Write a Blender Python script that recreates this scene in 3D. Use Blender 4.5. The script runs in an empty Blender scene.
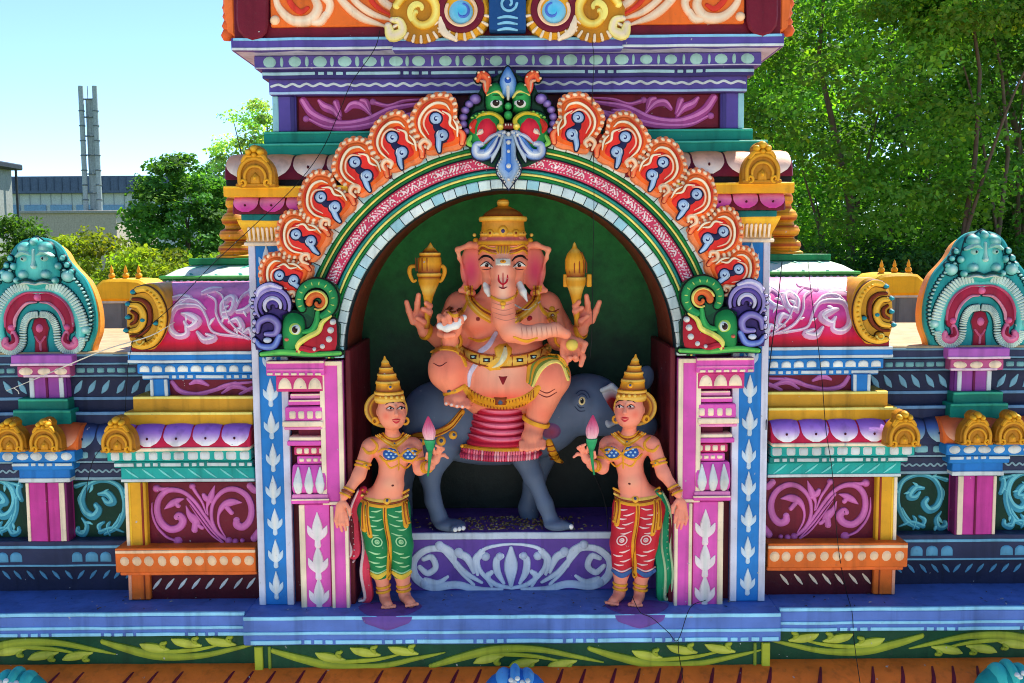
import bpy, math, random
import numpy as np
from mathutils import Vector, Matrix, noise
random.seed(7)
SC = bpy.context.scene
COL = SC.collection
PI = math.pi
# ---------------------------------------------------------------- camera model
F = 1000.0
PITCH = math.radians(5.2); ROLL = math.radians(0.42)
CAM = Vector((0.008, -4.0, 6.0))
fw = Vector((0, math.cos(PITCH), -math.sin(PITCH)))
r0 = Vector((1, 0, 0)); u0 = Vector((0, math.sin(PITCH), math.cos(PITCH)))
RT = r0*math.cos(ROLL) - u0*math.sin(ROLL)
UP = u0*math.cos(ROLL) + r0*math.sin(ROLL)
cd = bpy.data.cameras.new('camera'); cam = bpy.data.objects.new('camera', cd); COL.objects.link(cam)
cd.sensor_width = 36; cd.lens = F*36/1024; cd.clip_start = 0.05; cd.clip_end = 3000
M = Matrix.Identity(4)
for i in range(3):
    M[i][0] = RT[i]; M[i][1] = UP[i]; M[i][2] = -fw[i]; M[i][3] = CAM[i]
cam.matrix_world = M
SC.camera = cam

def P(px, py, Y):
    """point on the vertical plane y=Y that a pixel of the photograph looks at"""
    d = fw + RT*((px-512)/F) + UP*((341.5-py)/F)
    t = (Y-CAM.y)/d.y
    return CAM + d*t
def SCL(Y): return (Y+4.0)/F

def lin(c):
    out = []
    for v in c[:3]:
        v = v/255.0
        out.append(v/12.92 if v <= 0.04045 else ((v+0.055)/1.055)**2.4)
    return out

# ---------------------------------------------------------------- materials
MATS = {}
def paint(name, rgb, rough=0.42, var=0.21, bump=0.16, vc=False, grime=0.34, spec=0.16, scale=1.0):
    """weathered enamel paint on plaster: tone patches, brush streaks, grime specks, fine bump"""
    if name in MATS: return MATS[name]
    m = bpy.data.materials.new(name); m.use_nodes = True
    nt = m.node_tree; N = nt.nodes; L = nt.links
    b = N['Principled BSDF']
    tc = N.new('ShaderNodeTexCoord')
    n1 = N.new('ShaderNodeTexNoise'); n1.inputs['Scale'].default_value = 9*scale; n1.inputs['Detail'].default_value = 5
    n2 = N.new('ShaderNodeTexNoise'); n2.inputs['Scale'].default_value = 60*scale; n2.inputs['Detail'].default_value = 6; n2.inputs['Roughness'].default_value = 0.7
    L.new(tc.outputs['Object'], n1.inputs['Vector']); L.new(tc.outputs['Object'], n2.inputs['Vector'])
    if vc:
        src = N.new('ShaderNodeAttribute'); src.attribute_name = 'Col'; base = src.outputs['Color']
    else:
        src = N.new('ShaderNodeRGB'); src.outputs[0].default_value = (*lin(rgb), 1); base = src.outputs[0]
    # tone variation
    mr = N.new('ShaderNodeMapRange'); mr.inputs[1].default_value = 0.3; mr.inputs[2].default_value = 0.7
    mr.inputs[3].default_value = 1-var; mr.inputs[4].default_value = 1+var*0.5
    L.new(n1.outputs['Fac'], mr.inputs[0])
    hs = N.new('ShaderNodeHueSaturation'); L.new(base, hs.inputs['Color']); L.new(mr.outputs[0], hs.inputs['Value'])
    # grime / chips
    mg = N.new('ShaderNodeMapRange'); mg.inputs[1].default_value = 0.60; mg.inputs[2].default_value = 0.74
    mg.inputs[3].default_value = 0; mg.inputs[4].default_value = grime
    L.new(n2.outputs['Fac'], mg.inputs[0])
    mx = N.new('ShaderNodeMix'); mx.data_type = 'RGBA'
    L.new(mg.outputs[0], mx.inputs[0]); L.new(hs.outputs[0], mx.inputs[6]); mx.inputs[7].default_value = (0.09, 0.08, 0.075, 1)
    # dry light dust in large patches
    n3 = N.new('ShaderNodeTexNoise'); n3.inputs['Scale'].default_value = 23*scale; n3.inputs['Detail'].default_value = 8; n3.inputs['Roughness'].default_value = 0.75
    L.new(tc.outputs['Object'], n3.inputs['Vector'])
    md = N.new('ShaderNodeMapRange'); md.inputs[1].default_value = 0.56; md.inputs[2].default_value = 0.78
    md.inputs[3].default_value = 0; md.inputs[4].default_value = 0.04
    L.new(n3.outputs['Fac'], md.inputs[0])
    mx2 = N.new('ShaderNodeMix'); mx2.data_type = 'RGBA'
    L.new(md.outputs[0], mx2.inputs[0]); L.new(mx.outputs[2], mx2.inputs[6]); mx2.inputs[7].default_value = (0.36, 0.34, 0.31, 1)
    # rain streaks running down, brush marks along, and small chips down to the pale plaster
    mp = N.new('ShaderNodeMapping'); mp.inputs['Scale'].default_value = (26*scale, 26*scale, 1.6*scale); L.new(tc.outputs['Object'], mp.inputs['Vector'])
    n4 = N.new('ShaderNodeTexNoise'); n4.inputs['Scale'].default_value = 1.0; n4.inputs['Detail'].default_value = 4; L.new(mp.outputs[0], n4.inputs['Vector'])
    ms = N.new('ShaderNodeMapRange'); ms.inputs[1].default_value = 0.52; ms.inputs[2].default_value = 0.72; ms.inputs[3].default_value = 1.0; ms.inputs[4].default_value = 1.0-var*1.3
    L.new(n4.outputs['Fac'], ms.inputs[0])
    h2 = N.new('ShaderNodeHueSaturation'); L.new(mx2.outputs[2], h2.inputs['Color']); L.new(ms.outputs[0], h2.inputs['Value'])
    n5 = N.new('ShaderNodeTexNoise'); n5.inputs['Scale'].default_value = 38*scale; n5.inputs['Detail'].default_value = 3; L.new(tc.outputs['Object'], n5.inputs['Vector'])
    mc = N.new('ShaderNodeMapRange'); mc.inputs[1].default_value = 0.735; mc.inputs[2].default_value = 0.75; mc.inputs[3].default_value = 0; mc.inputs[4].default_value = grime*2.6
    L.new(n5.outputs['Fac'], mc.inputs[0])
    mx3 = N.new('ShaderNodeMix'); mx3.data_type = 'RGBA'; L.new(mc.outputs[0], mx3.inputs[0]); L.new(h2.outputs[0], mx3.inputs[6]); mx3.inputs[7].default_value = (0.42, 0.39, 0.35, 1)
    L.new(mx3.outputs[2], b.inputs['Base Color'])
    rr = N.new('ShaderNodeMapRange'); rr.inputs[3].default_value = rough-0.1; rr.inputs[4].default_value = rough+0.25
    L.new(n3.outputs['Fac'], rr.inputs[0]); L.new(rr.outputs[0], b.inputs['Roughness'])
    b.inputs['Specular IOR Level'].default_value = spec
    bp = N.new('ShaderNodeBump'); bp.inputs['Strength'].default_value = bump; bp.inputs['Distance'].default_value = 0.01
    ad = N.new('ShaderNodeMath'); ad.operation = 'ADD'
    L.new(n2.outputs['Fac'], ad.inputs[0]); L.new(n3.outputs['Fac'], ad.inputs[1])
    L.new(ad.outputs[0], bp.inputs['Height']); L.new(bp.outputs[0], b.inputs['Normal'])
    MATS[name] = m
    return m
VC = paint('painted plaster', (200,200,200), vc=True)
VCS = paint('painted statue', (200,200,200), vc=True, rough=0.36, grime=0.12, bump=0.06, var=0.10)
GOLDP = {}

# palette (paint colours)
C = dict(
 white=(216,214,216), pale=(200,206,214), cream=(240,214,190), lilac=(180,178,208), skyblue=(130,190,225), teal_l=(140,196,196),
 blue=(36,118,196), royal=(74,108,200), purple=(84,70,150), violet=(128,84,178), dviolet=(92,50,130), navy=(46,52,84), navy2=(38,42,72),
 maroon=(108,22,42), dmaroon=(74,14,30), red=(206,36,44), redo=(216,58,40), orange=(226,106,38), dorange=(238,114,52), peach=(246,196,160),
 pink=(206,72,150), pinkh=(214,84,178), pinkl=(226,130,190), rose=(204,60,100), mauve=(176,92,160), gold=(222,158,36), dgold=(180,118,24), yellow=(238,186,50), lyellow=(238,220,120),
 green=(28,128,66), dgreen=(14,66,44), bottle=(10,52,38), tealg=(20,132,116), teal=(32,160,158), dteal=(16,104,108), vine=(160,168,48), vine2=(120,138,44), lgreen=(130,200,90),
 tealrelief=(70,160,188), black=(24,22,26), dark=(40,34,40), brown=(96,44,34), skin=(232,148,120), ggold=(226,156,40))

# ---------------------------------------------------------------- object helpers
def tag(o, label=None, cat=None, group=None, kind=None):
    if label: o['label'] = label
    if cat: o['category'] = cat
    if group: o['group'] = group
    if kind: o['kind'] = kind
    return o
def thing(name, label, cat, loc=(0,0,0), group=None):
    o = bpy.data.objects.new(name, None); COL.objects.link(o); o.location = loc; o.empty_display_size = 0.05
    return tag(o, label, cat, group)
def copy_tree(o, parent=None):
    c = o.copy(); COL.objects.link(c); c.parent = parent
    for ch in list(o.children): copy_tree(ch, c)
    return c

WB = np.array([1.03, 1.0, 0.86])
class MB:
    """collects shapes with one colour each (stored per corner-vertex), builds ONE mesh object"""
    def __init__(self, flip=False, wob=0.0):
        self.v = []; self.c = []; self.f = []; self.flip = flip; self.wob = wob
        self.round = False
        self.ol = None      # (colour, width in the surface's own units): a painted dark contour round every relief stroke
    def add(self, verts, faces, col, smooth=False):
        n = len(self.v)
        if isinstance(col, str): col = C[col]
        if isinstance(col, tuple) and not isinstance(col[0], (tuple, list)):
            cl = lin(col); cols = [cl]*len(verts)
        else:
            cols = [lin(C[q] if isinstance(q, str) else q) for q in col]
        self.v += [tuple(p) for p in verts]; self.c += cols
        self.f += [tuple(i+n for i in f) for f in faces]
    # --- box with eased edges, cut along X so it can be slightly uneven
    def box(self, x0, x1, y0, y1, z0, z1, col, ch=None, seg=0.05):
        if x0 > x1: x0, x1 = x1, x0
        if y0 > y1: y0, y1 = y1, y0
        if z0 > z1: z0, z1 = z1, z0
        if ch is None: ch = min(0.0035, (z1-z0)*0.25, (y1-y0)*0.4, (x1-x0)*0.25)
        prof = [(y0,z0+ch),(y0,z1-ch),(y0+ch,z1),(y1-ch,z1),(y1,z1-ch),(y1,z0+ch),(y1-ch,z0),(y0+ch,z0)]
        ins = [(min(max(y,y0+ch),y1-ch), min(max(z,z0+ch),z1-ch)) for y,z in prof]
        self.sweepx(prof, ins, x0, x1, ch, col, seg)
    def sweepx(self, prof, ins, x0, x1, ch, col, seg=0.05):
        n = max(1, int((x1-x0-2*ch)/seg)); K = len(prof)
        rings = [[(x0,y,z) for y,z in ins]]
        for i in range(n+1):
            x = x0+ch+(x1-x0-2*ch)*i/n
            rings.append([(x,y,z) for y,z in prof])
        rings.append([(x1,y,z) for y,z in ins])
        self.loft(rings, col, True)
    def loft(self, rings, col, caps=True, closed=True):
        K = len(rings[0]); V = [p for r in rings for p in r]; Fc = []
        for i in range(len(rings)-1):
            for k in range(K if closed else K-1):
                a = i*K+k; b = i*K+(k+1)%K
                Fc.append((a, b, b+K, a+K))
        if caps:
            Fc.append(tuple(range(K-1,-1,-1))); o = (len(rings)-1)*K
            Fc.append(tuple(range(o, o+K)))
        if isinstance(col, list):  # colour per ring
            cc = []
            for q in col: cc += [q]*K
            self.add(V, Fc, cc)
        else: self.add(V, Fc, col)
    def molding(self, prof, x0, x1, col, seg=0.05):
        """prof: open list of (y,z) front profile from bottom to top; closed at back; x0<x1"""
        if x0 > x1: x0, x1 = x1, x0
        cy = sum(p[0] for p in prof)/len(prof); cz = sum(p[1] for p in prof)/len(prof)
        ins = [(cy+(y-cy)*0.9, cz+(z-cz)*0.93) for y,z in prof]
        self.sweepx(prof, ins, x0, x1, 0.006, col, seg)
    # --- prism: polygon in (X,Z) extruded along Y; front edge eased
    def prism(self, poly, yf, yb, col, ch=0.004, front=None):
        A = sum(poly[i][0]*poly[(i+1)%len(poly)][1]-poly[(i+1)%len(poly)][0]*poly[i][1] for i in range(len(poly)))
        if A < 0: poly = poly[::-1]
        n = len(poly)
        ins = offset_poly(poly, ch)
        rings = [[(x,yb,z) for x,z in poly], [(x,yf+ch,z) for x,z in poly], [(x,yf,z) for x,z in ins]]
        V = [p for r in rings for p in r]; Fc = []
        for i in range(2):
            for k in range(n):
                a = i*n+k; b = i*n+(k+1)%n
                Fc.append((a+n, b+n, b, a))
        Fc.append(tuple(range(2*n, 3*n))); Fc.append(tuple(range(n-1,-1,-1)))
        self.add(V, Fc, col)
    # --- low dome over a polygon (relief lobe). surf(u,v,h) -> point ; poly in u,v
    def dome(self, surf, poly, h, col, rings=3, col2=None, flat=0.0, cen=None, sub=False):
        if self.round and not sub and len(poly) < 14:
            q_, _w = spline(list(poly)+[poly[0]], 1, 4); q_ = q_[:-1]; poly = q_
        n = len(poly)
        if self.ol and not sub:
            A = sum(poly[i][0]*poly[(i+1)%n][1]-poly[(i+1)%n][0]*poly[i][1] for i in range(n))
            self.dome(surf, offset_poly(poly, -self.ol[1] if A > 0 else self.ol[1]), h*.45, self.ol[0], 2, flat=.75, sub=True)
        cx = sum(p[0] for p in poly)/n if cen is None else cen[0]; cy = sum(p[1] for p in poly)/n if cen is None else cen[1]
        V = []; cols = []
        ca = C[col] if isinstance(col, str) else col
        cb = ca if col2 is None else (C[col2] if isinstance(col2, str) else col2)
        for i in range(rings+1):
            t = i/(rings+1)
            hh = h*math.sqrt(max(0, 1-(1-t)**2)) if flat == 0 else h*min(1, t/ (1-flat+1e-6) if flat < 1 else 1)
            for p in poly:
                V.append(surf(cx+(p[0]-cx)*(1-t), cy+(p[1]-cy)*(1-t), hh)); cols.append(tuple(ca[k]*(1-t)+cb[k]*t for k in range(3)))
        V.append(surf(cx, cy, h)); cols.append(cb)
        # skirt
        base = len(V)
        for p in poly: V.append(surf(p[0], p[1], -0.004)); cols.append(ca)
        Fc = []
        for i in range(rings):
            for k in range(n):
                a = i*n+k; b = i*n+(k+1)%n
                Fc.append((a, b, b+n, a+n))
        o = rings*n; top = (rings+1)*n
        for k in range(n): Fc.append((o+k, o+(k+1)%n, top))
        for k in range(n): Fc.append((base+k, base+(k+1)%n, (k+1)%n, k))
        self.add(V, orient(V, Fc, surf, cx, cy), cols)
    def ellipse(self, surf, u, v, a, b, h, col, ang=0, n=12, col2=None, rings=3, sub=False):
        ca, sa = math.cos(ang), math.sin(ang)
        poly = [(u+a*math.cos(t)*ca-b*math.sin(t)*sa, v+a*math.cos(t)*sa+b*math.sin(t)*ca) for t in [2*PI*k/n for k in range(n)]]
        r_ = self.round; self.round = False; self.dome(surf, poly, h, col, rings, col2, sub=sub); self.round = r_
    # --- raised stroke with varying width
    def stroke(self, surf, pts, ws, h, col, res=6, caps=True, col2=None, sub=False):
        if self.ol and not sub:
            w2 = [w+self.ol[1] for w in (ws if isinstance(ws,(list,tuple)) else [ws]*len(pts))]
            self.stroke(surf, pts, w2, h*.42, self.ol[0], res, caps, None, True)
        pts, ws = spline(pts, ws, res)
        V = []; cols = []
        ca = C[col] if isinstance(col, str) else col
        cb = ca if col2 is None else (C[col2] if isinstance(col2, str) else col2)
        prof = [(-1,-0.003),(-1,0.0),(-0.84,0.74),(0,1),(0.84,0.74),(1,0.0),(1,-0.003)]
        n = len(pts); K = len(prof)
        for i,(p,w) in enumerate(zip(pts, ws)):
            a = pts[max(0,i-1)]; b = pts[min(n-1,i+1)]
            tx, ty = b[0]-a[0], b[1]-a[1]; l = math.hypot(tx,ty) or 1; nx, ny = -ty/l, tx/l
            hw = h*min(1.0, 0.35+0.65*(w/max(ws)))
            for q,(o,hh) in enumerate(prof):
                H = hh*hw if hh >= 0 else hh
                V.append(surf(p[0]+nx*w*o, p[1]+ny*w*o, H))
                k = abs(o)
                cols.append(tuple(cb[j]*(1-k)+ca[j]*k for j in range(3)))
        Fc = []
        for i in range(n-1):
            for k in range(K-1):
                a = i*K+k
                Fc.append((a, a+1, a+1+K, a+K))
        Fc.append(tuple(range(K))); Fc.append(tuple(range((n-1)*K+K-1, (n-1)*K-1, -1)))
        mid = pts[n//2]
        self.add(V, orient(V, Fc, surf, mid[0], mid[1], probe=((n//2)*(K-1)+2) if n > 2 else 2), cols)
        if caps:
            for i in (0, -1):
                if ws[i] > 0: self.ellipse(surf, pts[i][0], pts[i][1], ws[i], ws[i], h*min(1,0.35+0.65*ws[i]/max(ws))*0.98, ca if col2 is None else cb, n=10, rings=2, sub=True)
    def tube(self, pts, rad, col, n=8, res=0, caps=True, flat=None):
        if res: 
            if not isinstance(rad, (list,tuple)): rad = [rad]*len(pts)
            pts, rad = spline(pts, rad, res)
        if not isinstance(rad, (list,tuple)): rad = [rad]*len(pts)
        pts = [Vector(p) for p in pts]; rings = []
        up = Vector((0,0,1)); prev = None
        for i,p in enumerate(pts):
            t = (pts[min(i+1,len(pts)-1)]-pts[max(i-1,0)])
            if t.length < 1e-9: t = Vector((0,0,1))
            t.normalize()
            if prev is None:
                a = Vector((0,1,0)) if abs(t.y) < 0.9 else Vector((1,0,0))
                s = t.cross(a).normalized()
            else:
                s = prev - t*prev.dot(t)
                s = s.normalized() if s.length > 1e-6 else t.orthogonal().normalized()
            prev = s; q = t.cross(s)
            rings.append([tuple(p + (s*math.cos(2*PI*k/n)+q*math.sin(2*PI*k/n))*rad[i]) for k in range(n)])
        self.loft(rings, col, caps)
    def lathe(self, prof, cen, col, n=24, ry=None):
        """prof (r,z) bottom->top about the vertical through cen"""
        rings = []
        for r,z in prof:
            rings.append([(cen[0]+r*math.cos(2*PI*k/n), cen[1]+r*(ry or 1)*math.sin(2*PI*k/n), cen[2]+z) for k in range(n)])
        self.loft(rings, col, True)
    def build(self, name, parent=None, mat=None, sharp=38, label=None, split=False):
        if split: return self.split_build(name, parent, mat, sharp)
        v = np.array(self.v, dtype=np.float64); fc = self.f
        if self.flip:
            v[:,0] *= -1; fc = [f[::-1] for f in fc]
        if self.wob:
            for i in range(len(v)):
                p = Vector(v[i]); v[i] += noise.noise_vector(p*7.0)*self.wob + noise.noise_vector(p*31.0)*self.wob*0.4
        v -= np.array(world_loc(parent))
        me = bpy.data.meshes.new(name)
        me.from_pydata([tuple(p) for p in v], [], fc)
        ca = me.color_attributes.new('Col', 'FLOAT_COLOR', 'POINT')
        arr = np.ones((len(v),4), dtype=np.float32); arr[:,:3] = np.clip(np.array(self.c, dtype=np.float32)*WB, 0, .88)
        ca.data.foreach_set('color', arr.ravel())
        me.materials.append(mat or VC)
        me.polygons.foreach_set('use_smooth', [True]*len(me.polygons))
        me.update(); me.set_sharp_from_angle(angle=math.radians(sharp))
        o = bpy.data.objects.new(name, me); COL.objects.link(o)
        if parent is not None: o.parent = parent
        if label: o['label'] = label
        return o
    def split_build(self, name, parent, mat, sharp, gap=0.002):
        """each separate lump becomes a part of its own"""
        n = len(self.v); par = list(range(n))
        def find(i):
            while par[i] != i: par[i] = par[par[i]]; i = par[i]
            return i
        for f in self.f:
            r = find(f[0])
            for i in f[1:]: par[find(i)] = r
        comp = {}
        for i in range(n): comp.setdefault(find(i), []).append(i)
        V = np.array(self.v); G = [[set([r]), V[ix].min(0)-gap, V[ix].max(0)+gap] for r,ix in comp.items()]
        ch = True
        while ch:
            ch = False
            for i in range(len(G)):
                for j in range(i+1, len(G)):
                    if (G[i][1] <= G[j][2]).all() and (G[j][1] <= G[i][2]).all():
                        G[i] = [G[i][0]|G[j][0], np.minimum(G[i][1],G[j][1]), np.maximum(G[i][2],G[j][2])]; G.pop(j); ch = True; break
                if ch: break
        out = []
        for g in G:
            keep = [i for i in range(n) if find(i) in g[0]]; mp = {i:k for k,i in enumerate(keep)}
            m = MB(flip=self.flip, wob=self.wob); m.v = [self.v[i] for i in keep]; m.c = [self.c[i] for i in keep]
            m.f = [tuple(mp[i] for i in f) for f in self.f if f[0] in mp]
            out.append(m.build(name, parent, mat, sharp))
        return out
def world_loc(o):
    p = Vector((0,0,0))
    while o is not None: p = p+o.location; o = o.parent
    return p

def orient(V, Fc, surf, u, v, probe=0):
    """make the relief faces look away from the surface"""
    a = Vector(surf(u, v, 0)); b = Vector(surf(u, v, 0.01)); nrm = (b-a)
    f = Fc[min(probe, len(Fc)-1)]
    tot = Vector((0,0,0))
    for f in Fc[:max(1, len(Fc)//2)]:
        p = [Vector(V[i]) for i in f]
        tot += (p[1]-p[0]).cross(p[2]-p[0])
    if tot.dot(nrm) < 0: return [f[::-1] for f in Fc]
    return Fc
def offset_poly(poly, d):
    n = len(poly); out = []
    for i in range(n):
        a = Vector(poly[i-1]); b = Vector(poly[i]); c = Vector(poly[(i+1)%n])
        e1 = (b-a); e2 = (c-b)
        if e1.length < 1e-9 or e2.length < 1e-9: out.append(poly[i]); continue
        e1.normalize(); e2.normalize()
        n1 = Vector((-e1.y, e1.x)); n2 = Vector((-e2.y, e2.x)); m = n1+n2
        l = m.length
        if l < 0.3: out.append(tuple(b+n1*d)); continue
        m /= l; out.append(tuple(b+m*d/max(0.5, m.dot(n1))))
    return out
def spline(pts, ws, res):
    if not isinstance(ws, (list,tuple)): ws = [ws]*len(pts)
    if len(ws) != len(pts):
        ws = list(np.interp(np.linspace(0,1,len(pts)), np.linspace(0,1,len(ws)), ws))
    if len(pts) < 3 or res <= 1: return list(pts), list(ws)
    A = [np.array(list(p)+[w], dtype=float) for p,w in zip(pts, ws)]
    A = [2*A[0]-A[1]] + A + [2*A[-1]-A[-2]]
    out = []
    for i in range(1, len(A)-2):
        p0,p1,p2,p3 = A[i-1:i+3]
        for k in range(res):
            t = k/res
            out.append(0.5*((2*p1)+(-p0+p2)*t+(2*p0-5*p1+4*p2-p3)*t*t+(-p0+3*p1-3*p2+p3)*t**3))
    out.append(A[-2])
    return [tuple(o[:-1]) for o in out], [max(0.0, float(o[-1])) for o in out]
def flatpx(Y):
    """relief surface: photograph pixels of the left half on the plane y=Y, h metres proud"""
    def s(u, v, h=0.0): 
        p = P(u, v, Y); return (p.x, Y-h, p.z)
    return s
def flatxz(Y):
    return lambda u, v, h=0.0: (u, Y-h, v)
def spiral(cx, cy, r0, r1, a0, a1, n=14, sq=1.0):
    out = []
    for i in range(n):
        t = i/(n-1); r = r0+(r1-r0)*t; a = math.radians(a0+(a1-a0)*t)
        out.append((cx+r*math.cos(a), cy+r*math.sin(a)*sq))
    return out
def leaf(mb, S, x, y, ang, L, col, h=0.008, lobes=3, col2=None):
    """acanthus leaflet: fat curling lobes springing from (x,y) towards ang (degrees, y down)"""
    a = math.radians(ang)
    specs = [(0,1.0,0.17)] if lobes == 1 else [(0,1.0,0.17),(38,0.72,0.14),(-38,0.72,0.14)]
    for da, l, w in specs:
        b = a+math.radians(da); c = b+math.radians(da*0.9 if da else 18)
        p0 = (x, y); p1 = (x+math.cos(b)*L*l*0.5, y+math.sin(b)*L*l*0.5); p2 = (p1[0]+math.cos(c)*L*l*0.45, p1[1]+math.sin(c)*L*l*0.45)
        mb.stroke(S, [p0,p1,p2], [L*0.07, L*w, L*0.05], h, col, res=5, col2=col2)
def scrollstrokes(mb, S, strokes, col, col2=None, h=.008):
    for st in strokes:
        ws = [w*.84*random.uniform(.94,1.06) for w in st[1]]
        mb.stroke(S, st[0], ws, h*.75, col)
        if len(st[0]) >= 5 and h >= .0075:   # small leaflets springing from the stem
            for q in (.35, .62):
                i = max(1, int(q*(len(st[0])-1))); (xa,ya),(xb,yb) = st[0][i-1], st[0][i]
                g = math.degrees(math.atan2(yb-ya, xb-xa))+random.choice((-52,52))
                leaf(mb, S, (xa+xb)/2, (ya+yb)/2, g, random.uniform(6.5,9.5), col2 or col, h*.8, lobes=1)
        if col2:   # painted highlight along the upper edge
            mb.stroke(S, [(x-.35*ws[min(i,len(ws)-1)],y-.3*ws[min(i,len(ws)-1)]) for i,(x,y) in enumerate(st[0])], [w*.42 for w in ws], h*.95, col2)

def rectpoly(x0, y0, x1, y1, n=5):
    c = [(x0,y0),(x1,y0),(x1,y1),(x0,y1)]; out = []
    for i in range(4):
        a, b = c[i], c[(i+1)%4]
        for k in range(n): out.append((a[0]+(b[0]-a[0])*k/n, a[1]+(b[1]-a[1])*k/n))
    return out
# ================================================================= central shrine bay
def B(mb, x0, yt, x1, yb, Y, D, col, ch=None, xref=None):
    """box given by photograph pixels on its front plane Y (x1=None: mirrored about the shrine's axis)"""
    xr = x0 if xref is None else xref
    a = P(xr, yt, Y); b = P(xr, yb, Y)
    X0 = P(x0, (yt+yb)/2, Y).x; X1 = -X0 if x1 is None else P(x1, (yt+yb)/2, Y).x
    mb.box(X0, X1, Y, Y+D, b.z, a.z, col, ch)
    return X0, X1, b.z, a.z
def line(mb, x0, y, x1, w, Y, col, xref=None, h=0.004):
    """painted edge line, slightly proud"""
    B(mb, x0, y-w/2, x1, y+w/2, Y-h, h+0.002, col, ch=0.0015, xref=xref)
def row(mb, X0, X1, z, Y, pitch, a, b, col, shape='oval', h=0.006, alt=None, skip=0, ang=0, jit=0.15):
    n = max(1, int(abs(X1-X0)/pitch+0.5)); S = flatxz(Y)
    for i in range(n):
        if skip and (i % skip) == skip-1: continue
        x = X0+(X1-X0)*(i+0.5)/n + random.uniform(-jit, jit)*pitch*0.3
        s = random.uniform(0.9, 1.1)
        if shape == 'oval': mb.ellipse(S, x, z, a*s, b*random.uniform(0.92,1.08), h, col, ang=ang+random.uniform(-.08,.08))
        elif shape == 'arch':
            poly = [(x-a*s, z-b), (x+a*s, z-b)] + [(x+a*s*math.cos(t), z+b*math.sin(t)*1.0) for t in [PI*k/8 for k in range(9)]]
            mb.dome(S, poly, h, col)
        elif shape == 'rect':
            poly = [(x-a*s,z-b*.7),(x-a*s*.7,z-b),(x+a*s*.7,z-b),(x+a*s,z-b*.7),(x+a*s,z+b*.7),(x+a*s*.7,z+b),(x-a*s*.7,z+b),(x-a*s,z+b*.7)]
            mb.dome(S, poly, h, col)
        if alt and i < n-1: mb.ellipse(S, X0+(X1-X0)*(i+1)/n, z, alt*random.uniform(.7,1.1), b*0.95, h*0.8, col)
def wavy(mb, X0, X1, z, Y, amp, pitch, w, col):
    n = int(abs(X1-X0)/pitch*2)
    pts = [(X0+(X1-X0)*i/n, z+amp*(1 if i%2 else -1)*random.uniform(.6,1.1)) for i in range(n+1)]
    mb.stroke(flatxz(Y), pts, w, 0.003, col, res=4)
def dashes(mb, X0, X1, z, Y, w, col, pat=(0.16,0.02,0.02,0.02), gap=0.012):
    x = X0; i = 0
    while x < X1-0.01:
        l = pat[i % len(pat)]*random.uniform(0.85,1.15); e = min(X1, x+l)
        mb.box(x, e, Y-0.004, Y+0.002, z-w/2, z+w/2, col, ch=0.0015); x = e+gap; i += 1

TW = 0.12      # tower wall plane
shrine = thing('shrine', 'tall central shrine bay with round arch niche, blue leaf pilasters and purple tower cornice', 'shrine', (0, 0, P(262,605,0).z))

# ---- tower ------------------------------------------------------------
mb = MB(wob=0.002)
# roof block (barrel roof front)
X0,X1,zb,zt = B(mb, 233, -60, None, 39, TW-0.16, 0.9, 'maroon')
mb.build('roof_block', shrine)
for fl in (False, True):
    mb = MB(flip=fl, wob=0.002)
    Y = TW-0.19; S = flatpx(Y)
    # rounded end block with scalloped orange rim
    poly = [P(x,y,Y) for x,y in [(236,-40),(236,20),(238,30),(244,37),(252,40),(260,38),(266,32),(268,24),(268,-40)]]
    mb.prism([(p.x,p.z) for p in poly], Y, Y+0.6, 'maroon', 0.008)
    for k in range(8):
        p = P(229+random.uniform(-1.5,1.5), 34-k*9, Y+0.05)
        mb.ellipse(flatxz(Y+0.06), p.x+random.uniform(-.006,.006), p.z, 0.030*random.uniform(.8,1.15), 0.026, 0.02, (214,92,40), n=7, ang=.5)
    p0 = P(223,-40,Y+0.04); p1 = P(236,36,Y+0.04)
    mb.prism([(p0.x,p0.z),(P(222,10,Y+.04).x,P(222,10,Y+.04).z),(P(226,34,Y+.04).x,P(226,34,Y+.04).z),(p1.x,p1.z),(p1.x,p0.z)], Y+0.04, Y+0.5, 'dorange', 0.01)
    mb.build('roof_end', shrine)
    # orange panel with peach scrolls
    mb = MB(flip=fl, wob=0.0015)
    Y = TW-0.175; S = flatpx(Y)
    B(mb, 270, -45, 398, 27, Y, 0.05, 'orange')
    for st in [([(275,-12),(278,6),(292,20),(310,20),(318,8),(312,-4),(300,-4)],[3,5,7,8,7,5,4]),
               ([(331,-14),(345,4),(362,18),(384,26)],[4,6,6,2]), ([(345,-14),(356,2),(372,14),(390,20)],[3,5,5,2]),
               ([(322,-6),(330,4),(326,16),(316,24)],[7,6,5,3]), ([(376,-12),(384,2),(396,8),(404,0)],[6,6,5,3]), ([(306,22),(320,22),(326,14)],[3,6,5])]:
        mb.stroke(S, st[0], [w*.72 for w in st[1]], 0.010, (244,178,140), col2='cream')
    mb.ellipse(S, 275, 20, 5, 5, 0.012, 'peach')
    for st in [([(286,-14),(290,2),(300,12),(308,8)],[2,3,3,2]), ([(338,-6),(352,10),(374,24)],[1.5,2,1]), ([(364,-12),(376,6),(392,16)],[2,2.5,1])]:
        mb.stroke(S, st[0], st[1], 0.008, 'redo')
    mb.build('scroll_panel', shrine)
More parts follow.
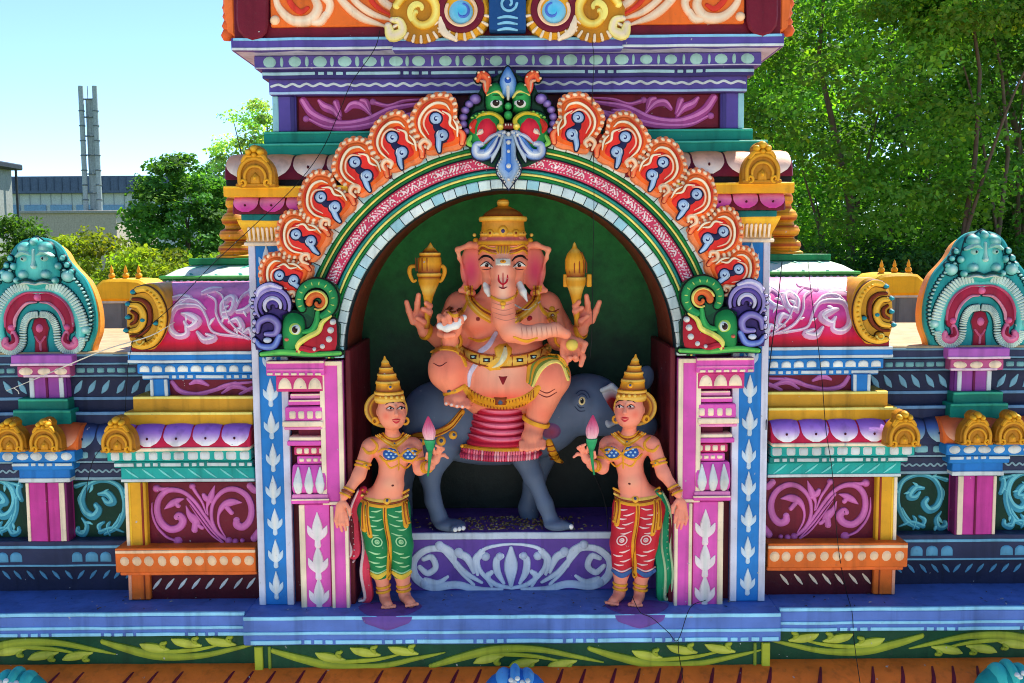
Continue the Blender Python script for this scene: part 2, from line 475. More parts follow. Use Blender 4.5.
# gold double scroll gable at the middle of the roof block
gable = MB(wob=0.001); Yg = TW-0.23
for fl in (False, True):
    mb = MB(flip=fl, wob=0.001); S = flatpx(Yg)
    for cx,cy,r,sc in ((420,14,30,'gold'),(461,12,29,'gold')):
        poly = []
        for k in range(40):
            a = 2*PI*k/40; rr = r*(1+0.035*(k%2))
            poly.append(P(cx+rr*math.cos(a), cy+rr*math.sin(a)*0.93, Yg))
        mb.prism([(p.x,p.z) for p in poly], Yg, Yg+0.1, 'dgold' if cx==420 else 'gold', 0.012)
    mb.stroke(S, spiral(420,14,25,5,200,560,18), [4,5,5,4,3], 0.014, 'gold', col2='lyellow')
    mb.stroke(S, spiral(420,10,14,2,90,330,12), [3,3.5,2], 0.012, 'lyellow')
    mb.stroke(S, [(388,26),(392,36),(402,32),(400,22),(392,20)], [4,6,5,4,3], 0.016, 'lyellow', col2='cream')
    for k in range(9):
        a = math.radians(40+k*16); mb.stroke(S, [(420+24*math.cos(a),14+22*math.sin(a)),(420+30*math.cos(a),14+28*math.sin(a))], [1.2,1.6], 0.010, 'cream')
        a = math.radians(10+k*18); mb.stroke(S, [(461+24*math.cos(a),12+22*math.sin(a)),(461+30*math.cos(a),12+28*math.sin(a))], [1.2,1.6], 0.010, 'cream')
    mb.stroke(S, [(441,18),(444,32),(456,40)], [3,4,2], 0.014, 'cream')
    mb.stroke(S, spiral(461,10,20,20,-60,215,20), 3.5, 0.012, 'maroon')
    mb.stroke(S, spiral(461,11,15,15,-50,205,18), 1.8, 0.012, 'peach')
    mb.ellipse(S, 461, 12, 12, 12, 0.012, 'skyblue', n=20, col2=(60,170,215))
    mb.stroke(S, spiral(462,12,8,2,-80,260,12), [1.5,2,1], 0.014, 'royal')
    n = len(gable.v); gable.f += [tuple((i+n for i in (f[::-1] if fl else f))) for f in mb.f]
    gable.v += [((-x if fl else x),y,z) for x,y,z in mb.v]; gable.c += mb.c
gx = 0.07
p = P(507,30,Yg-.01); q = P(507,-30,Yg-.01)
gable.box(-gx, gx, Yg-0.012, Yg+0.08, p.z, q.z, (24,70,130))
for yy in (18,24,30):
    gable.stroke(flatpx(Yg-.012), [(498,yy),(507,yy-1.5),(517,yy)], [1,1.6,1], 0.006, 'skyblue')
gable.stroke(flatpx(Yg-.012), spiral(508,3,9,3,0,400,16), 1.4, 0.006, 'skyblue')
gable.build('scroll_gable', shrine)

# entablature: each course one part
mb = MB(wob=0.0018)
X0,X1,zb,zt = B(mb, 231, 37.5, None, 50.5, TW-0.18, 0.9, 'purple')
line(mb, 233, 39, None, 2.6, TW-0.18, 'skyblue'); line(mb, 231.5, 48.6, None, 2.6, TW-0.18, 'pale')
a = P(392,0,TW-.2).x; zb2 = P(392,50.5,TW-.2).z; zt2 = P(392,37.5,TW-.2).z
mb.box(a, -a, TW-0.2, TW-0.15, P(392,51.5,TW-.2).z, P(392,38,TW-.2).z, 'purple')
line(mb, 392, 39.6, None, 2.4, TW-0.2, 'skyblue'); line(mb, 392, 48.6, None, 2.6, TW-0.2, (170,190,226))
mb.build('cornice', shrine)
mb = MB(wob=0.0018)   # pale soffit slope between cornice and dentils
prof = [(TW-0.09, P(256,56,TW-.09).z), (TW-0.17, P(233,50.5,TW-.17).z-0.001)]
xo, xi = P(232,50,TW-.17).x, P(254,56,TW-.09).x
V = [(xo,TW-.172,prof[1][1]),(-xo,TW-.172,prof[1][1]),(-xi,TW-.085,prof[0][1]),(xi,TW-.085,prof[0][1]),
     (xo,TW+.7,prof[1][1]),(-xo,TW+.7,prof[1][1]),(-xi,TW+.6,prof[0][1]),(xi,TW+.6,prof[0][1])]
mb.add(V, [(3,2,1,0),(0,1,5,4),(4,5,6,7),(7,6,2,3),(0,4,7,3),(1,2,6,5)], 'lilac')
mb.build('soffit', shrine)
mb = MB(wob=0.0018)
X0,X1,zb,zt = B(mb, 254, 55.5, None, 69, TW-0.10, 0.8, 'purple')
row(mb, X0+0.01, X1-0.01, (zb+zt)/2, TW-0.10, 0.098, 0.027, 0.021, (150,190,192), alt=0.008)
line(mb, 254.5, 68, None, 1.2, TW-.10, 'lilac')
mb.build('dentil_band', shrine)
mb = MB(wob=0.0018)
X0,X1,zb,zt = B(mb, 262, 69, None, 79, TW-0.07, 0.7, (56,48,108))
dashes(mb, X0, X1, P(262,74,TW-.07).z, TW-.07, 0.012, (160,196,214), pat=(0.24,0.025,0.025,0.025))
X0,X1,zb,zt = B(mb, 269, 79, None, 95, TW-0.045, 0.6, 'purple')
wavy(mb, X0+.01, X1-.01, P(269,85.5,TW-.045).z, TW-.045, 0.005, 0.055, 0.005, 'pale')
line(mb, 269.5, 93.2, None, 2.6, TW-.045, (160,186,222))
mb.build('wave_band', shrine)
# frieze of the tower
mb = MB(wob=0.0015)
B(mb, 274, 95, None, 133, TW, 0.55, 'dmaroon')
for fl in (False, True):
    m2 = MB(flip=fl)
    B(m2, 273.5, 96, 296, 132, TW-0.018, 0.05, 'purple'); B(m2, 290, 96, 295, 132, TW-0.021, 0.02, (62,54,120)); B(m2, 272.5, 96, 278.5, 132, TW-0.022, 0.04, (140,190,205))
    B(m2, 430, 96, 456, 132, TW-0.018, 0.05, 'purple'); B(m2, 430, 96, 434, 132, TW-0.022, 0.03, (140,170,215))
    Y = TW-0.004; S = flatpx(Y); B(m2, 298, 97, 428, 131, Y, 0.02, 'maroon')
    scrollstrokes(m2, S, [([(303,101),(314,115),(338,124),(366,121),(392,109),(424,103)],[5,5.5,5,5,4,2]),
               ([(308,119),(330,128),(362,127),(396,118),(424,111)],[2,3,4,3.5,2]),
               ([(319,101),(325,107),(334,111),(340,119)],[2.5,5,5,2]), ([(336,103),(338,108),(341,116)],[4.4,3.4,1.6]),
               ([(346,111),(352,105),(360,105),(366,109),(372,116)],[2.6,5,5,4,1.6]), ([(362,101),(367,103),(370,111)],[3.6,4,1.6]),
               ([(372,102),(388,106),(404,101),(424,99)],[3,2.5,2,1]), ([(378,127),(390,116),(404,112)],[5,6,2]), ([(400,128),(412,117),(424,114)],[5,5,2])], (164,70,140), (214,122,190), .007)
    m2.ellipse(S, 306, 119, 3.5, 3.5, .008, 'mauve'); m2.ellipse(S, 373, 102, 3.5, 3.5, .008, 'mauve')
    n = len(mb.v); mb.f += [tuple((i+n for i in (f[::-1] if fl else f))) for f in m2.f]
    mb.v += [((-x if fl else x),y,z) for x,y,z in m2.v]; mb.c += m2.c
mb.build('frieze', shrine)
mb = MB(wob=0.0018)
B(mb, 264, 132, None, 143.5, TW-0.03, 0.5, 'tealg'); B(mb, 249, 143.5, None, 155.5, TW-0.07, 0.5, 'tealg')
line(mb, 264.5, 133.2, None, 2, TW-.03, (60,170,150)); line(mb, 249.5, 144.8, None, 2, TW-.07, (70,176,158))
mb.build('step', shrine)

def petal_roll(mb, X0, X1, zb, zt, Yf, Yt, pitch, ctop, cmid, ctip, cback, seam='dmaroon', nub=True, phase=0.0):
    """quarter-round course bulging forward: profile from (Yf,zb) up and back to (Yt,zt), carved with lotus petals"""
    H = zt-zb; D = Yt-Yf
    def pr(v):  # v 0 bottom..1 top
        a = v*PI/2
        return (Yf+D*(1-math.cos(a)), zb+H*math.sin(a)*0.86+H*0.14*v)
    prof = [(Yf+0.012, zb)]+[pr(k/8) for k in range(9)]
    prof2 = prof+[(Yt+0.25, zt),(Yt+0.25, zb)]
    mb.molding(prof2, X0, X1, cback)
    def S(u, v, h=0.0):
        y,z = pr(min(1,max(-0.02,v))); a = v*PI/2
        return (u, y-h*math.cos(a), z+h*math.sin(a))
    n = int(abs(X1-X0)/pitch+0.5); p = (X1-X0)/n
    for i in range(-1 if phase else 0, n):
        x = X0+p*(i+0.5+phase)
        if x-p*.4 < min(X0,X1) or x+p*.4 > max(X0,X1): continue
        w = p*0.47
        rows = []; N = 9
        cols = []; V = []
        K = 7
        for j in range(N+1):
            v = 0.07+0.93*j/N
            ww = w*(math.sqrt(max(0,1-(1-min(1,j/(N*0.42)))**2)) if j < N*0.42 else 1.0)
            ww = max(ww, w*0.25)
            t = j/N*1.35-.12
            t = min(1,max(0,t))
            cc = [tuple(ctip[k]*(1-min(1,t*1.9))+cmid[k]*min(1,t*1.9) for k in range(3)) if t < .52 else tuple(cmid[k]*(1-(t-.52)/.48)+ctop[k]*((t-.52)/.48) for k in range(3))][0]
            for k in range(K):
                o = -1+2*k/(K-1)
                V.append(S(x+ww*o, v, 0.007*math.sqrt(max(0,1-o*o*0.98))+0.0012)); cols.append(cc)
        Fc = [(j*K+k, j*K+k+1, (j+1)*K+k+1, (j+1)*K+k) for j in range(N) for k in range(K-1)]
        Fc.append(tuple(range(K-1,-1,-1)))
        mb.add(V, orient(V, Fc, S, x, 0.5), cols)
        if nub: mb.ellipse(S, x, 0.30, 0.006, 0.05, 0.017, seam, n=8)
white_p = ((236,150,96),(236,172,140),(242,224,220))  # peach petal tops: warm sunlight put into the colour
mb = MB(wob=0.0015)
Yr = TW-0.17
X0 = P(224,178,Yr).x; zb = P(224,180,Yr).z; zt = P(238,155.5,TW-.09).z
for fl in (False, True):
    mb = MB(flip=fl, wob=0.0015)
    petal_roll(mb, X0, P(392,178,Yr).x, zb, zt, Yr, TW-.06, 0.135, *white_p, 'maroon', nub=True)
    B(mb, 226, 179, 375, 187, Yr+0.012, 0.3, 'black', xref=226)
    mb.build('petal_moulding', shrine)
    mb = MB(flip=fl, wob=0.0018)
    B(mb, 223, 186, 350, 197, -0.085, 0.4, 'gold', xref=223); line(mb, 223.5, 187.4, 350, 2, -0.085, 'yellow', xref=223)
    mb.build('gold_band', shrine)
X0 = P(232,206,-.06).x; zb = P(232,214,-.06).z; zt = P(232,197,-.06).z
for fl in (False, True):
    mb = MB(flip=fl, wob=0.0015)
    petal_roll(mb, X0, P(338,206,-.06).x, zb, zt, -0.062, -0.02, 0.105, (220,90,170),(224,140,190),(196,58,150), 'maroon', nub=True)
    B(mb, 241, 214, 322, 221, -0.035, 0.3, 'dteal', xref=241)
    mb.build('pink_petal_band', shrine)

# ---- bay body: wall behind pilasters, with the arched opening ---------
AC = P(510,357,-0.03); AS = SCL(-0.03)          # arch centre and scale
AX, AZ = 0.0, AC.z
Rin = 168*AS
NB = 0.57                                       # back wall plane of the niche
zfloor = P(262,605,0.0).z
ztopb = P(241,219,0).z
def arch_wall(mb, Y0, Y1, X, ztop, zbot, R, col, colin):
    n = 40
    pts = [(R*math.cos(PI*k/n), AZ+R*math.sin(PI*k/n)) for k in range(n+1)]
    # front and back faces: strips from arch to outline
    def outl(p, k):
        a = PI*k/n
        if k == 0: return (X, p[1])
        if k == n: return (-X, p[1])
        # project radially to the rectangle
        c, s = math.cos(a), math.sin(a); t = 1e9
        if abs(c) > 1e-6: t = min(t, X/abs(c))
        if s > 1e-6: t = min(t, (ztop-AZ)/s)
        return (c*t, AZ+s*t)
    o = [outl(p,k) for k,p in enumerate(pts)]
    V = []; Fc = []
    for Y in (Y0, Y1):
        V += [(x,Y,z) for x,z in pts]+[(x,Y,z) for x,z in o]
    m = n+1
    for k in range(n):
        Fc.append((k, m+k, m+k+1, k+1)); b = 2*m; Fc.append((b+k+1, b+m+k+1, b+m+k, b+k))
    mb.add(V, Fc, col)
    # corners of the rectangle fill
    # soffit
    V = []; Fc = []
    full = [(R, zbot)]+pts+[(-R, zbot)]
    for x,z in full: V += [(x,Y0,z),(x,Y1,z)]
    for k in range(len(full)-1): Fc.append((2*k, 2*k+1, 2*k+3, 2*k+2))
    mb.add(V, [f[::-1] for f in Fc], colin)
X = abs(P(262,400,0.06).x)-0.02
mb = MB(wob=0.001)
arch_wall(mb, 0.055, NB, X, P(241,154,0.05).z, zfloor-0.02, Rin+0.012, 'dmaroon', (132,58,42))
for s in (1,-1):
    mb.box(s*(Rin+0.014), s*X, 0.04, 0.3, zfloor-0.02, AZ, (96,26,40))
mb.build('bay_wall', shrine)
# back wall of the niche: green paint, shade painted in as a darkening towards the bottom
gm = bpy.data.materials.new('niche green with painted shade'); gm.use_nodes = True
nt = gm.node_tree; N = nt.nodes; L = nt.links; bs = N['Principled BSDF']
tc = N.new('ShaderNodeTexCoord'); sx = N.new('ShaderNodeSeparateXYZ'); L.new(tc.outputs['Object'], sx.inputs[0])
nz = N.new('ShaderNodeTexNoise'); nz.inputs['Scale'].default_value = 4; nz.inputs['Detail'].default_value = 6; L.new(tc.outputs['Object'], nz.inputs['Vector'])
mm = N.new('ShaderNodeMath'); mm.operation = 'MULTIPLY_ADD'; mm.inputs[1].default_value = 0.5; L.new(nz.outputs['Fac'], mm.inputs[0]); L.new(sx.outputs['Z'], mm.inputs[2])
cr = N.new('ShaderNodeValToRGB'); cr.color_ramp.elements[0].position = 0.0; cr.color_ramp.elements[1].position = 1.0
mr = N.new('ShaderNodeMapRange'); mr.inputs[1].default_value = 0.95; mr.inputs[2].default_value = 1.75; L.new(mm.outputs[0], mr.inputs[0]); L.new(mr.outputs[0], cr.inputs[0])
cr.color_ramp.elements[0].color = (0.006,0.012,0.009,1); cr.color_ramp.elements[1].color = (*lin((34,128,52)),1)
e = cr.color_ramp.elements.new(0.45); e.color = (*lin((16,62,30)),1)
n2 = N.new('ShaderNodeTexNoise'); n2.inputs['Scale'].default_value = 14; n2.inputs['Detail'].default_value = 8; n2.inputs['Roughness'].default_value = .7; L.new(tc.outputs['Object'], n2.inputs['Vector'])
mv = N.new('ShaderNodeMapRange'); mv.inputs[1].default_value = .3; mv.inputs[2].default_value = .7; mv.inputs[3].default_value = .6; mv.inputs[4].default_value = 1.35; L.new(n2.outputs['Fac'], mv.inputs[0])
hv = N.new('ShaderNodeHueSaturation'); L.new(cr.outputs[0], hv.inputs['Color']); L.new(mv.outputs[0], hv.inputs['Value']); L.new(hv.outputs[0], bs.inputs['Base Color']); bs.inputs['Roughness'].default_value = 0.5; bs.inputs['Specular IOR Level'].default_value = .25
bpw = N.new('ShaderNodeBump'); bpw.inputs['Strength'].default_value = .35; bpw.inputs['Distance'].default_value = .01; L.new(n2.outputs['Fac'], bpw.inputs['Height']); L.new(bpw.outputs[0], bs.inputs['Normal'])
mb = MB(); n = 48
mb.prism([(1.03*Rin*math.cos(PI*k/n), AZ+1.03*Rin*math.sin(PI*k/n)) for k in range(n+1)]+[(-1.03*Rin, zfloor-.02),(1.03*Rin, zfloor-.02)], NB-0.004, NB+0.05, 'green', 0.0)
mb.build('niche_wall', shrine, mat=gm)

# ---- arch bands -------------------------------------------------------
def arc_band(mb, Ra, Rb, yf, yb, col, a0=2, a1=178, n=72, round_=0.006):
    Ra *= AS; Rb *= AS; rings = []
    c = min(round_, (Rb-Ra)*0.35)
    for k in range(n+1):
        a = math.radians(a0+(a1-a0)*k/n); ca, sa = math.cos(a), math.sin(a)
        rings.append([(AX+r*ca, y, AZ+r*sa) for r,y in ((Ra,yb),(Ra,yf+c),(Ra+c,yf),(Rb-c,yf),(Rb,yf+c),(Rb,yb))])
    mb.loft(rings, col, True)
def arc_tiles(mb, Ra, Rb, yf, yb, colf, pitch=9, gap=0.10, a0=2, a1=178):
    n = int(PI*(Ra+Rb)/2/pitch); d = (a1-a0)/n
    for k in range(n):
        s = a0+d*k
        arc_band(mb, Ra+random.uniform(-.4,.4), Rb+random.uniform(-.4,.4), yf+random.uniform(-.002,.002), yb, colf(), s+d*gap/2, s+d*(1-gap/2), n=2, round_=0.004)
mb = MB(wob=0.0012)
arc_band(mb, 167, 221, -0.012, 0.05, (22,40,50), 0, 180)
tc_ = lambda: random.choice([(196,214,224),(206,222,226),(176,206,220),(214,222,224),(150,196,214)])
arc_tiles(mb, 168, 177, -0.034, 0.0, tc_, 12, 0.07, 0, 180); arc_tiles(mb, 210.5, 219.5, -0.034, 0.0, tc_, 13, 0.07)
arc_band(mb, 177.4, 181, -0.028, 0.0, 'green', 0, 180); arc_band(mb, 181.2, 183.4, -0.031, 0.0, 'lyellow',0,180); arc_band(mb, 183.6, 186.6, -0.026, 0.0, (40,150,140),0,180)
arc_band(mb, 188.4, 200.5, -0.024, 0.0, 'rose')
arc_band(mb, 202, 204.5, -0.024, 0.0, (20,110,60)); arc_band(mb, 204.7, 206.6, -0.03, 0.0, 'lyellow'); arc_band(mb, 206.8, 210.2, -0.028, 0.0, 'green')
def Sarc(u, v, h=0.0): # u degrees, v px radius
    a = math.radians(u); return (AX+v*AS*math.cos(a), -0.024-h, AZ+v*AS*math.sin(a))
k = 3.0; ww = 0
while k < 177:
    for v in (190.6, 198.2):
        mb.ellipse(Sarc, k+random.uniform(-.1,.1), v+random.uniform(-.4,.4), .36, 1.0, 0.0035, (244,206,218), n=6, rings=1)
    k += .95
k = 5.0
while k < 175:
    if ww % 4 == 0:
        mb.stroke(Sarc, [(k+1.25*(1-i*.09)*math.cos(i*.8), 194.4+3.4*(1-i*.09)*math.sin(i*.8)) for i in range(10)], [.16,.3,.3,.2], 0.004, (250,222,230), res=3, caps=False); k += 2.9
    else:
        for q in range(random.choice((2,3))):
            t = random.choice((1,-1))
            mb.stroke(Sarc, [(k-.3,194.4-2.6*t),(k+.15,194.4+.4*t),(k+.7,194.4+2.4*t)], [.14,.36,.18], 0.004, random.choice([(250,222,230),(240,176,200),(248,210,222)]), res=3, caps=False)
            mb.ellipse(Sarc, k+.55, 194.4-1.2*t, .28, .9, 0.004, (248,214,226), n=6, rings=1); k += 1.05
        k += .35
    ww += 1
mb.build('arch', shrine)

# ---- flames around the arch ------------------------------------------
mb = MB(wob=.001); arc_band(mb, 219.6, 238, -0.05, 0.02, (206,60,36), 18, 162); mb.build('flame_band', shrine)
def flame_mb(ang, flip, sc):
    """ang degrees from vertical to the left, on the arch's rim"""
    mb = MB(flip=flip, wob=0.0008)
    a = math.radians(90+ang); ca, sa = math.cos(a), math.sin(a)
    yb = -0.07
    def S(u, v, h=0.0):  # v radial px, u tangential px (positive towards the crown)
        R = (219+v)*AS; return (AX+R*ca+u*AS*sa, yb-h, AZ+R*sa-u*AS*ca)
    j = random.Random(int(ang*10)+(7 if flip else 0)); s = sc
    def lobe(cx, cy, rx, ry, nl, wig, a0=0.0):
        out = []
        for i in range(72):
            t = 2*PI*i/72; rr = 1+wig*abs(math.sin(nl*t/2+a0))-wig*.5
            lean = .26*math.sin(t)*ry
            out.append(((cx+rx*rr*math.cos(t)+max(0,lean))*s, (cy+ry*rr*math.sin(t))*s))
        return out
    def slab(poly, h, col, ch=0.006):
        q = [S(u,v) for u,v in poly]; mb.prism([(x,z) for x,y,z in q], yb-h, 0.02, col, ch)
    base = [(-14,-3),(-17.5,9),(-21,20),(-19.5,31),(-9,40.5),(4.5,44.5),(16.5,41),(22,31),(18.5,20.5),(20,9),(16,-4)]
    base = [(x+j.uniform(-.9,.9), y+j.uniform(-.9,.9)) for x,y in base]
    def outl(k, cx=0, cy=19, bump=0.0, n=6):
        o, _w = spline(base+[base[0]], 1, n); o = o[:-1]; r = []
        for i,(x,y) in enumerate(o):
            q = k*(1+bump*(abs(math.sin(i*PI/3))-.5)); r.append(((cx+(x-0)*q)*s, (cy+(y-19)*q)*s))
        return r
    slab(outl(1.10, bump=.05), 0.020, (236,128,78), 0.008)
    slab(outl(.93, -.3, 18.2), 0.027, (234,98,34), 0.009)
    slab(outl(.66, .5, 15.5), 0.033, (222,44,36), 0.008)
    S1 = lambda u,v,h=0.0: S(u*s, v*s, h+0.020); S2 = lambda u,v,h=0.0: S(u*s, v*s, h+0.032)
    # pale brushed rim cut by thin ticks
    o, _w = spline(base+[base[0]], 1, 4); o = o[:-1]
    for i,(x,y) in enumerate(o):
        if y < -1: continue
        x2, y2 = x*1.06, 19+(y-19)*1.06; x1, y1 = x*.93, 19+(y-19)*.93
        if i % 2: mb.stroke(S1, [(x1,y1),(x2,y2)], [.5,.28], 0.0035, (206,92,52), res=1, caps=False)
        else: mb.ellipse(S1, (x1+x2)/2, (y1+y2)/2, 2.3, 1.7, 0.004, (248,210,180), n=8, rings=2)
    # cream and red arcs
    mb.stroke(S2, [(-12,9),(-15,18),(-13,27),(-5,34),(5,36.5),(13,33),(15.5,27)], [.6,1.1,1.3,1.3,1.3,1.1,.5], 0.004, (246,200,160), col2=(250,226,206))
    mb.stroke(S2, [(9,28),(14,22),(12,15),(15,9)], [.5,1.2,1.2,.6], 0.005, (246,200,160), col2=(250,226,206)); mb.stroke(S2, [(16,18),(17.5,11),(15,3)], [.5,1.2,.6], 0.005, (246,200,160), col2=(250,226,206))
    mb.stroke(S2, [(-9,12),(-10.5,22),(-5,29.5),(3,31),(9.5,25)], [.5,1.0,1.1,1.1,.5], 0.005, (244,150,110), col2=(248,206,186))
    mb.stroke(S2, [(-17,16),(-15,27),(-6,37),(5,40)], [.5,1,1,.5], 0.002, (196,52,30))
    # navy comma and two blue curled eyes
    mb.ol = ((24,24,58), 1.1)
    e1 = (1.5+j.uniform(-.8,.8), 23.5+j.uniform(-.8,.8)); e2 = (2.2+j.uniform(-.8,.8), 7.5+j.uniform(-.6,.6))
    mb.stroke(S2, [(e1[0]-1,e1[1]-4),(0,15),(e2[0]+1,e2[1]+4)], [2.2,2.6,2.2], 0.006, (28,30,72))
    mb.stroke(S2, [(e2[0]-3,e2[1]-1),(-3.5,0),(-4.5,-5)], [2.8,2.4,1.4], 0.009, (120,152,206), col2=(178,200,228))
    mb.ellipse(S2, e1[0], e1[1], 5.9, 5.8, 0.011, (140,164,208), n=16, col2=(190,208,230)); mb.ellipse(S2, e2[0], e2[1], 6.4, 6.0, 0.011, (140,164,208), n=16, col2=(190,208,230))
    mb.ol = None
    for (ex,ey),g in ((e1,-40),(e2,-20)):
        mb.stroke(S2, spiral(ex+.4,ey-.8,3.1,.8,g,g+300,10), [.4,1.0,1.1], 0.0135, (40,48,104), res=3)
    mb.stroke(S2, spiral(ex-.5,ey+1.2,3.6,3.2,100,190,6), [.3,.7,.3], 0.0135, (226,234,244), res=3)
    # small swirl at the foot
    mb.ol = ((150,34,24), .5)
    mb.stroke(S1, [(-19,-1),(-19.5,6),(-14,8.5),(-10.5,4),(-13.5,1)], [1.2,2.2,2.6,2.4,1.8], 0.014, (240,150,104), col2=(250,216,190))
    mb.stroke(S1, [(17,-4),(20,3),(17,9)], [2.2,2.8,1.2], 0.010, (232,70,40), col2=(244,140,90))
    return mb
for fl in (False, True):
    for ang, sc in ((16.6,1.06),(27.6,1.05),(38.2,1.02),(48.8,1.0),(59.4,0.98),(69.4,0.92)):
        flame_mb(ang+random.uniform(-.5,.5), fl, sc*random.uniform(.97,1.04)).build('flame', shrine)

# ---- monster mask on the crown ---------------------------------------
mask = MB(wob=0.0006); mask.ol = ((14,26,22), .9); mask.round = True
Ym = -0.055
def sym(fn):
    for s in (1,-1): fn(s)
MCX = 508.5
def Smk(s, d=0.0):
    def S(u, v, h=0.0):
        p = P(MCX+u, v, Ym); return ((p.x-P(MCX,v,Ym).x)*s, Ym-h-d, p.z)
    return S
def pz(poly, s, y0, y1, col, ch=0.006):
    q = [Smk(s)(u,v) for u,v in poly]; mask.prism([(x,z) for x,y,z in q], y0, y1, col, ch)
pz([(0,68),(14,76),(26,84),(34,100),(40,118),(42,140),(36,158),(18,166),(0,170)], 1, Ym+0.01, 0.02, (22,60,44), 0.01)
pz([(0,68),(14,76),(26,84),(34,100),(40,118),(42,140),(36,158),(18,166),(0,170)], -1, Ym+0.01, 0.021, (22,60,44), 0.01)
eyes = MB(); tongue = MB(wob=0.0005); tongue.ol = ((24,34,70), .7); fangs = MB()
for s in (1,-1):
    S = Smk(s)
    for k,(u,v,r) in enumerate([(33,99,6.5),(39,104,5),(43,110,5),(45,117,5),(45,124,5),(42,131,4.5)]):
        mask.ellipse(S, u, v, r, r*.9, 0.02, (84,60,130), n=12, col2=(166,140,206))
    mask.stroke(S, [(17,98),(21,88),(21,79),(26,75),(30,80)], [3,4.4,4.6,4.2,3], 0.030, (216,56,40), col2=(236,110,60))
    for k in range(6): mask.ellipse(S, [17,17,19,24,29,32][k], [94,86,78,72.5,73,79][k], 2.1, 1.9, 0.030, 'peach', n=8)
    mask.stroke(S, [(22,92),(23,83),(27,81)], [1.2,1.8,1.2], 0.036, (240,180,150))
    mask.dome(S, [(4,112),(4,92),(8,84),(14,82),(20,86),(23,94),(22,110),(12,114)], 0.040, (26,110,54), col2=(50,160,80), rings=4)
    mask.stroke(S, [(5,98),(11,93),(21,96)], [1.5,2.4,1.4], 0.046, 'lyellow')
    eyes.ellipse(S, 12.5, 104, 8.5, 6.4, 0.043, (214,214,220), n=18); eyes.ellipse(S, 12.2, 104, 6.3, 5.3, 0.048, (40,26,24), n=16); eyes.ellipse(S, 11, 103, 1.7, 1.7, 0.052, 'white', n=10)
    # cheeks
    mask.dome(S, [(4,118),(10,112),(24,110),(36,114),(41,126),(40,142),(33,152),(14,150),(6,134)], 0.032, (24,112,56), col2=(44,150,76), rings=4)
    for k in range(4): mask.ellipse(S, 25+k*3.6, 112.5+k*1.8, 2.2, 1.6, 0.036, 'lgreen', n=8)
    mask.dome(S, [(10,122),(18,115),(29,117),(35,127),(34,140),(25,148),(14,142),(9,131)], 0.040, (196,26,50), col2=(214,40,60), rings=4)
    mask.stroke(S, [(8,129),(7,120),(16,114),(27,115),(32,119)], [3,2.6,2.2,2,1], 0.046, (214,190,60))
    mask.ellipse(S, 8, 127, 4.5, 4, 0.050, (214,190,60), n=12, col2='lyellow')
    mask.stroke(S, [(33,121),(36,127),(34,133)], [2.5,3.5,2], 0.044, (206,50,40))
    fangs.stroke(S, [(31,135),(27,132),(25,128)], [1.5,3.2,0.8], 0.052, 'white', col2='cream')
    mask.stroke(S, [(37,136),(40,142),(36,146)], [2,3,2], 0.034, 'lgreen')
    # moustache curls
    tongue.stroke(S, [(4,133),(10,136),(14,146),(22,154),(31,154),(32,146),(26,144)], [3,4.5,5.5,6,5.5,4.5,3.5], 0.046, (70,110,190), col2=(226,228,236))
    tongue.stroke(S, [(9,138),(13,149),(20,157)], [1,1.4,.8], 0.052, (30,60,150))
    tongue.stroke(S, [(6,136),(10,146),(15,156),(17,162)], [1.6,2.2,2.2,.8], 0.050, (200,212,232)); tongue.stroke(S, [(7,134),(15,141),(22,150),(27,158)], [1.4,2,2,.8], 0.049, (40,86,180), col2=(90,140,210)); tongue.stroke(S, [(8,133),(18,138),(27,146)], [1.4,2.2,.8], 0.049, (206,216,234))
    tongue.ellipse(S, 9, 136, 2.4, 2.8, .052, 'white', n=8)
    eyes.ellipse(S, 12.2, 96.5, 6.5, 1.2, 0.047, (20,60,36), n=12)
S = Smk(1)
mask.ellipse(S, 0, 107, 4.2, 4.6, 0.052, (40,140,70), n=12, col2=(70,180,100)); mask.ellipse(S, 0, 116, 5, 5.5, 0.056, (30,124,60), n=12, col2=(60,168,90))
mask.dome(S, [(-7,98),(-9,84),(-7,76),(0,66),(7,76),(9,84),(7,98)], 0.044, (50,110,190), col2=(190,206,232), rings=4)
mask.ellipse(S, 0, 82, 6, 6.5, .050, (30,80,180), n=14); mask.ellipse(S, 0, 80.5, 3.2, 3.4, .054, 'white', n=10)
mask.stroke(S, [(0,88),(0,100)], [2.4,1.4], .052, 'white')
mask.dome(S, [(-9,126),(-6,123),(6,123),(9,126),(6,130),(-6,130)], 0.044, (120,40,40))
for k in (-2.6,0,2.6): fangs.ellipse(S, k, 126, 1.3, 2.2, .05, 'white', n=8)
tongue.dome(S, [(-6,131),(6,131),(8,142),(8,156),(13,166),(12,174),(6,182),(0,190),(-6,182),(-12,174),(-13,166),(-8,156),(-8,142)], 0.050, (190,206,228), col2=(60,110,196), rings=4, cen=(0,164))
tongue.dome(S, [(-4,132),(4,132),(5,146),(5,158),(8,166),(7,174),(0,181),(-7,174),(-8,166),(-5,158),(-5,146)], 0.054, (40,92,190), col2=(60,120,206), rings=3, cen=(0,166))
for v,r in ((135,2.6),(143.5,3),(152.5,2.7),(167,4.2),(180,2.2)): tongue.ellipse(S, 0, v, r, r*1.1, .063, 'white', n=12)
for k in range(9):
    t = k/8; 
    for s in (1,-1): tongue.ellipse(Smk(s), 12-abs(t-.35)*12, 160+t*22, 1.1, 1.3, .05, 'white', n=8)
mk = mask.build('monster_mask', shrine)
for n_, m_ in (('eye', eyes), ('tongue', tongue), ('fang', fangs)):
    r_ = m_.build(n_, shrine, split=(n_ != 'tongue'))
    for o_ in (r_ if isinstance(r_, list) else [r_]): o_.parent = mk

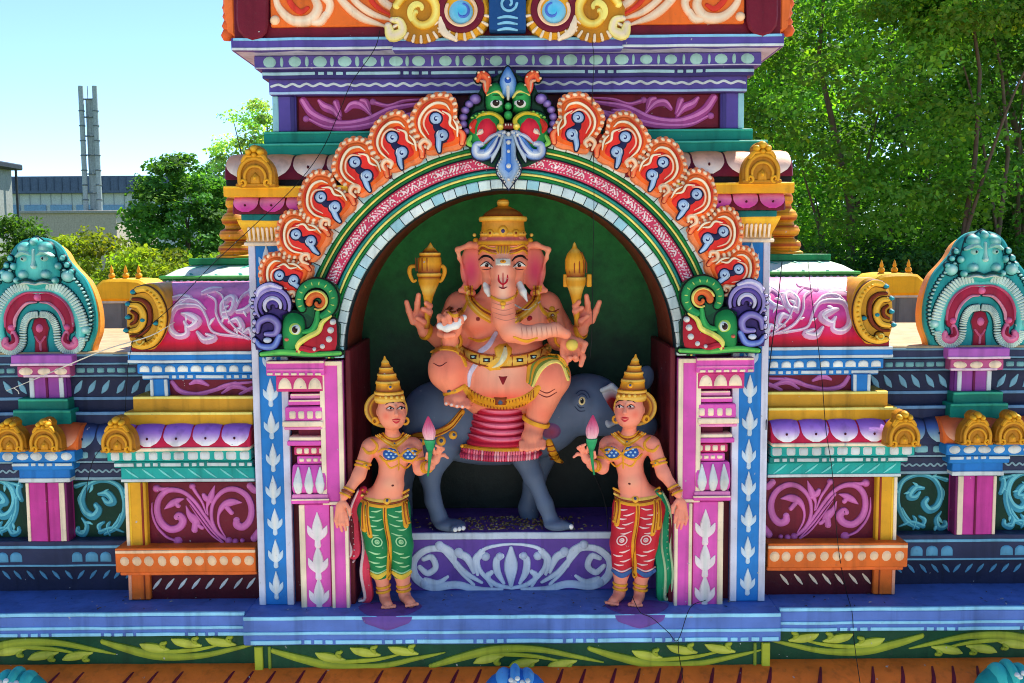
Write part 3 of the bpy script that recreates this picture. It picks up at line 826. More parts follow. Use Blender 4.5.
# ---- pilasters --------------------------------------------------------
def leafmotif(mb, S, x, y, w, h, col='pale', hh=0.006):
    for sx in (1,-1):
        mb.stroke(S, [(x,y+h*.42),(x+sx*w*.30,y+h*.16),(x+sx*w*.46,y-h*.06)], [w*.06,w*.17,w*.03], hh, col)
    mb.stroke(S, [(x,y+h*.40),(x,y),(x,y-h*.5)], [w*.14,w*.26,w*.02], hh*1.3, col, col2='white')
    mb.stroke(S, [(x,y+h*.30),(x,y+h*.56)], [w*.12,w*.16], hh, col)
for fl in (False, True):
    mb = MB(flip=fl, wob=0.0014)
    # the shaft is upright in the world: same X all the way down
    xa = P(254,420,0).x; xb = P(289,420,0).x; zt = P(250,244,0).z; zb = zfloor
    mb.box(xa, xb, 0.0, 0.3, zb, zt, 'blue', ch=0.004)
    e = 0.026
    mb.box(xa-0.001, xa+e, -0.004, 0.02, zb+.001, zt-.002, (206,204,226), ch=0.002); mb.box(xb-e, xb+0.001, -0.004, 0.02, zb+.001, zt-.002, (206,204,226), ch=0.002)
    xc = (xa+xb)/2; S = flatxz(-0.001)
    SZ = lambda u,v,h=0.0: (u, 0.0-h, -v)
    k = 0; zz = zb+0.09
    while zz < zt-0.03:
        leafmotif(mb, SZ, xc+random.uniform(-.002,.002), -zz, 0.062*random.uniform(.92,1.05), 0.105*random.uniform(.92,1.05), (188,204,224)); zz += 0.133
    mb.build('leaf_pilaster', shrine)
    # capital
    mb = MB(flip=fl, wob=0.0014)
    za, zc = P(247,243,0).z, P(247,220,0).z
    rings = []
    for t, ex in ((0,0.004),(0.25,0.006),(0.6,0.02),(0.85,0.03),(1.0,0.034)):
        z = za+(zc-za)*t; rings.append([(xa-ex,-ex,z),(xb+ex,-ex,z),(xb+ex,0.2,z),(xa-ex,0.2,z)])
    mb.loft(rings, ['peach','gold','gold','yellow','gold'], True)
    for k in range(8):
        x = xa+(xb-xa)*(k+.5)/8
        mb.stroke(lambda u,v,h=0.0: (u, -0.006-(v-za)/(zc-za)*0.026-h, v), [(x,za+.01),(x,zc-.035)], [0.004,0.006], 0.006, 'cream')
    mb.box(xa-.014, xb+.014, -0.016, 0.2, za-0.012, za+0.002, 'cream')
    mb.build('capital', shrine)
    # pink column
    mb = MB(flip=fl, wob=0.0012); Yc = -0.02
    def L_(x0,yt,x1,yb,dy,col,D=0.2): return B(mb, x0, yt, x1, yb, Yc-dy, D, col)
    L_(266,361,324,376,0.03,'pinkh'); line(mb,266.5,362.4,323.5,2.4,Yc-.03,'cream'); line(mb,266.5,370,323.5,1.6,Yc-.03,'pinkl')
    for k in range(7): 
        p=P(270+k*8,374,Yc-.03); mb.box(p.x-.011,p.x+.011,Yc-.035,Yc-.02,p.z-.005,p.z+.005,'cream',ch=.002)
    L_(276,376,323,392,0.018,(196,56,120))
    for k in range(3):
        p = P(285+k*15,389,Yc-.018); mb.dome(flatxz(Yc-.018), [(p.x-.027,p.z)]+[(p.x-.027*math.cos(PI*q/8),p.z+.045*math.sin(PI*q/8)) for q in range(1,8)]+[(p.x+.027,p.z)], .008, 'cream')
    L_(300,391,322,600,-0.02,(110,26,52),0.1)
    for (x0,yt,x1,yb,dy,c) in [(290,394,322,399,.004,'pinkl'),(288,400,322,405.5,.010,'pinkh')]: L_(x0,yt,x1,yb,dy,c)
    line(mb,290.5,395,322,1.6,Yc-.004,'cream'); line(mb,288.5,401,322,1.6,Yc-.01,'cream')
    X0,X1,zb_,zt_ = L_(285,407,323,421,.016,'pinkh')
    row(mb, X0+.012, X1, (zb_+zt_)/2-.004, Yc-.016, .036, .012, .015, 'cream', 'rect', .006)
    L_(282,421.5,323,427,.024,'cream'); L_(284,427,323,430,.016,'pinkl')
    L_(289,437,325,441,.010,'cream'); L_(287,441,325,446,.014,'pinkh')
    X0,X1,zb_,zt_ = L_(294,447,325,455,.006,(200,56,110)); row(mb, X0+.006, X1, (zb_+zt_)/2, Yc-.006, .03, .010, .011, 'cream','rect',.005)
    X0,X1,zb_,zt_ = L_(297,456,326,464,.000,'pinkh'); row(mb, X0+.006, X1, (zb_+zt_)/2, Yc, .03, .010, .007, 'cream','rect',.005)
    X0,X1 = P(293,480,Yc).x, P(327,480,Yc).x; zb_, zt_ = P(293,494,Yc-.02).z, P(293,466,Yc-.02).z
    mb.molding([(Yc-.006,zb_),(Yc-.022,zb_+.02),(Yc-.026,zb_+.05),(Yc-.016,zb_+.085),(Yc-.002,zt_),(Yc+.1,zt_),(Yc+.1,zb_)], X0, X1, 'pinkh')
    for k in range(3):
        x = X0+(X1-X0)*(k+.55)/3.1
        mb.stroke(lambda u,v,h=0.0:(u,Yc-.024-h+abs(v-(zb_+.045))*.18,v), [(x,zb_+.012),(x,zb_+.045),(x,zt_-.008)], [.014,.019,.003], .010, 'pale', col2='white')
    L_(292,494.5,328,499,.02,'pinkl'); L_(291,499,329,504,.026,'pinkh'); line(mb,291.5,500,329,1.6,Yc-.026,'cream')
    # shaft
    xs0 = P(301,560,Yc).x; xs1 = P(332,560,Yc).x; zs = P(300,504,Yc).z; zf = P(300,610,Yc).z
    mb.box(xs0, xs1, Yc-.006, Yc+.2, zf, zs, 'pinkh'); mb.box(xs0-.001, xs0+.022, Yc-.010, Yc, zf+.001, zs-.001, 'cream', ch=.002); mb.box(xs1-.006, xs1+.001, Yc-.009, Yc, zf+.001, zs-.001, (150,30,80), ch=.002)
    SZ2 = lambda u,v,h=0.0: (u, Yc-.006-h, -v)
    for zz in (zf+.075, zf+.21, zf+.345): leafmotif(mb, SZ2, (xs0+xs1)/2+.008, -zz, .085, .13, (232,214,224))
    mb.build('column', shrine)
    # inner jamb strips
    mb = MB(flip=fl, wob=0.0014)
    xt0 = P(321,430,Yc-.012).x; xt1 = P(343,430,Yc-.012).x; zt1 = P(330,361,Yc-.012).z; zm = P(330,505,Yc-.012).z
    mb.box(xt0, xt1, Yc-.012, 0.2, zm, zt1, 'pinkh'); e=.018
    mb.box(xt0-.001, xt0+e, Yc-.016, Yc, zm+.001, zt1-.001, 'cream', ch=.002); mb.box(xt1-e, xt1+.001, Yc-.016, Yc, zm+.001, zt1-.001, 'cream', ch=.002)
    mb.box(xt0, xt1, Yc-.0165, Yc, zt1-.018, zt1-.0005, 'cream', ch=.002); mb.box(xt0, xt1, Yc-.0165, Yc, zm+.0005, zm+.014, 'cream', ch=.002)
    mb.box(xs1+.002, xt1+.012, Yc-.018, 0.2, zf, zm-.001, 'pinkh'); mb.box(xs1+.001, xs1+.014, Yc-.022, Yc, zf+.001, zm-.003, 'cream', ch=.002); mb.box(xt1, xt1+.013, Yc-.022, Yc, zf+.001, zm-.003, 'cream', ch=.002)
    mb.build('jamb_strip', shrine)
    # dark red jamb behind
    mb = MB(flip=fl, wob=.001)
    mb.box(xt1+.008, xt1+.03, 0.0, NB-.01, zfloor, AZ+.03, (100,30,40))
    mb.build('jamb', shrine)

# ---- makara heads at the springing -----------------------------------
for fl in (False, True):
    mb = MB(flip=fl, wob=.0006); Yk = -0.11; mb.ol = ((10,24,20), .9); mb.round = True
    S = flatpx(Yk)
    def slab(poly, y0, y1, col, ch=.006):
        q = [P(u,v,Yk) for u,v in poly]; mb.prism([(p.x,p.z) for p in q], y0, y1, col, ch)
    # base plate + head
    slab([(258,357),(262,350),(284,346),(284,330),(282,316),(292,310),(308,312),(316,318),(330,318),(338,326),(337,350),(341,353),(340,357)], Yk, -.01, 'dgreen', .008)
    slab([(298,306),(296,296),(302,286),(312,281),(324,280),(334,286),(338,298),(336,312),(328,320),(312,322),(302,316)], Yk, -.01, (16,84,50), .01)
    mb.stroke(S, spiral(317,300,17,17,150,430,20), [4,5,5,5,4], .022, (20,106,60), col2=(36,140,80))
    mb.stroke(S, spiral(319,302,9.5,2.5,175,520,22), [4,3.5,3,2.4,2], .020, (190,70,40), col2=(216,110,50))
    mb.stroke(S, spiral(318,302,12.5,7,195,470,18), [1.2,1.4,1], .024, 'lyellow')
    for k in range(11):
        t = math.radians(160+k*24); mb.ellipse(S, 317+17*math.cos(t), 300+17*math.sin(t), 3.0, 1.2, .026, (190,210,110), ang=t, n=8)
    mb.stroke(S, [(262,354),(284,352),(312,354),(340,353)], [2.5,3.5,3,2.5], .018, (32,130,66), col2=(110,196,90))
    mb.dome(S, [(283,346),(282,330),(284,318),(292,312),(303,316),(306,328),(303,342),(294,352),(285,352)], .026, (20,110,56), col2=(40,150,80), rings=4)
    mb.dome(S, [(300,348),(304,338),(318,334),(325,322),(332,318),(337,322),(336,350),(318,353)], .016, (170,24,44))
    mb.stroke(S, [(300,353),(299,344),(308,337),(319,331),(323,322),(331,316)], [2,3.2,3.2,3,2.6,1.6], .024, (196,200,80), col2='lyellow')
    mb.stroke(S, [(303,332),(312,330),(317,322),(318,312)], [2.4,3.5,3.4,2.5], .020, (26,124,62), col2=(60,166,84))
    mb.stroke(S, [(297,352),(302,348),(312,350),(320,349)], [2,3,3,1.5], .022, (190,40,60))
    hd = mb.build('sea_monster', shrine)
    mb = MB(flip=fl); 
    mb.ellipse(S, 295.5, 329, 8.5, 9, .032, (176,200,90), n=18); mb.ellipse(S, 296.5, 329, 6.4, 7.2, .036, (210,214,220), n=16); mb.ellipse(S, 296.5, 329, 5.2, 6, .039, (60,30,26), n=16); mb.ellipse(S, 297.5, 328.5, 2.8, 3.4, .042, (10,10,12), n=12); mb.ellipse(S, 298.2, 327, 1.3, 1.5, .044, 'white', n=8)
    mb.ellipse(S, 288, 339, 3.2, 2.6, .034, (214,110,90), n=10)
    mb.build('eye', shrine).parent = hd
    mb = MB(flip=fl)
    for u,v,r in ((333,322,3.4),(331,330,4),(329.5,339,4),(323,346,3.2),(315,349,2.6)): mb.ellipse(S, u, v, r, r, .024, 'white', n=12)
    mb.build('teeth_row', shrine).parent = hd
    mb = MB(flip=fl, wob=.0006)
    slab2 = [(255,350),(253,338),(256,330),(253,318),(254,304),(254,292),(260,285),(270,282),(280,285),(288,292),(292,302),(290,312),(282,316),(284,330),(282,344),(272,352)]
    q = [P(u,v,Yk) for u,v in slab2]; mb.prism([(p.x,p.z) for p in q], Yk+.004, -.01, (58,40,108), .01); mb.ol = ((28,18,56), .8)
    Sb = lambda u,v,h=0.: S(u,v,h)
    for r,c in ((17,(150,136,196)),(12.5,(90,70,150)),(8,(196,190,220)),(4,(80,60,140))):
        mb.stroke(Sb, spiral(273,306,r,r,140,375,16), [1,2.2,2.4,2.2,1.4], .018, c)
    mb.stroke(Sb, [(258,300),(260,290),(270,285),(281,288)], [1.5,3,3,2], .022, (160,146,204), col2=(206,200,226))
    mb.stroke(Sb, [(258,332),(260,322),(270,318),(278,324),(276,333),(266,334)], [2,3.4,4,4,3.4,2.4], .02, (84,64,150), col2=(150,140,200))
    mb.stroke(Sb, [(256,340),(262,346),(274,346),(280,336)], [2,3,3.6,3], .02, (50,64,160), col2=(130,150,214))
    mb.ellipse(Sb, 268, 340, 5, 3.4, .022, (200,204,226), n=10)
    for k in range(7):
        t = math.radians(150+k*22); mb.ellipse(Sb, 272+19*math.cos(t), 304+19*math.sin(t), 2.6, 2.2, .02, (170,156,210), n=8)
    for v in (322,330,340): mb.ellipse(Sb, 255, v, 2.6, 3.2, .02, (190,180,220), n=8)
    mb.build('feather_tail', shrine).parent = hd

# ---- plinth in the niche ---------------------------------------------
Yp = 0.16
mb = MB(wob=.0015)
zpt = P(510,532,Yp).z; XP = Rin+.005
mb.box(-XP, XP, Yp, NB-.006, zfloor, zpt, (104,70,160))
S = flatpx(Yp-.001)
mb.box(-XP, XP, Yp-.006, Yp+.02, zpt-.030, zpt-.001, (196,204,222), ch=.003)
SP = lambda u,v,h=0.: (P(u,v,Yp).x, Yp-.002-h, P(u,v,Yp).z)
for s in (1,-1):
    def S2(u,v,h=0.0,s=s):
        p = P(511+u,v,Yp); q = P(511,v,Yp); return ((p.x-q.x)*s, Yp-.001-h, p.z)
    w = (194,202,226)
    for st in [([(0,588),(16,584),(30,572),(34,560),(28,549),(14,545),(0,544)],[2,3,3,3,2.6,2,1.6]),
               ([(10,589),(34,589),(56,584),(80,586),(96,576),(98,560),(86,549),(70,548),(62,556),(50,572),(38,584)],[2,4,5,5,5.5,5,4.5,4,3,2.6,2]),
               ([(30,582),(46,572),(56,560)],[2,3.4,2]),
               ([(92,566),(84,572),(76,566),(80,556),(88,558)],[3,4,4,4,3]), ([(64,576),(74,582),(86,580)],[2,4,5]),
               ([(34,574),(36,560),(30,552)],[2,5,5]), ([(38,572),(44,558),(52,553)],[2,5,5]), ([(56,566),(60,553),(70,546)],[2,5.5,5.5]), ([(20,586),(24,576),(20,572)],[2,4,3]),
               ([(8,583),(14,572),(15,560),(10,556)],[2,4.5,4.5,3.6])]:
        mb.stroke(S2, st[0], [q*.8 for q in st[1]], .006, w, col2=(214,220,236))
    for u,v,r in ((88,582,5),(26,556,4.5),(53,552,5),(72,545,5),(12,556,4)): mb.ellipse(S2, u, v, r, r, .010, w)
mb.stroke(lambda u,v,h=0.:(P(511+u,v,Yp).x, Yp-.002-h, P(511+u,v,Yp).z), [(0,586),(0,566),(0,548)], [2,7,2], .012, w, col2=(214,220,236))
mb.build('plinth', shrine)

# ================================================================= platform
plat = thing('platform', 'long blue painted platform with a dark green vine band carrying the whole facade', 'platform', (0, 0, zfloor))
YC, YS = -0.135, -0.10
XC = P(243,630,YC).x
mb = MB(wob=.002)
zt_c = zfloor
zlow = P(256,646,YC).z
mb.box(XC, -XC, YC, 0.8, zlow, zt_c-0.0, (84,114,192), ch=.006)
line(mb, 243, 619, None, 3.6, YC, (140,200,236)); line(mb, 243, 634, None, 3.0, YC, (140,200,236))
dashes(mb, XC+.03, -XC-.01, P(256,642.5,YC).z, YC, .016, (140,200,236), pat=(.2,.03,.03,.03))
XE = 2.9
zs = P(120,612,YS).z
zsl = P(120,637,YS).z
for s in (1,-1):
    mb.box(s*XE, s*(abs(XC)-.001), YS, 0.9, zsl, zfloor-.004, (84,114,192), ch=.006)
    z1, z2, z3 = P(120,614.5,YS).z, P(120,628,YS).z, P(120,634.5,YS).z
    mb.box(s*XE, s*(abs(XC)+.002), YS-.004, YS+.01, z1-.007, z1+.007, (140,200,236), ch=.0015); mb.box(s*XE, s*(abs(XC)+.002), YS-.004, YS+.01, z2-.006, z2+.006, (140,200,236), ch=.0015)
    dashes(mb, min(s*XE, s*(abs(XC)+.004)), max(s*XE, s*(abs(XC)+.004)), z3, YS, .014, (140,200,236), pat=(.22,.03,.03,.03))
mb.build('blue_ledge', plat)
# puddles of purple paint under the attendants' feet
mb = MB()
for cx in (390, 637):
    pc = P(cx, 607, -0.04)
    S = lambda u,v,h=0.: (pc.x+u, -0.05+v, zfloor+.001+h)
    mb.dome(S, [(0.125*math.cos(t)*(1+.12*math.sin(3*t)), -0.005+0.095*math.sin(t)*(1+.1*math.cos(2*t))) for t in [2*PI*k/24 for k in range(24)]], .004, (98,68,150), flat=.6)
for cx in (390, 637):
    pc = P(cx, 607, -0.04)
    S = lambda u,v,h=0.: (pc.x+u, YC-.005-h, zfloor-.002+v)
    mb.dome(S, [(.10*math.cos(t), -.05*math.sin(t)*(1+.1*math.sin(5*t))) for t in [PI*k/12 for k in range(13)]], .006, (98,68,150), flat=.6)
mb.build('paint_patch', plat, split=True)
def vine(mb, S, x0, x1, yc, hgt, flipdir=1):
    """rolling acanthus vine: x0..x1 px, centred yc"""
    L = 150.0; n = max(1, round((x1-x0)/L)); L = (x1-x0)/n
    for i in range(n):
        a = x0+i*L; s = 1 if i%2 == 0 else -1
        y = lambda t: yc+s*hgt*t
        mb.stroke(S, [(a-4,y(-.75)),(a+L*.15,y(.0)),(a+L*.38,y(.72)),(a+L*.65,y(.70)),(a+L*.9,y(.0)),(a+L*1.06,y(-.5))], [2.6,4.2,4.6,3.4,2.4,.8], .009, 'vine2', col2='vine')
        mb.stroke(S, [(a+L*.2,y(.35)),(a+L*.42,y(.3)),(a+L*.62,y(.1)),(a+L*.8,y(-.4))], [1,2,2,.8], .008, 'vine', col2='vine')
        for t,yy,dx in ((.34,-.1,-1),(.56,-.55,-1),(.80,-.62,-1)):
            X = a+L*t
            mb.stroke(S, [(X+14,y(yy+.25)),(X+2,y(yy+.05)),(X-9,y(yy-.15)),(X-15,y(yy-.38))], [1.2,4.6,4,1], .010, 'vine', col2=(186,190,80))
            mb.stroke(S, [(X+10,y(yy+.2)),(X+7,y(yy-.3)),(X+10,y(yy-.5))], [1.5,3.2,2], .010, 'vine2', col2='vine')
mb = MB(wob=.0012)
YV = YC+.012
XV = P(256,660,YV).x; zv0 = P(256,677,YV).z
mb.box(XV, -XV, YV, .7, zv0, zlow, 'dgreen')
S = lambda u,v,h=0.: (P(u,v,YV).x, YV-h, P(255,v,YV).z)
vine(mb, S, 277, 752, 659, 11)
for s in (1,-1):
    mb.box(s*(abs(XV)+.003), s*(abs(XV)-.030), YV-.012, YV+.1, zv0-.001, zlow-.004, 'vine'); mb.box(s*(abs(XV)-.050), s*(abs(XV)-.062), YV-.007, YV+.1, zv0, zlow-.005, 'vine2')
YV2 = YS+.012; zw0 = P(120,666,YV2).z
for s in (1,-1):
    mb.box(s*XE, s*(abs(XV)-.002), YV2, .7, zw0, zsl, 'dgreen')
    S = lambda u,v,h=0.,s=s: (s*P(u,v,YV2).x, YV2-h, P(120,v,YV2).z)
    vine(mb, S, -180, 250, 649, 10)
mb.build('vine_band', plat)

# rolled orange eave below the platform
eave = thing('eave_roll', 'orange rolled eave with dark red curved stripes running below the green vine band', 'eave', (0,0,zw0-.3))
mb = MB(wob=.002)
zr = zw0+.012
prof = []
for k in range(13):
    a = PI*0.5-PI*.62*k/12
    prof.append((-.04-.34*math.cos(a), zr-.30+.30*math.sin(a)))
prof2 = prof[::-1]
prof2 = prof2+[(0.5, zr),(0.5, prof2[0][1])]
mb.molding(prof2, -XE, XE, (255,112,38))
def Se(u, v, h=0.):
    a = PI*0.5-PI*.62*v
    return (u, -.04-(.34+h)*math.cos(a), zr-.30+(.30+h)*math.sin(a))
x = -XE+.05
while x < XE-.1:
    if random.random() < .82:
        mb.stroke(Se, [(x+.05,.16),(x+.02,.30),(x-.035,.45),(x-.06,.7)], [.004,.009,.010,.008], .003, 'maroon')
    x += random.uniform(.075,.125)
mb.build('roll', eave)
# ================================================================= side wings and outer parapet
YW = 0.07
def wing(fl):
    side = 'right' if fl else 'left'
    xq = P(126,500,YW).x*(-1 if fl else 1)
    t = thing('side_wing', ('side wing right of the arch under a pink barrel roof, cables hanging down it' if fl else 'side wing left of the arch under a pink barrel roof, twig on its gold end'), 'shrine', (xq, YW, zfloor), 'side wings of the shrine')
    XR = 263
    def new(): return MB(flip=fl, wob=.0016)
    XRw = P(258,450,.12).x
    def Bw(mb, x0, yt, yb, dy, col, D=.35, x1=None):
        """course from x0 in to the central bay, front plane YW-dy"""
        Y = YW-dy; a = P(x0,yt,Y); b = P(x0,yb,Y)
        X0 = P(x0,(yt+yb)/2,Y).x; X1 = XRw if x1 is None else P(x1,(yt+yb)/2,Y).x
        mb.box(X0, X1, Y, YW+D, b.z, a.z, col); return X0, X1, b.z, a.z, Y
    def Lw(mb, x0, y, w, dy, col, x1=None):
        Y = YW-dy; z = P(x0,y,Y).z; X0 = P(x0,y,Y).x; X1 = XRw if x1 is None else P(x1,y,Y).x
        mb.box(X0, X1, Y-.004, Y+.01, z-w*SCL(Y)/2, z+w*SCL(Y)/2, col, ch=.0015)
    # base panel with slanted dashes + posts
    mb = new(); X0,X1,zb,zt,Y = Bw(mb, 149, 572, 600, -.02, 'dmaroon')
    x = P(157,584,Y).x; i = 0
    while x < XRw-.03:
        mb.stroke(flatxz(Y), [(x-.016,(zb+zt)/2-.012),(x,(zb+zt)/2+.008),(x+.018,(zb+zt)/2+.03)], [.003,.007,.003], .004, 'cream' if fl else 'pale'); x += .058*random.uniform(.9,1.1)
    mb.build('base_panel', t)
    mb = new(); Bw(mb, 128.5, 572, 600, 0.0, 'orange', x1=150); Lw2 = P(129,586,YW).x
    mb.box(Lw2-.001, Lw2+.012, YW-.004, YW+.1, zfloor+.002, P(129,573,YW).z, (236,160,130), ch=.002)
    mb.box(Lw2+.062, Lw2+.068, YW-.003, YW+.1, zfloor+.002, P(129,573,YW).z, (150,60,30), ch=.002)
    mb.build('base_post', t)
    mb = new(); X0,X1,zb,zt,Y = Bw(mb, 115.5, 548.5, 573, .045, 'orange'); Lw(mb, 115.6, 552, 3, .045, 'peach')
    row(mb, X0+.01, X1, P(116,561.5,Y).z, Y, .052, .019, .021, 'peach', 'oval', .007, ang=.3)
    a = P(120,573,YW-.03); mb.box(a.x, XRw, YW-.03, YW+.2, a.z-.012, a.z+.004, 'dorange')
    mb.build('rail', t)
    # main panel
    mb = new(); X0,X1,zb,zt,Y = Bw(mb, 147, 482, 548, -.03, 'maroon'); Y -= 0; S = flatpx(Y)
    p1, p2 = (168,74,146), (212,124,190)
    p1, p2 = (178,82,150), (206,112,180)
    K = 1/.84
    ST = [([(228.8,542),(217.5,532.4),(204.4,514.6),(193.6,500.3),(181.7,491.3),(168.6,490.1),(159.7,497.9),(157.3,509.8),(160.9,521.7),(169.8,528.9),(179.3,527.2),(183.2,520.5),(179.3,515.6),(176.5,517)],[1,1.6,1.8,2,2.4,3,3.2,3.3,3.6,3.8,4,4.2,4,3]),
        ([(152.2,503),(152.8,514.6),(157.6,526.5),(166.4,536.2),(175,540)],[.5,1.1,1.3,1.3,1.2]),
        ([(158,488.4),(163,488.8),(169,487.4)],[2.6,1.8,.6]), ([(187.7,498.5),(199.6,513.4),(210.3,527.7),(223.4,542)],[1.4,1.3,1.2,.8]),
        ([(190,505),(201,520),(212,534),(224,543.5)],[.4,.9,1,.8]), ([(193,487.5),(196,492.5),(202,501.5),(206.7,513.4)],[2,1.7,1.3,.8]),
        ([(208,514.6),(207.3,506.2),(210.9,496.7),(214.8,485.6)],[.8,1.3,3.6,.6]), ([(210.8,501),(206,498),(203.6,494.8)],[2.4,3.2,2.2]),
        ([(228.2,540.8),(216.3,530),(211.5,515.8),(213.9,501.5),(223.4,490.9),(235.4,488.9),(246.6,495.5),(251.6,507.4),(250,519.5),(243.5,526.4),(237.2,524.6),(236.6,520)],[1,1.8,1.8,2.1,2.6,3,3.3,3.5,3.7,4,4.2,3.4]),
        ([(225.8,537.2),(219.3,525.3),(218.7,514.6),(223.4,505.6),(232,501.8),(241.5,502.4)],[.6,1.2,1.5,3.4,4,.7]), ([(227,507),(231.8,512.6)],[2.6,2.4]),
        ([(164.6,509),(170.6,504.6),(177,500.8),(183.4,498.8)],[.5,3.2,3.2,.8]), ([(175.5,502),(178.4,506)],[2.4,2.4]),
        ([(186.2,506),(189.4,514),(195,519.6),(200.4,526)],[.5,3,4.6,1.4]), ([(196,522),(194.8,529.4)],[3.6,3.4]), ([(199,525),(202.4,527.4)],[2,2.2]),
        ([(250,486),(255,490),(260,489)],[3.6,3.8,3]), ([(254,538),(259,531),(262,526)],[3.8,3.4,2])]
    for p_, w_ in ST:
        mb.stroke(S, p_, w_, .0075, p1, col2=p2)
    for u_,v_,r_ in ((156.7,488.3,4.3),(178,540.8,4.6),(192.2,486.2,3.4),(228.8,540.6,3.8),(235.4,541.4,3.2),(242.3,540.4,2.5)): mb.ellipse(S, u_, v_, r_, r_*.95, .0085, p1, n=14, col2=p2)
    mb.build('scroll_panel', t)
    mb = new(); Bw(mb, 125.5, 482, 549, .0, 'gold', x1=146.5); z0, z1 = P(126,548.5,YW).z, P(126,482.5,YW).z; xx = P(126,510,YW).x
    mb.box(xx-.001, xx+.013, YW-.004, YW+.1, z0, z1, 'cream', ch=.002); mb.box(xx+.064, xx+.073, YW-.003, YW+.1, z0, z1, (150,50,30), ch=.002); mb.box(xx+.014, xx+.022, YW-.003, YW+.1, z0, z1, 'yellow', ch=.002)
    mb.build('post', t)
    # teal courses
    mb = new(); Bw(mb, 121, 467.5, 482.5, .018, 'teal'); Lw(mb, 121.2, 480.6, 3, .018, 'pale')
    Y = YW-.018; zc = P(121,473.5,Y).z; x = P(126,473,Y).x
    while x < XRw-.05:
        mb.stroke(flatxz(Y), [(x,zc+.017),(x+.022,zc),(x+.05,zc-.019)], [.002,.0045,.002], .003, (120,206,206)); x += .062*random.uniform(.9,1.1)
    mb.build('dash_band', t)
    mb = new(); X0,X1,zb,zt,Y = Bw(mb, 107, 451, 461.5, .07, 'teal'); row(mb, X0+.006, X1, (zb+zt)/2-.001, Y, .052, .019, .0165, 'pale', 'rect', .008)
    Bw(mb, 114, 461.5, 468, .045, (24,130,130)); Y = YW-.045; dashes(mb, P(114.5,465,Y).x, XRw, P(114,465,Y).z, Y, .014, 'pale', pat=(.085,.02,.02,.02))
    mb.build('dentil_band', t)
    # violet petal roll
    mb = new(); Yr = YW-.085; X0 = P(103,438,Yr).x
    petal_roll(mb, X0, XRw, P(103,449,Yr).z, P(112,426,YW-.02).z, Yr, YW-.02, .116, (142,88,200),(178,120,212),(248,232,240), (196,30,70), 'dmaroon')
    Bw(mb, 102.5, 448.5, 452, .092, 'cream')
    mb.build('petal_moulding', t)
    mb = new(); Bw(mb, 124, 412.5, 426, .02, 'gold'); Lw(mb, 124.2, 414, 2.6, .02, 'lyellow'); mb.build('step', t)
    mb = new(); Bw(mb, 133, 396.5, 412, -.005, (206,146,40)); Lw(mb, 133.2, 398, 2.6, -.005, 'lyellow'); mb.build('step', t)
    # upper frieze + blue cornice
    mb = new(); X0,X1,zb,zt,Y = Bw(mb, 168, 379, 397.5, -.035, 'maroon'); S = flatpx(Y)
    scrollstrokes(mb, S, [([(172,382),(180,391),(196,394),(214,390),(232,384),(252,382)],[2.6,3,2.8,2.6,2.4,1.4]), ([(190,384),(198,381),(208,385)],[1.4,3.6,1.6]), ([(206,394),(222,386),(236,382)],[1,2,1.4]), ([(222,393),(234,386),(250,390)],[1.4,3.2,2]), ([(240,394),(252,388),(262,388)],[2,2.6,1.4])], 'mauve', (190,110,176), .006)
    mb.build('frieze_panel', t)
    mb = new(); Bw(mb, 150, 379, 397.5, -.012, 'blue', x1=168); xx = P(150.5,388,YW+.012).x; z0,z1 = P(150,397,YW+.012).z, P(150,379.5,YW+.012).z
    mb.box(xx-.001, xx+.012, YW+.008, YW+.1, z0, z1, 'pale', ch=.002); xx = P(167.5,388,YW+.012).x; mb.box(xx-.013, xx+.001, YW+.008, YW+.1, z0, z1, 'pale', ch=.002)
    mb.build('frieze_post', t)
    mb = new(); Bw(mb, 127.5, 352, 363.5, .0, 'blue'); Lw(mb, 127.7, 353.6, 3, .0, 'pale'); Lw(mb, 127.7, 361.8, 2.8, .0, 'pale')
    X0,X1,zb,zt,Y = Bw(mb, 137, 363.5, 374, -.018, 'blue'); row(mb, X0+.004, X1, (zb+zt)/2, Y, .051, .020, .014, (226,226,228), 'arch', .008)
    Bw(mb, 142, 374, 380, -.025, 'blue'); Y = YW+.025; dashes(mb, P(142.5,377,Y).x, XRw, P(142,377,Y).z, Y, .013, 'pale', pat=(.1,.02,.02,.02))
    mb.build('cornice', t)
    # pink barrel roof
    mb = new(); Yr = YW-.0; Xb = P(131,345,Yr).x; zb = P(131,352,Yr).z; Hh = P(131,284,Yr+.12).z-zb
    def pr(v): a = v*PI/2; return (Yr+.20*(1-math.cos(a))+.0, zb+Hh*(0.12*v+.88*math.sin(a)))
    prof = [(Yr+.004,zb)]+[pr(k/12) for k in range(13)]
    V = []; cols = []; rings = []
    n = 14
    for i in range(n+1):
        x = Xb+(XRw-Xb)*i/n
        for (y,z) in prof+[(Yr+.6,zb+Hh),(Yr+.6,zb)]:
            q = (z-zb)/Hh; V.append((x,y,z))
            cols.append((96,22,34) if q < .11 else ((212,24,54) if q < .24 else ((220,44,104) if q < .42 else ((226,80,166) if q < .8 else (236,140,196)))))
    K = len(prof)+2
    Fc = [(i*K+k, i*K+(k+1)%K, (i+1)*K+(k+1)%K, (i+1)*K+k) for i in range(n) for k in range(K)]
    Fc = [f[::-1] for f in Fc]
    Fc.append(tuple(range(K))); Fc.append(tuple(range(n*K+K-1, n*K-1, -1)))
    mb.add(V, Fc, cols)
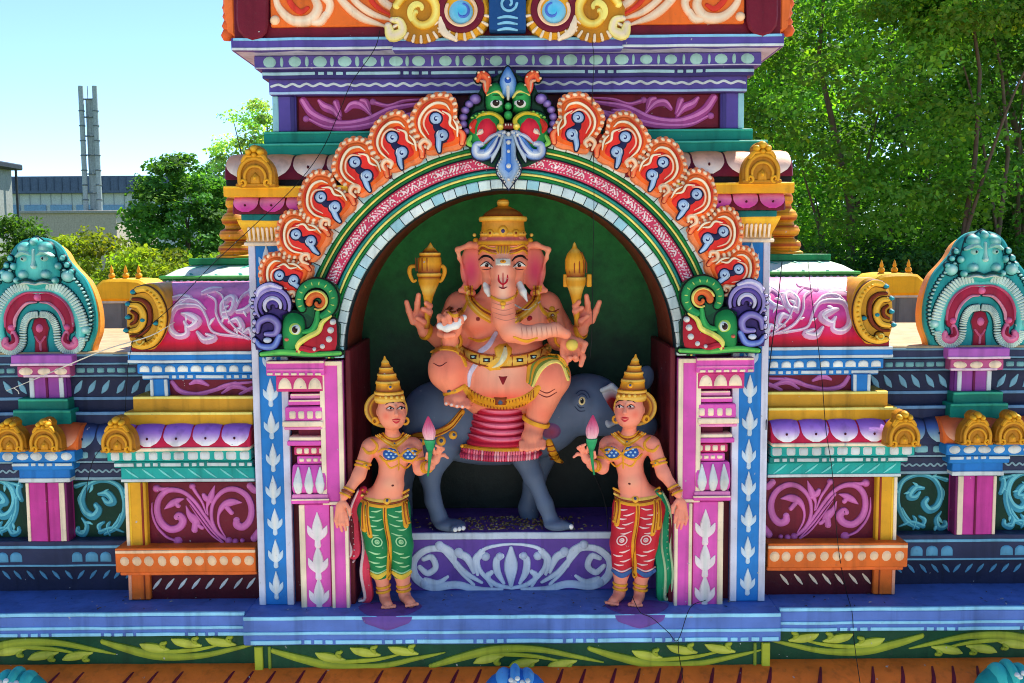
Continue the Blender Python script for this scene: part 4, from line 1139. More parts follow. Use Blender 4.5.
    def S(u, v, h=0.):  # px coords: v mapped to profile height
        z = P(u,v,Yr+.02).z; q = min(.999,max(.0,(z-zb)/Hh)); lo, hi = 0., 1.
        for _ in range(18):
            m = (lo+hi)/2
            if .12*m+.88*math.sin(m*PI/2) < q: lo = m
            else: hi = m
        a = lo*PI/2; y,_z = pr(lo)
        return (P(u,v,Yr+.02).x, y-h*math.cos(a), z+h*math.sin(a))
    scrollstrokes(mb, S, [
        ([(256,338),(236,336),(214,332),(206,318),(198,308),(186,306),(174,308),(170,318),(172,330),(180,336),(188,334),(187,327)],[1.6,2,1.8,1.8,2.4,3,3.4,3.6,3.8,4,3.6,3]),
        ([(250,339),(228,330),(216,316),(212,302),(202,296)],[1.4,2,1.8,1.6,1]), ([(254,340),(234,326),(224,310),(218,298),(210,293)],[1.2,1.6,1.5,1.4,.8]),
        ([(180,314),(188,316),(198,322),(190,328),(184,322)],[1.6,4.6,5,4,2]), ([(165,300),(176,298),(186,300),(178,304)],[2,4,3.6,2]), ([(168,312),(178,302),(192,302),(204,310)],[1,2.4,2.4,1]),
        ([(198,332),(206,340),(216,338),(207,334)],[2,4.4,4,2]),
        ([(222,316),(220,306),(226,299),(232,302),(230,312),(222,314)],[3,4.6,4.4,4.4,4,3]), ([(236,312),(246,310),(251,302),(246,295),(240,294)],[2.4,4.6,4,3,1.4]), ([(234,312),(238,298),(248,292),(256,296),(255,304)],[1,2,2.2,2.6,2]),
        ([(229,322),(238,320),(243,328),(236,330)],[2,4.4,4,2]), ([(244,334),(251,330),(254,336)],[2.4,4.2,3.4]), ([(196,294),(204,291),(214,290)],[2.6,4,2])], (222,164,200), (240,218,232), .009)
    mb.build('barrel_roof', t)
    # gold gable end of the barrel
    mb = new(); Yg = Yr-.02
    Sg = flatpx(Yg)
    out = [(132,349),(127,335),(125.5,318),(127,302),(132,291),(140,285),(152,284),(161,292),(166,306),(167,322),(163,336),(156,346),(150,350)]
    o2, _ = spline(out+[out[0]], 1, 4); q = [P(u,v,Yg) for u,v in o2[:-1]]
    mb.prism([(p.x,p.z) for p in q], Yg, Yr+.22, (206,146,36), .016)
    mb.ol = ((84,46,18), .6)
    mb.stroke(Sg, [(134,345),(144,346),(155,341),(162,328),(163,312),(157,297),(147,289),(137,290)], [3,3.6,4,4.2,4.2,4,3.6,3], .020, 'gold', col2=(236,184,64))
    mb.stroke(Sg, [(131,336),(140,335),(148,328),(151,318),(149,306),(142,300),(133,299)], [1,1.4,1.7,2,2,1.7,1.2], .018, (122,50,28))
    mb.stroke(Sg, [(131,331),(139,329),(144,322),(144,313),(139,306),(131,305)], [2.4,3,3.4,3.4,3,2.4], .020, 'gold', col2=(236,184,64))
    mb.stroke(Sg, [(131,324),(136,321),(137,315),(132,311)], [1,1.5,1.5,1], .020, (122,50,28))
    for k in range(16):
        a = math.radians(-70+k*10); mb.ellipse(Sg, 141+22.5*math.cos(a), 317+28*math.sin(a), 2.1, 1.7, .030, 'gold', n=8)
    for u,v in ((157,323),(144,320),(129,317),(127,330),(129,304),(134,292)): mb.ellipse(Sg, u, v, 3.2, 2.6, .030, (40,140,160), n=10)
    mb.ellipse(Sg, 141, 341, 5, 4.4, .026, 'dgold', col2='gold'); mb.stroke(Sg, spiral(141,341,4,1,0,400,12), [1,1.2,.8], .030, 'lyellow')
    mb.build('gable_end', t)
    return t
for fl in (False, True): wing(fl)

# small white-green pavilion roof and pot finial behind each wing
for fl in (False, True):
    sd = -1 if fl else 1
    Yq = .52
    t = thing('pavilion_roof', 'low white and green roof tier behind the pink barrel roof on the ' + ('tree side' if fl else 'chimney side'), 'roof', (sd*P(225,285,Yq).x, Yq, zfloor), 'roof tiers behind the wings')
    mb = MB(flip=fl, wob=.0015)
    a = P(163,286,Yq-.02); b = P(262,286,Yq); z1 = P(165,279,Yq).z
    mb.box(a.x, b.x, Yq-.03, Yq+.5, zfloor+.1, z1, (36,120,60))
    row(mb, a.x+.01, b.x, (a.z+z1)/2, Yq-.03, .03, .010, .010, 'pale', 'oval', .006)
    mb.box(a.x-.012, b.x, Yq-.04, Yq+.5, z1, z1+.014, (70,170,80))
    # sloped tier
    z2 = P(190,265,Yq+.1).z; xt = P(192,265,Yq+.1).x; z1 += .014
    mb.loft([[(a.x+.01,Yq-.02,z1),(b.x,Yq-.02,z1),(b.x,Yq+.5,z1),(a.x+.01,Yq+.5,z1)], [(a.x+.05,Yq+.02,z1+(z2-z1)*.55),(b.x,Yq+.02,z1+(z2-z1)*.55),(b.x,Yq+.45,z1+(z2-z1)*.55),(a.x+.05,Yq+.45,z1+(z2-z1)*.55)], [(xt,Yq+.1,z2),(b.x,Yq+.1,z2),(b.x,Yq+.4,z2),(xt,Yq+.4,z2)]], [(190,214,206),(206,222,214),(150,200,170)], True)
    for k in range(4):
        x = a.x+.13+k*.11
        mb.stroke(lambda u,v,h=0.:(u, Yq-.02+v*.10-h*.8, z1+v*(z2-z1)+h*.5), [(x,.05),(x-.02,.5),(x+.02,.95)], [.008,.012,.004], .004, (70,160,150))
    mb.box(xt-.012, b.x, Yq+.085, Yq+.4, z2, z2+.03, (30,130,80)); 
    mb.build('tier', t)
for fl in (False, True):
    sd = -1 if fl else 1
    Yq = .70; c = P(236,259,Yq); s = SCL(Yq)
    t = thing('pot_finial', 'stacked golden pot finial ' + ('right of the right blue pilaster, before the dark trees' if fl else 'left of the left blue pilaster, near the chimney side'), 'finial', (sd*c.x, Yq, c.z), 'stacked pot finials')
    mb = MB(flip=fl)
    prof = [(19,0),(19,3),(15,5),(17,9),(16,13),(11,16),(10,18),(14,20),(15.5,24),(14,28),(10,30),(9,33),(12,35),(13,39),(11,43),(7.5,46),(6.5,50),(8.5,53),(8,58),(5,63),(3,70),(0.5,76)]
    prof = [(r*s,z*s) for r,z in prof]
    p2 = []
    for i in range(len(prof)-1):
        for k in range(3): p2.append(tuple(prof[i][j]+(prof[i+1][j]-prof[i][j])*k/3 for j in (0,1)))
    p2.append(prof[-1])
    ringcols = [random.choice(['gold','gold',(226,150,60),'dgold']) if i % 9 not in (0,1) else (176,84,30) for i in range(len(p2))]
    mb.lathe(p2, c, ringcols, 28)
    mb.build('stacked_pot', t)

# ---- golden crest ornaments: one sculpted block, then copies -----------
def crest_mesh():
    mb = MB(wob=.0006)
    s = SCL(-.1)
    def S(u,v,h=0.): return (u*s, -h, -v*s)
    out = [(-18.5,0),(-18.5,-9),(-17,-18),(-13,-25),(-8,-30),(-8.5,-34),(-5,-38.5),(0,-40),(5,-38.5),(8.5,-34),(8,-30),(13,-25),(17,-18),(18.5,-9),(18.5,0)]
    o,_ = spline(out, 1, 3)
    mb.prism([(u*s,-v*s) for u,v in o], -.030, .035, 'dgold', .014)
    Sf = lambda u,v,h=0.: (u*s, -.030-h, -v*s)
    mb.stroke(Sf, [(-15,-3),(-15,-14),(-10,-23),(0,-27),(10,-23),(15,-14),(15,-3)], [2,2.2,2.2,2.4,2.2,2.2,2], .014, 'dgold', col2='gold')
    mb.stroke(Sf, [(-9.5,-3),(-10,-11),(-6,-17.5),(0,-19.5),(6,-17.5),(10,-11),(9.5,-3)], [1.4,1.6,1.6,1.8,1.6,1.6,1.4], .011, 'dgold', col2='gold')
    mb.dome(Sf, [(-5,-2),(-5,-9),(0,-14),(5,-9),(5,-2)], .010, 'dgold', col2=(210,146,40))
    mb.ellipse(Sf, 0, -8, 2.2, 2.6, .018, 'gold', n=10)
    for sx in (1,-1):
        mb.stroke(Sf, spiral(sx*12,-4,3.6,1,90,90+sx*330,10), [1.2,1.4,1], .014, 'gold')
        mb.ellipse(Sf, sx*5.4, -33, 3.6, 3.4, .024, 'gold', n=12, col2='yellow')
        mb.stroke(Sf, [(sx*12,-24),(sx*8,-29),(sx*3,-29)], [1.6,2,1.4], .016, 'gold')
    mb.ellipse(Sf, 0, -36, 4.2, 4.2, .026, 'gold', n=12, col2='yellow'); mb.ellipse(Sf, 0, -30, 3, 3, .022, 'gold', n=10)
    mb.box(-19*s, 19*s, -.036, .04, -.0, .012, 'dgold')
    return mb
CREST = None
def crest(px, py, Y, sc, label, flip=False):
    global CREST
    p = P(px, py, Y); x = -p.x if flip else p.x
    if CREST is None:
        CREST = crest_mesh().build('crest_ornament'); o = CREST
    else:
        o = CREST.copy(); COL.objects.link(o)
    o.location = (x, Y, p.z); o.scale = (sc, sc, sc)
    tag(o, label, 'ornament', 'golden crest ornaments')
crest(257.5, 187, -.145, 1.0, 'golden crest ornament on the cornice end left of the arch, above the blue pilaster')
crest(257.5, 187, -.145, 1.0, 'golden crest ornament on the cornice end right of the arch, above the blue pilaster', True)
crest(120.5, 451, -.06, .92, 'golden crest ornament on the end of the violet petal course of the left wing')
crest(120.5, 451, -.06, .92, 'golden crest ornament on the end of the violet petal course of the right wing', True)
YO = .21
crest(48, 450.5, YO-.15, .88, 'golden crest ornament above the bright pink post at the far left, inner of two')
crest(13, 450.5, YO-.15, .88, 'golden crest ornament cut by the left edge of the photo')
crest(48, 450.5, YO-.15, .88, 'golden crest ornament above the bright pink post at the far right, inner of two', True)
crest(13, 450.5, YO-.15, .88, 'golden crest ornament cut by the right edge of the photo', True)

# ---- outer parapet walls ---------------------------------------------
def parapet(fl):
    xq = P(60,588,YO).x*(-1 if fl else 1)
    t = thing('parapet_wall', 'dark navy parapet wall with a bright pink post at the far ' + ('right edge' if fl else 'left edge') + ' of the facade', 'wall', (xq, YO, zfloor), 'navy parapet walls')
    XL = -2.9
    XRR = P(150,450,YO).x
    def new(): return MB(flip=fl, wob=.0016)
    def Bo(mb, yt, yb, dy, col, x0=None, x1=None, D=.3):
        Y = YO-dy; xr = 60
        a = P(xr,yt,Y).z; b = P(xr,yb,Y).z
        X0 = XL if x0 is None else P(x0,(yt+yb)/2,Y).x; X1 = XRR if x1 is None else P(x1,(yt+yb)/2,Y).x
        mb.box(X0, X1, Y, YO+D, b, a, col); return X0, X1, b, a, Y
    def Lo(mb, y, w, dy, col, x0=None, x1=None):
        Bo(mb, y-w/2, y+w/2, dy+.004, col, x0, x1, D=-(-dy)-.0 if False else .0)
    sb = (110,168,200)
    mb = new(); X0,X1,zb,zt,Y = Bo(mb, 566, 592, .0, 'navy2')
    x = XL+.04; k = 0
    while x < XRR:
        a = random.choice((-1,1)) if k % 7 > 4 else (1 if k % 14 < 7 else -1); a = .014*(1 if x > P(45,0,Y).x else -1)
        mb.stroke(flatxz(Y), [(x-a,(zb+zt)/2-.018+.02),(x,(zb+zt)/2+.02),(x+a,(zb+zt)/2+.036)], [.003,.0075,.003], .004, (90,150,190)); x += .052*random.uniform(.9,1.1); k += 1
    mb.build('plinth_band', t)
    mb = new(); Bo(mb, 541, 566.5, .05, 'navy'); Y = YO-.05
    for y,w in ((547,3),(565.5,2)):
        z = P(60,y,Y).z; mb.box(XL, XRR, Y-.004, Y+.01, z-.006*w/3, z+.006*w/3, sb, ch=.0015)
    for (xa,xb) in ((-160,24),(70,128)):
        row(mb, P(xa,556,Y).x, P(xb,556,Y).x, P(60,557,Y).z, Y, .062, .025, .022, (96,160,196), 'arch', .008)
    mb.build('arch_band', t)
    # green panels with teal scrolls
    for (xa,xb) in ((73,130),(-60,24)):
        mb = new(); Bo(mb, 480, 541.5, -.012, 'bottle', xa-6 if xa > 0 else None, xb+4); Y = YO+.012; S = flatpx(Y)
        o = 0
        def tr(st, f=lambda x: x): return ([(f(x),y) for x,y in st[0]], st[1])
        base = [([(124,532),(112,528),(100,532)],[1,2.6,3]), ([(105,534),(118,526),(125,508),(122,490),(112,482),(98,481),(87,487),(82,500),(86,512),(94,516),(99,510),(96,505)],[2,3,3.2,3.4,3,2.8,3.2,4,4.6,5,4.4,3.4]),
                ([(99,494),(108,494),(114,502),(108,503),(103,498)],[2,4.6,4.4,3.6,2]), ([(82,518),(87,526),(84,534),(78,532),(78,528)],[1.2,3,3.6,3.4,2.6]), ([(80,506),(79,498),(82,492)],[.8,1.4,.8]),
                ([(101,533),(99,526),(104,522)],[1.6,3,1.6]), ([(110,535),(108,526),(110,522)],[1.2,2.4,1.6]), ([(121,514),(118,522),(110,530)],[1.6,3.2,1]), ([(76,486),(82,484),(90,482)],[3.2,2.4,1.2]), ([(128,482),(127,492),(130,500)],[2,4,3])]
        for st in base:
            if xa < 0:
                st = tr(st, lambda x: 97-x)
            scrollstrokes(mb, S, [st], (58,142,172), (112,194,212), .008)
        if xa < 0:
            for st in base: 
                st = tr(st, lambda x: x-108); scrollstrokes(mb, S, [st], (58,142,172), (112,194,212), .008)
        mb.build('scroll_panel', t)
    mb = new(); X0,X1,zb,zt,Y = Bo(mb, 25, 0, 0, 'pinkh') if False else (0,0,0,0,0)
    Bo(mb, 482, 541.5, .05, (196,58,150), 27, 68); Y = YO-.05; z0, z1 = P(60,541,Y).z, P(60,482.5,Y).z
    for xa,xb,c in ((27,30,'cream'),(60,65.5,'cream'),(46.5,48.5,(120,20,70)),(65.7,68,(110,30,90))):
        mb.box(P(xa,510,Y).x, P(xb,510,Y).x, Y-.005, Y+.05, z0, z1, c, ch=.002)
    mb.build('pink_post', t)
    mb = new(); Bo(mb, 463, 481, .02, 'navy'); Y = YO-.02; z = P(60,478.6,Y).z; mb.box(XL, XRR, Y-.004, Y+.01, z-.006, z+.006, (130,160,180), ch=.0015)
    wavy(mb, P(74,470,Y).x, XRR, P(60,471,Y).z, Y, .006, .03, .004, (130,160,180)); wavy(mb, XL, P(17,470,Y).x, P(60,471,Y).z, Y, .006, .03, .004, (130,160,180))
    mb.build('wave_band', t)
    mb = new(); X0,X1,zb,zt,Y = Bo(mb, 449.5, 463, .05, 'navy'); row(mb, P(74,455,Y).x, XRR, (zb+zt)/2+.004, Y, .075, .026, .014, (120,170,186), 'rect', .006)
    z = P(60,462,Y).z; mb.box(XL, XRR, Y-.004, Y+.01, z-.004, z+.004, (130,160,180), ch=.0015)
    mb.build('dentil_band', t)
    mb = new(); Bo(mb, 462, 470, .085, 'blue', 12, 73); Y = YO-.085; dashes(mb, P(12,464,Y).x, P(72,464,Y).x, P(60,464.5,Y).z, Y, .012, 'pale', pat=(.08,.02,.02,.02))
    X0,X1,zb,zt,Y = Bo(mb, 451, 462, .13, 'blue', -30, 75); row(mb, X0, X1-.004, (zb+zt)/2, Y, .066, .026, .017, 'pale', 'oval', .008)
    Bo(mb, 468.5, 482.5, .07, (30,110,190), 19, 70); Y = YO-.07; z = P(60,480,Y).z; mb.box(P(19,480,Y).x-.001, P(70,480,Y).x+.001, Y-.005, Y+.05, z-.009, z+.009, 'pale', ch=.002)
    mb.build('post_capital', t)
    mb = new(); zb = P(60,451,YO-.11).z; zt = P(60,424,YO-.03).z
    petal_roll(mb, P(-40,440,YO-.11).x, P(77,440,YO-.11).x, zb, zt, YO-.11, YO-.03, .13, (206,84,36),(214,104,60),(232,170,140), 'dorange', 'maroon'); mb.build('orange_petal_course', t)
    mb = new(); zb = P(60,450,YO-.05).z; zt = P(60,425,YO).z
    petal_roll(mb, XL, XRR, zb, zt, YO-.06, YO, .105, 'navy' and C['navy'], (60,90,160), (150,190,206), 'navy', 'navy2', nub=True); mb.build('petal_moulding', t)
    mb = new()
    Bo(mb, 412, 426, -.0, 'navy'); Bo(mb, 397, 412, -.03, 'navy2'); 
    for y,dy in ((413.5,0),(398.6,-.03)):
        Y = YO-dy; z = P(60,y,Y).z; mb.box(XL, XRR, Y-.004, Y+.01, z-.0065, z+.0065, (110,150,190), ch=.0015)
    Y = YO-.0; 
    mb.build('step', t)
    mb = new(); Bo(mb, 410, 426, .05, 'tealg', 13, 71); Bo(mb, 398.5, 410.5, .03, (24,120,104), 18, 68)
    for y,dy,xa,xb in ((411.5,.05,13,71),(400,.03,18,68)):
        Y = YO-dy; z = P(60,y,Y).z; mb.box(P(xa,y,Y).x+.002, P(xb,y,Y).x-.002, Y-.004, Y+.01, z-.005, z+.005, (60,170,140), ch=.0015)
    mb.build('green_step', t)
    mb = new(); X0,X1,zb,zt,Y = Bo(mb, 377, 397.5, -.03, 'navy2')
    for (xa,xb,sg) in ((78,150,1),(-150,24,-1)):
        x = P(xa,388,Y).x
        while x < P(xb,388,Y).x:
            mb.stroke(flatxz(Y), [(x-.016*sg,zb+.018),(x,(zb+zt)/2-.004),(x+.018*sg,zt-.018)], [.003,.013,.003], .005, (120,170,196)); x += .06*random.uniform(.9,1.1)
    mb.build('frieze', t)
    mb = new(); Bo(mb, 377, 398.5, .01, (150,70,160), 30, 67); Y = YO-.01; z0, z1 = P(60,397.5,Y).z, P(60,377.5,Y).z
    for xa,xb,c in ((30,34.5,'pale'),(59.5,64,'pale'),(46,48.5,(100,20,70)),(64.2,67,(100,40,120))):
        mb.box(P(xa,388,Y).x, P(xb,388,Y).x, Y-.005, Y+.05, z0, z1, c, ch=.002)
    mb.build('upper_post', t)
    mb = new(); Bo(mb, 354.5, 365, .02, 'navy'); X0,X1,zb,zt,Y = Bo(mb, 365, 377.5, .0, 'navy')
    row(mb, P(75,370,Y).x, XRR, (zb+zt)/2+.003, Y, .045, .017, .011, (110,160,170), 'rect', .006); row(mb, XL, P(16,370,Y).x, (zb+zt)/2+.003, Y, .045, .017, .011, (110,160,170), 'rect', .006)
    for y,dy in ((376,0),(364,.02),(355.6,.02)):
        Y = YO-dy; z = P(60,y,Y).z; mb.box(XL, XRR, Y-.004, Y+.01, z-.004, z+.004, (100,140,166), ch=.0015)
    mb.build('cornice', t)
    mb = new(); Bo(mb, 355, 366, .07, (170,90,180), 10.5, 72); Y = YO-.07; z = P(60,364.6,Y).z; mb.box(P(10.5,364,Y).x-.001, P(72,364,Y).x+.001, Y-.004, Y+.01, z-.005, z+.005, (226,190,214), ch=.0015)
    X0,X1,zb,zt,Y = Bo(mb, 366, 377, .05, (176,80,130), 17, 70); row(mb, X0+.002, X1-.002, (zb+zt)/2, Y, .066, .028, .016, 'cream', 'oval', .008)
    Y = YO-.05; z = P(60,376,Y).z; mb.box(P(24,376,Y).x-.001, P(70,376,Y).x+.001, Y-.005, Y+.01, z-.005, z+.005, (226,190,214), ch=.0015)
    mb.build('purple_capital', t)
    # wall core and pale ledge slab
    mb = new(); mb.box(XL, XRR+.3, YO+.05, YO+1.3, zfloor, P(60,357,YO).z, (150,140,120)); mb.build('wall_core', t)
    mb = new(); z = P(60,355,YO).z; mb.box(XL, XRR+.2, YO-.018, YO+1.3, z-.002, z+.014, (176,152,122)); mb.build('coping', t)
    return t
for fl in (False, True): parapet(fl)

# ---- teal horseshoe gables on the parapet ------------------------------
def horseshoe(fl):
    Yh = .20; s = SCL(Yh)
    c = P(42, 354, Yh); sd = -1 if fl else 1
    t = thing('horseshoe_gable', ('teal horseshoe gable with a lion face on the right parapet, in front of the trees' if fl else 'teal horseshoe gable with a lion face on the left parapet, in front of the bushes'), 'ornament', (sd*c.x, Yh, c.z), 'teal horseshoe gables')
    def S0(u,v,h=0.): return (c.x+u*s, Yh-h, c.z-v*s)
    mb = MB(flip=fl, wob=.001); mb.ol = ((16,66,74), .6)
    half = [(0,-117),(14,-114),(24,-106),(30,-94),(38,-84),(46,-74),(52,-58),(55,-40),(54,-22),(49,-8),(47,0)]
    o,_ = spline(half,1,3); poly = o+[(-u,v) for u,v in o[::-1][:-1]]
    q = [S0(u,v) for u,v in poly]
    mb.prism([(x,z) for x,y,z in q], Yh, Yh+.03, (30,140,146), .010)
    tl, t2 = (36,150,152), (110,200,196)
    def half2(f):
        for sx in (1,-1): f(lambda u,v,h=0.,sx=sx: S0(sx*u,v,h), sx)
    def arcs(S, sx):
        # rope bands
        mb.stroke(S, [(2,-62),(16,-64),(30,-54),(38,-40),(41,-26),(38,-12),(33,-6),(24,-4)], [5,5.5,6,6,5.6,5,4.4,3.6], .014, tl, col2=t2)
        path,_w = spline([(10,-69),(24,-65),(35,-54),(42,-40),(45,-26)],1,5)
        for i in range(0,len(path)-1):
            (xa,ya),(xb,yb) = path[i],path[i+1]; l = math.hypot(xb-xa,yb-ya) or 1; nx,ny = -(yb-ya)/l,(xb-xa)/l
            mb.stroke(S, [(xa-nx*3.4,ya-ny*3.4),(xa+nx*3.4,ya+ny*3.4)], [1.5,1.5], .020, (196,218,216), res=1)
        path,_w = spline([(2,-40),(9,-39),(14,-34),(17,-25),(18,-12),(24,-4),(33,-3),(40,-8),(42,-16)],1,5)
        for i in range(0,len(path),1):
            (xa,ya) = path[i]; (xb,yb) = path[min(i+1,len(path)-1)]; (xc,yc) = path[max(i-1,0)]; l = math.hypot(xb-xc,yb-yc) or 1; nx,ny = -(yb-yc)/l,(xb-xc)/l
            mb.stroke(S, [(xa-nx*2.6,ya-ny*2.6),(xa+nx*2.6,ya+ny*2.6)], [.9,1.2], .020, (206,224,220), res=1)
        path,_w = spline([(26,-84),(38,-72),(46,-58),(50,-42),(49,-26),(45,-14)],1,4)
        for i in range(0,len(path),1): mb.ellipse(S, path[i][0]+1, path[i][1], 2.2, 1.6, .016, (150,196,196), n=8)
        mb.ellipse(S, 30,-78, 7, 6.5, .026, (90,180,180), n=14, col2=(200,222,220)); mb.ellipse(S, 46,-24, 5.5, 5, .026, (90,180,180), n=12, col2=(206,224,222))
        # maroon horseshoe
        mb.stroke(S, [(0,-57),(12,-56),(23,-48),(29,-36),(30,-26),(28,-22)], [4.4,4.8,5,5,4.6,3], .016, (150,26,60))
        mb.stroke(S, [(0,-62),(13,-61),(26,-53),(33,-40),(34,-28)], [1,1.2,1.2,1.2,1], .024, (200,90,130)); mb.stroke(S, [(2,-52),(11,-51),(19,-44),(24,-35),(25,-28)], [.8,1.4,1.2,1.4,1], .024, (226,150,180))
        mb.ellipse(S, 28,-27, 4, 4, .028, (206,90,140), n=12); mb.stroke(S, [(27,-22),(25,-14),(29,-8),(35,-10),(35,-15)], [3,4,4.6,4.4,3.4], .022, (190,70,120), col2=(214,120,160)); mb.stroke(S, [(27,-20),(26,-14),(30,-11)], [1.6,2.2,1.6], .028, (140,24,56))
    half2(arcs)
    mb.ellipse(S0, 0, -57, 4.4, 4.4, .030, (214,100,150), n=12)
    mb.dome(S0, [(-7,0),(-6,-14),(-9,-26),(-6,-35),(0,-38),(6,-35),(9,-26),(6,-14),(7,0)], .014, (140,24,50)); mb.ellipse(S0, 0,-26, 4.6,5.4, .022, (210,100,150), n=12); mb.stroke(S0, [(-5,-18),(0,-12),(5,-18)], [1,1.4,1], .018, (200,90,130)); mb.stroke(S0, [(0,-12),(0,-4)], [1.6,1.2], .018, (206,110,150))
    bd = mb.build('horseshoe', t)
    # golden thick rear body
    mb = MB(flip=fl, wob=.001)
    q = [S0(u*1.02,v*1.0+1 if v > -2 else v*.96) for u,v in poly]; mb.prism([(x,z) for x,y,z in q], Yh+.031, Yh+.085, (226,150,60), .01); mb.build('rear_shell', t)
    # lion face
    mb = MB(flip=fl, wob=.0006); mb.ol = ((16,58,66), .7); mb.round = True
    mb.dome(S0, [(-20,-70),(-23,-84),(-20,-98),(-17,-108),(-8,-113),(0,-118),(8,-113),(17,-108),(20,-98),(23,-84),(20,-70),(8,-64),(-8,-64)], .035, tl, col2=t2, rings=5)
    def face(S, sx):
        mb.ellipse(S, 10,-106, 8, 7, .044, tl, n=14, col2=(170,206,204)); mb.stroke(S, [(3,-99),(10,-102),(18,-98)], [1.6,2.8,1.6], .050, (150,204,200)); 
        mb.ellipse(S, 10,-95.5, 5, 3.8, .046, (150,200,196), n=12); mb.ellipse(S, 10,-95.5, 3, 2.8, .049, (20,34,40), n=10); mb.ellipse(S, 9.3,-96.4, 1, 1, .052, 'white', n=6)
        mb.ellipse(S, 11,-80, 7, 6, .052, tl, n=14, col2=(196,220,218)); mb.ellipse(S, 19,-74, 4, 4, .042, tl, n=10, col2=(190,216,214)); mb.ellipse(S, 22,-88, 4, 4.4, .034, tl, n=10, col2=(180,210,208))
        for k in range(3): mb.ellipse(S, 26+k*4,-96+k*7-4+4, 3.4, 3.4, .020, tl, n=10, col2=(160,206,204))
        mb.stroke(S, [(0,-70),(8,-72),(17,-70)], [1.2,1.8,.8], .050, (206,226,224)); mb.stroke(S, [(0,-73),(8,-75),(18,-73)], [.8,1.2,.6], .051, (24,70,76))
    half2(face)
    mb.stroke(S0, [(0,-104),(0,-94),(0,-88)], [2.4,2.8,4], .056, tl, col2=(180,212,210)); mb.ellipse(S0, 0,-112, 4.4,5, .046, tl, n=12, col2=(190,216,214))
    mb.build('lion_face', t)
for fl in (False, True): horseshoe(fl)

# ---- low bumps on the eave -------------------------------------------
for (px, py, col, c2, lab) in ((17, 690, (26,140,146), (60,180,180), 'teal rounded ornament on the orange eave at the bottom left corner'), (515, 688, (30,100,190), (80,150,220), 'blue rounded ornament on the orange eave at the bottom centre'), (17, 690, (26,140,146), (60,180,180), 'teal rounded ornament on the orange eave at the bottom right corner')):
    right = 'right' in lab
    Yb = -.32; p = P(px, py, Yb); x = -p.x if right else p.x
    t = thing('eave_ornament', lab, 'ornament', (x, Yb, p.z), 'ornaments on the eave')
    mb = MB(wob=.001); s = SCL(Yb)
    S = lambda u,v,h=0.: (x+u*s, Yb-h*.5, p.z-v*s+.0)
    k = .8 if px == 515 else .78
    def HD(u,v,hgt,a,b,cc):
        rings = []
        for j in range(7):
            th = PI/2*j/6; rr = math.cos(th)
            rings.append([(x+(u+a*rr*math.cos(2*PI*i/18))*s*k, Yb+(b*rr*math.sin(2*PI*i/18))*s*k, p.z+(v+hgt*math.sin(th))*s*k) for i in range(18)])
        mb.loft(rings, cc, True)
    HD(0,-12,37,44,30,col); HD(-14,-6,33,16,26,c2); HD(15,-6,32,15,26,c2); HD(0,4,27,10,27,c2)
    for u,v in ((-5,25),(3,27),(-1,22),(9,22),(16,24)):
        c = (x+u*s*k, Yb-.12*k, p.z+v*s*k); mb.lathe([(.003,-.008),(.009,-.004),(.010,.002),(.006,.008),(.001,.010)], c, 'pale', 8)
    mb.build('dome', t)
# ================================================================= sculpting: smooth-union distance fields -> one continuous mesh
def surface_nets(Fv, org, h):
    nx, ny, nz = Fv.shape
    ins = Fv < 0
    cnt = np.zeros((nx-1,ny-1,nz-1), dtype=np.uint8)
    offs = [(i,j,k) for i in (0,1) for j in (0,1) for k in (0,1)]
    for (i,j,k) in offs: cnt += ins[i:nx-1+i, j:ny-1+j, k:nz-1+k]
    act = (cnt > 0) & (cnt < 8)
    I = np.argwhere(act)
    vals = {o: Fv[I[:,0]+o[0], I[:,1]+o[1], I[:,2]+o[2]] for o in offs}
    pos = np.zeros((len(I),3)); num = np.zeros(len(I))
    for a in offs:
        for ax in range(3):
            if a[ax] == 0:
                b = list(a); b[ax] = 1; b = tuple(b)
                va, vb = vals[a], vals[b]; m = (va < 0) != (vb < 0)
                t = np.where(m, va/np.where(np.abs(va-vb) < 1e-12, 1, va-vb), 0)
                p = np.array(a, dtype=float)[None,:].repeat(len(I),0); p[:,ax] += t
                pos += p*m[:,None]; num += m
    pos = I + pos/num[:,None]
    idx = -np.ones(act.shape, dtype=np.int64); idx[act] = np.arange(len(I))
    faces = []
    for ax in range(3):
        sl0 = [slice(None)]*3; sl1 = [slice(None)]*3
        sl0[ax] = slice(0,-1); sl1[ax] = slice(1,None)
        a = ins[tuple(sl0)]; b = ins[tuple(sl1)]
        E = np.argwhere(a != b)
        o1, o2 = [(1,2),(2,0),(0,1)][ax]
        ok = (E[:,o1] > 0) & (E[:,o2] > 0) & (E[:,o1] < act.shape[o1]) & (E[:,o2] < act.shape[o2])
        E = E[ok]; s = a[E[:,0],E[:,1],E[:,2]]
        def g(d1,d2):
            q = E.copy(); q[:,o1] -= d1; q[:,o2] -= d2; return idx[q[:,0],q[:,1],q[:,2]]
        f = np.stack([g(1,1),g(0,1),g(0,0),g(1,0)],1)
        f[~s] = f[~s][:,::-1]
        faces.append(f)
    return np.array(org)+pos*h, np.concatenate(faces)

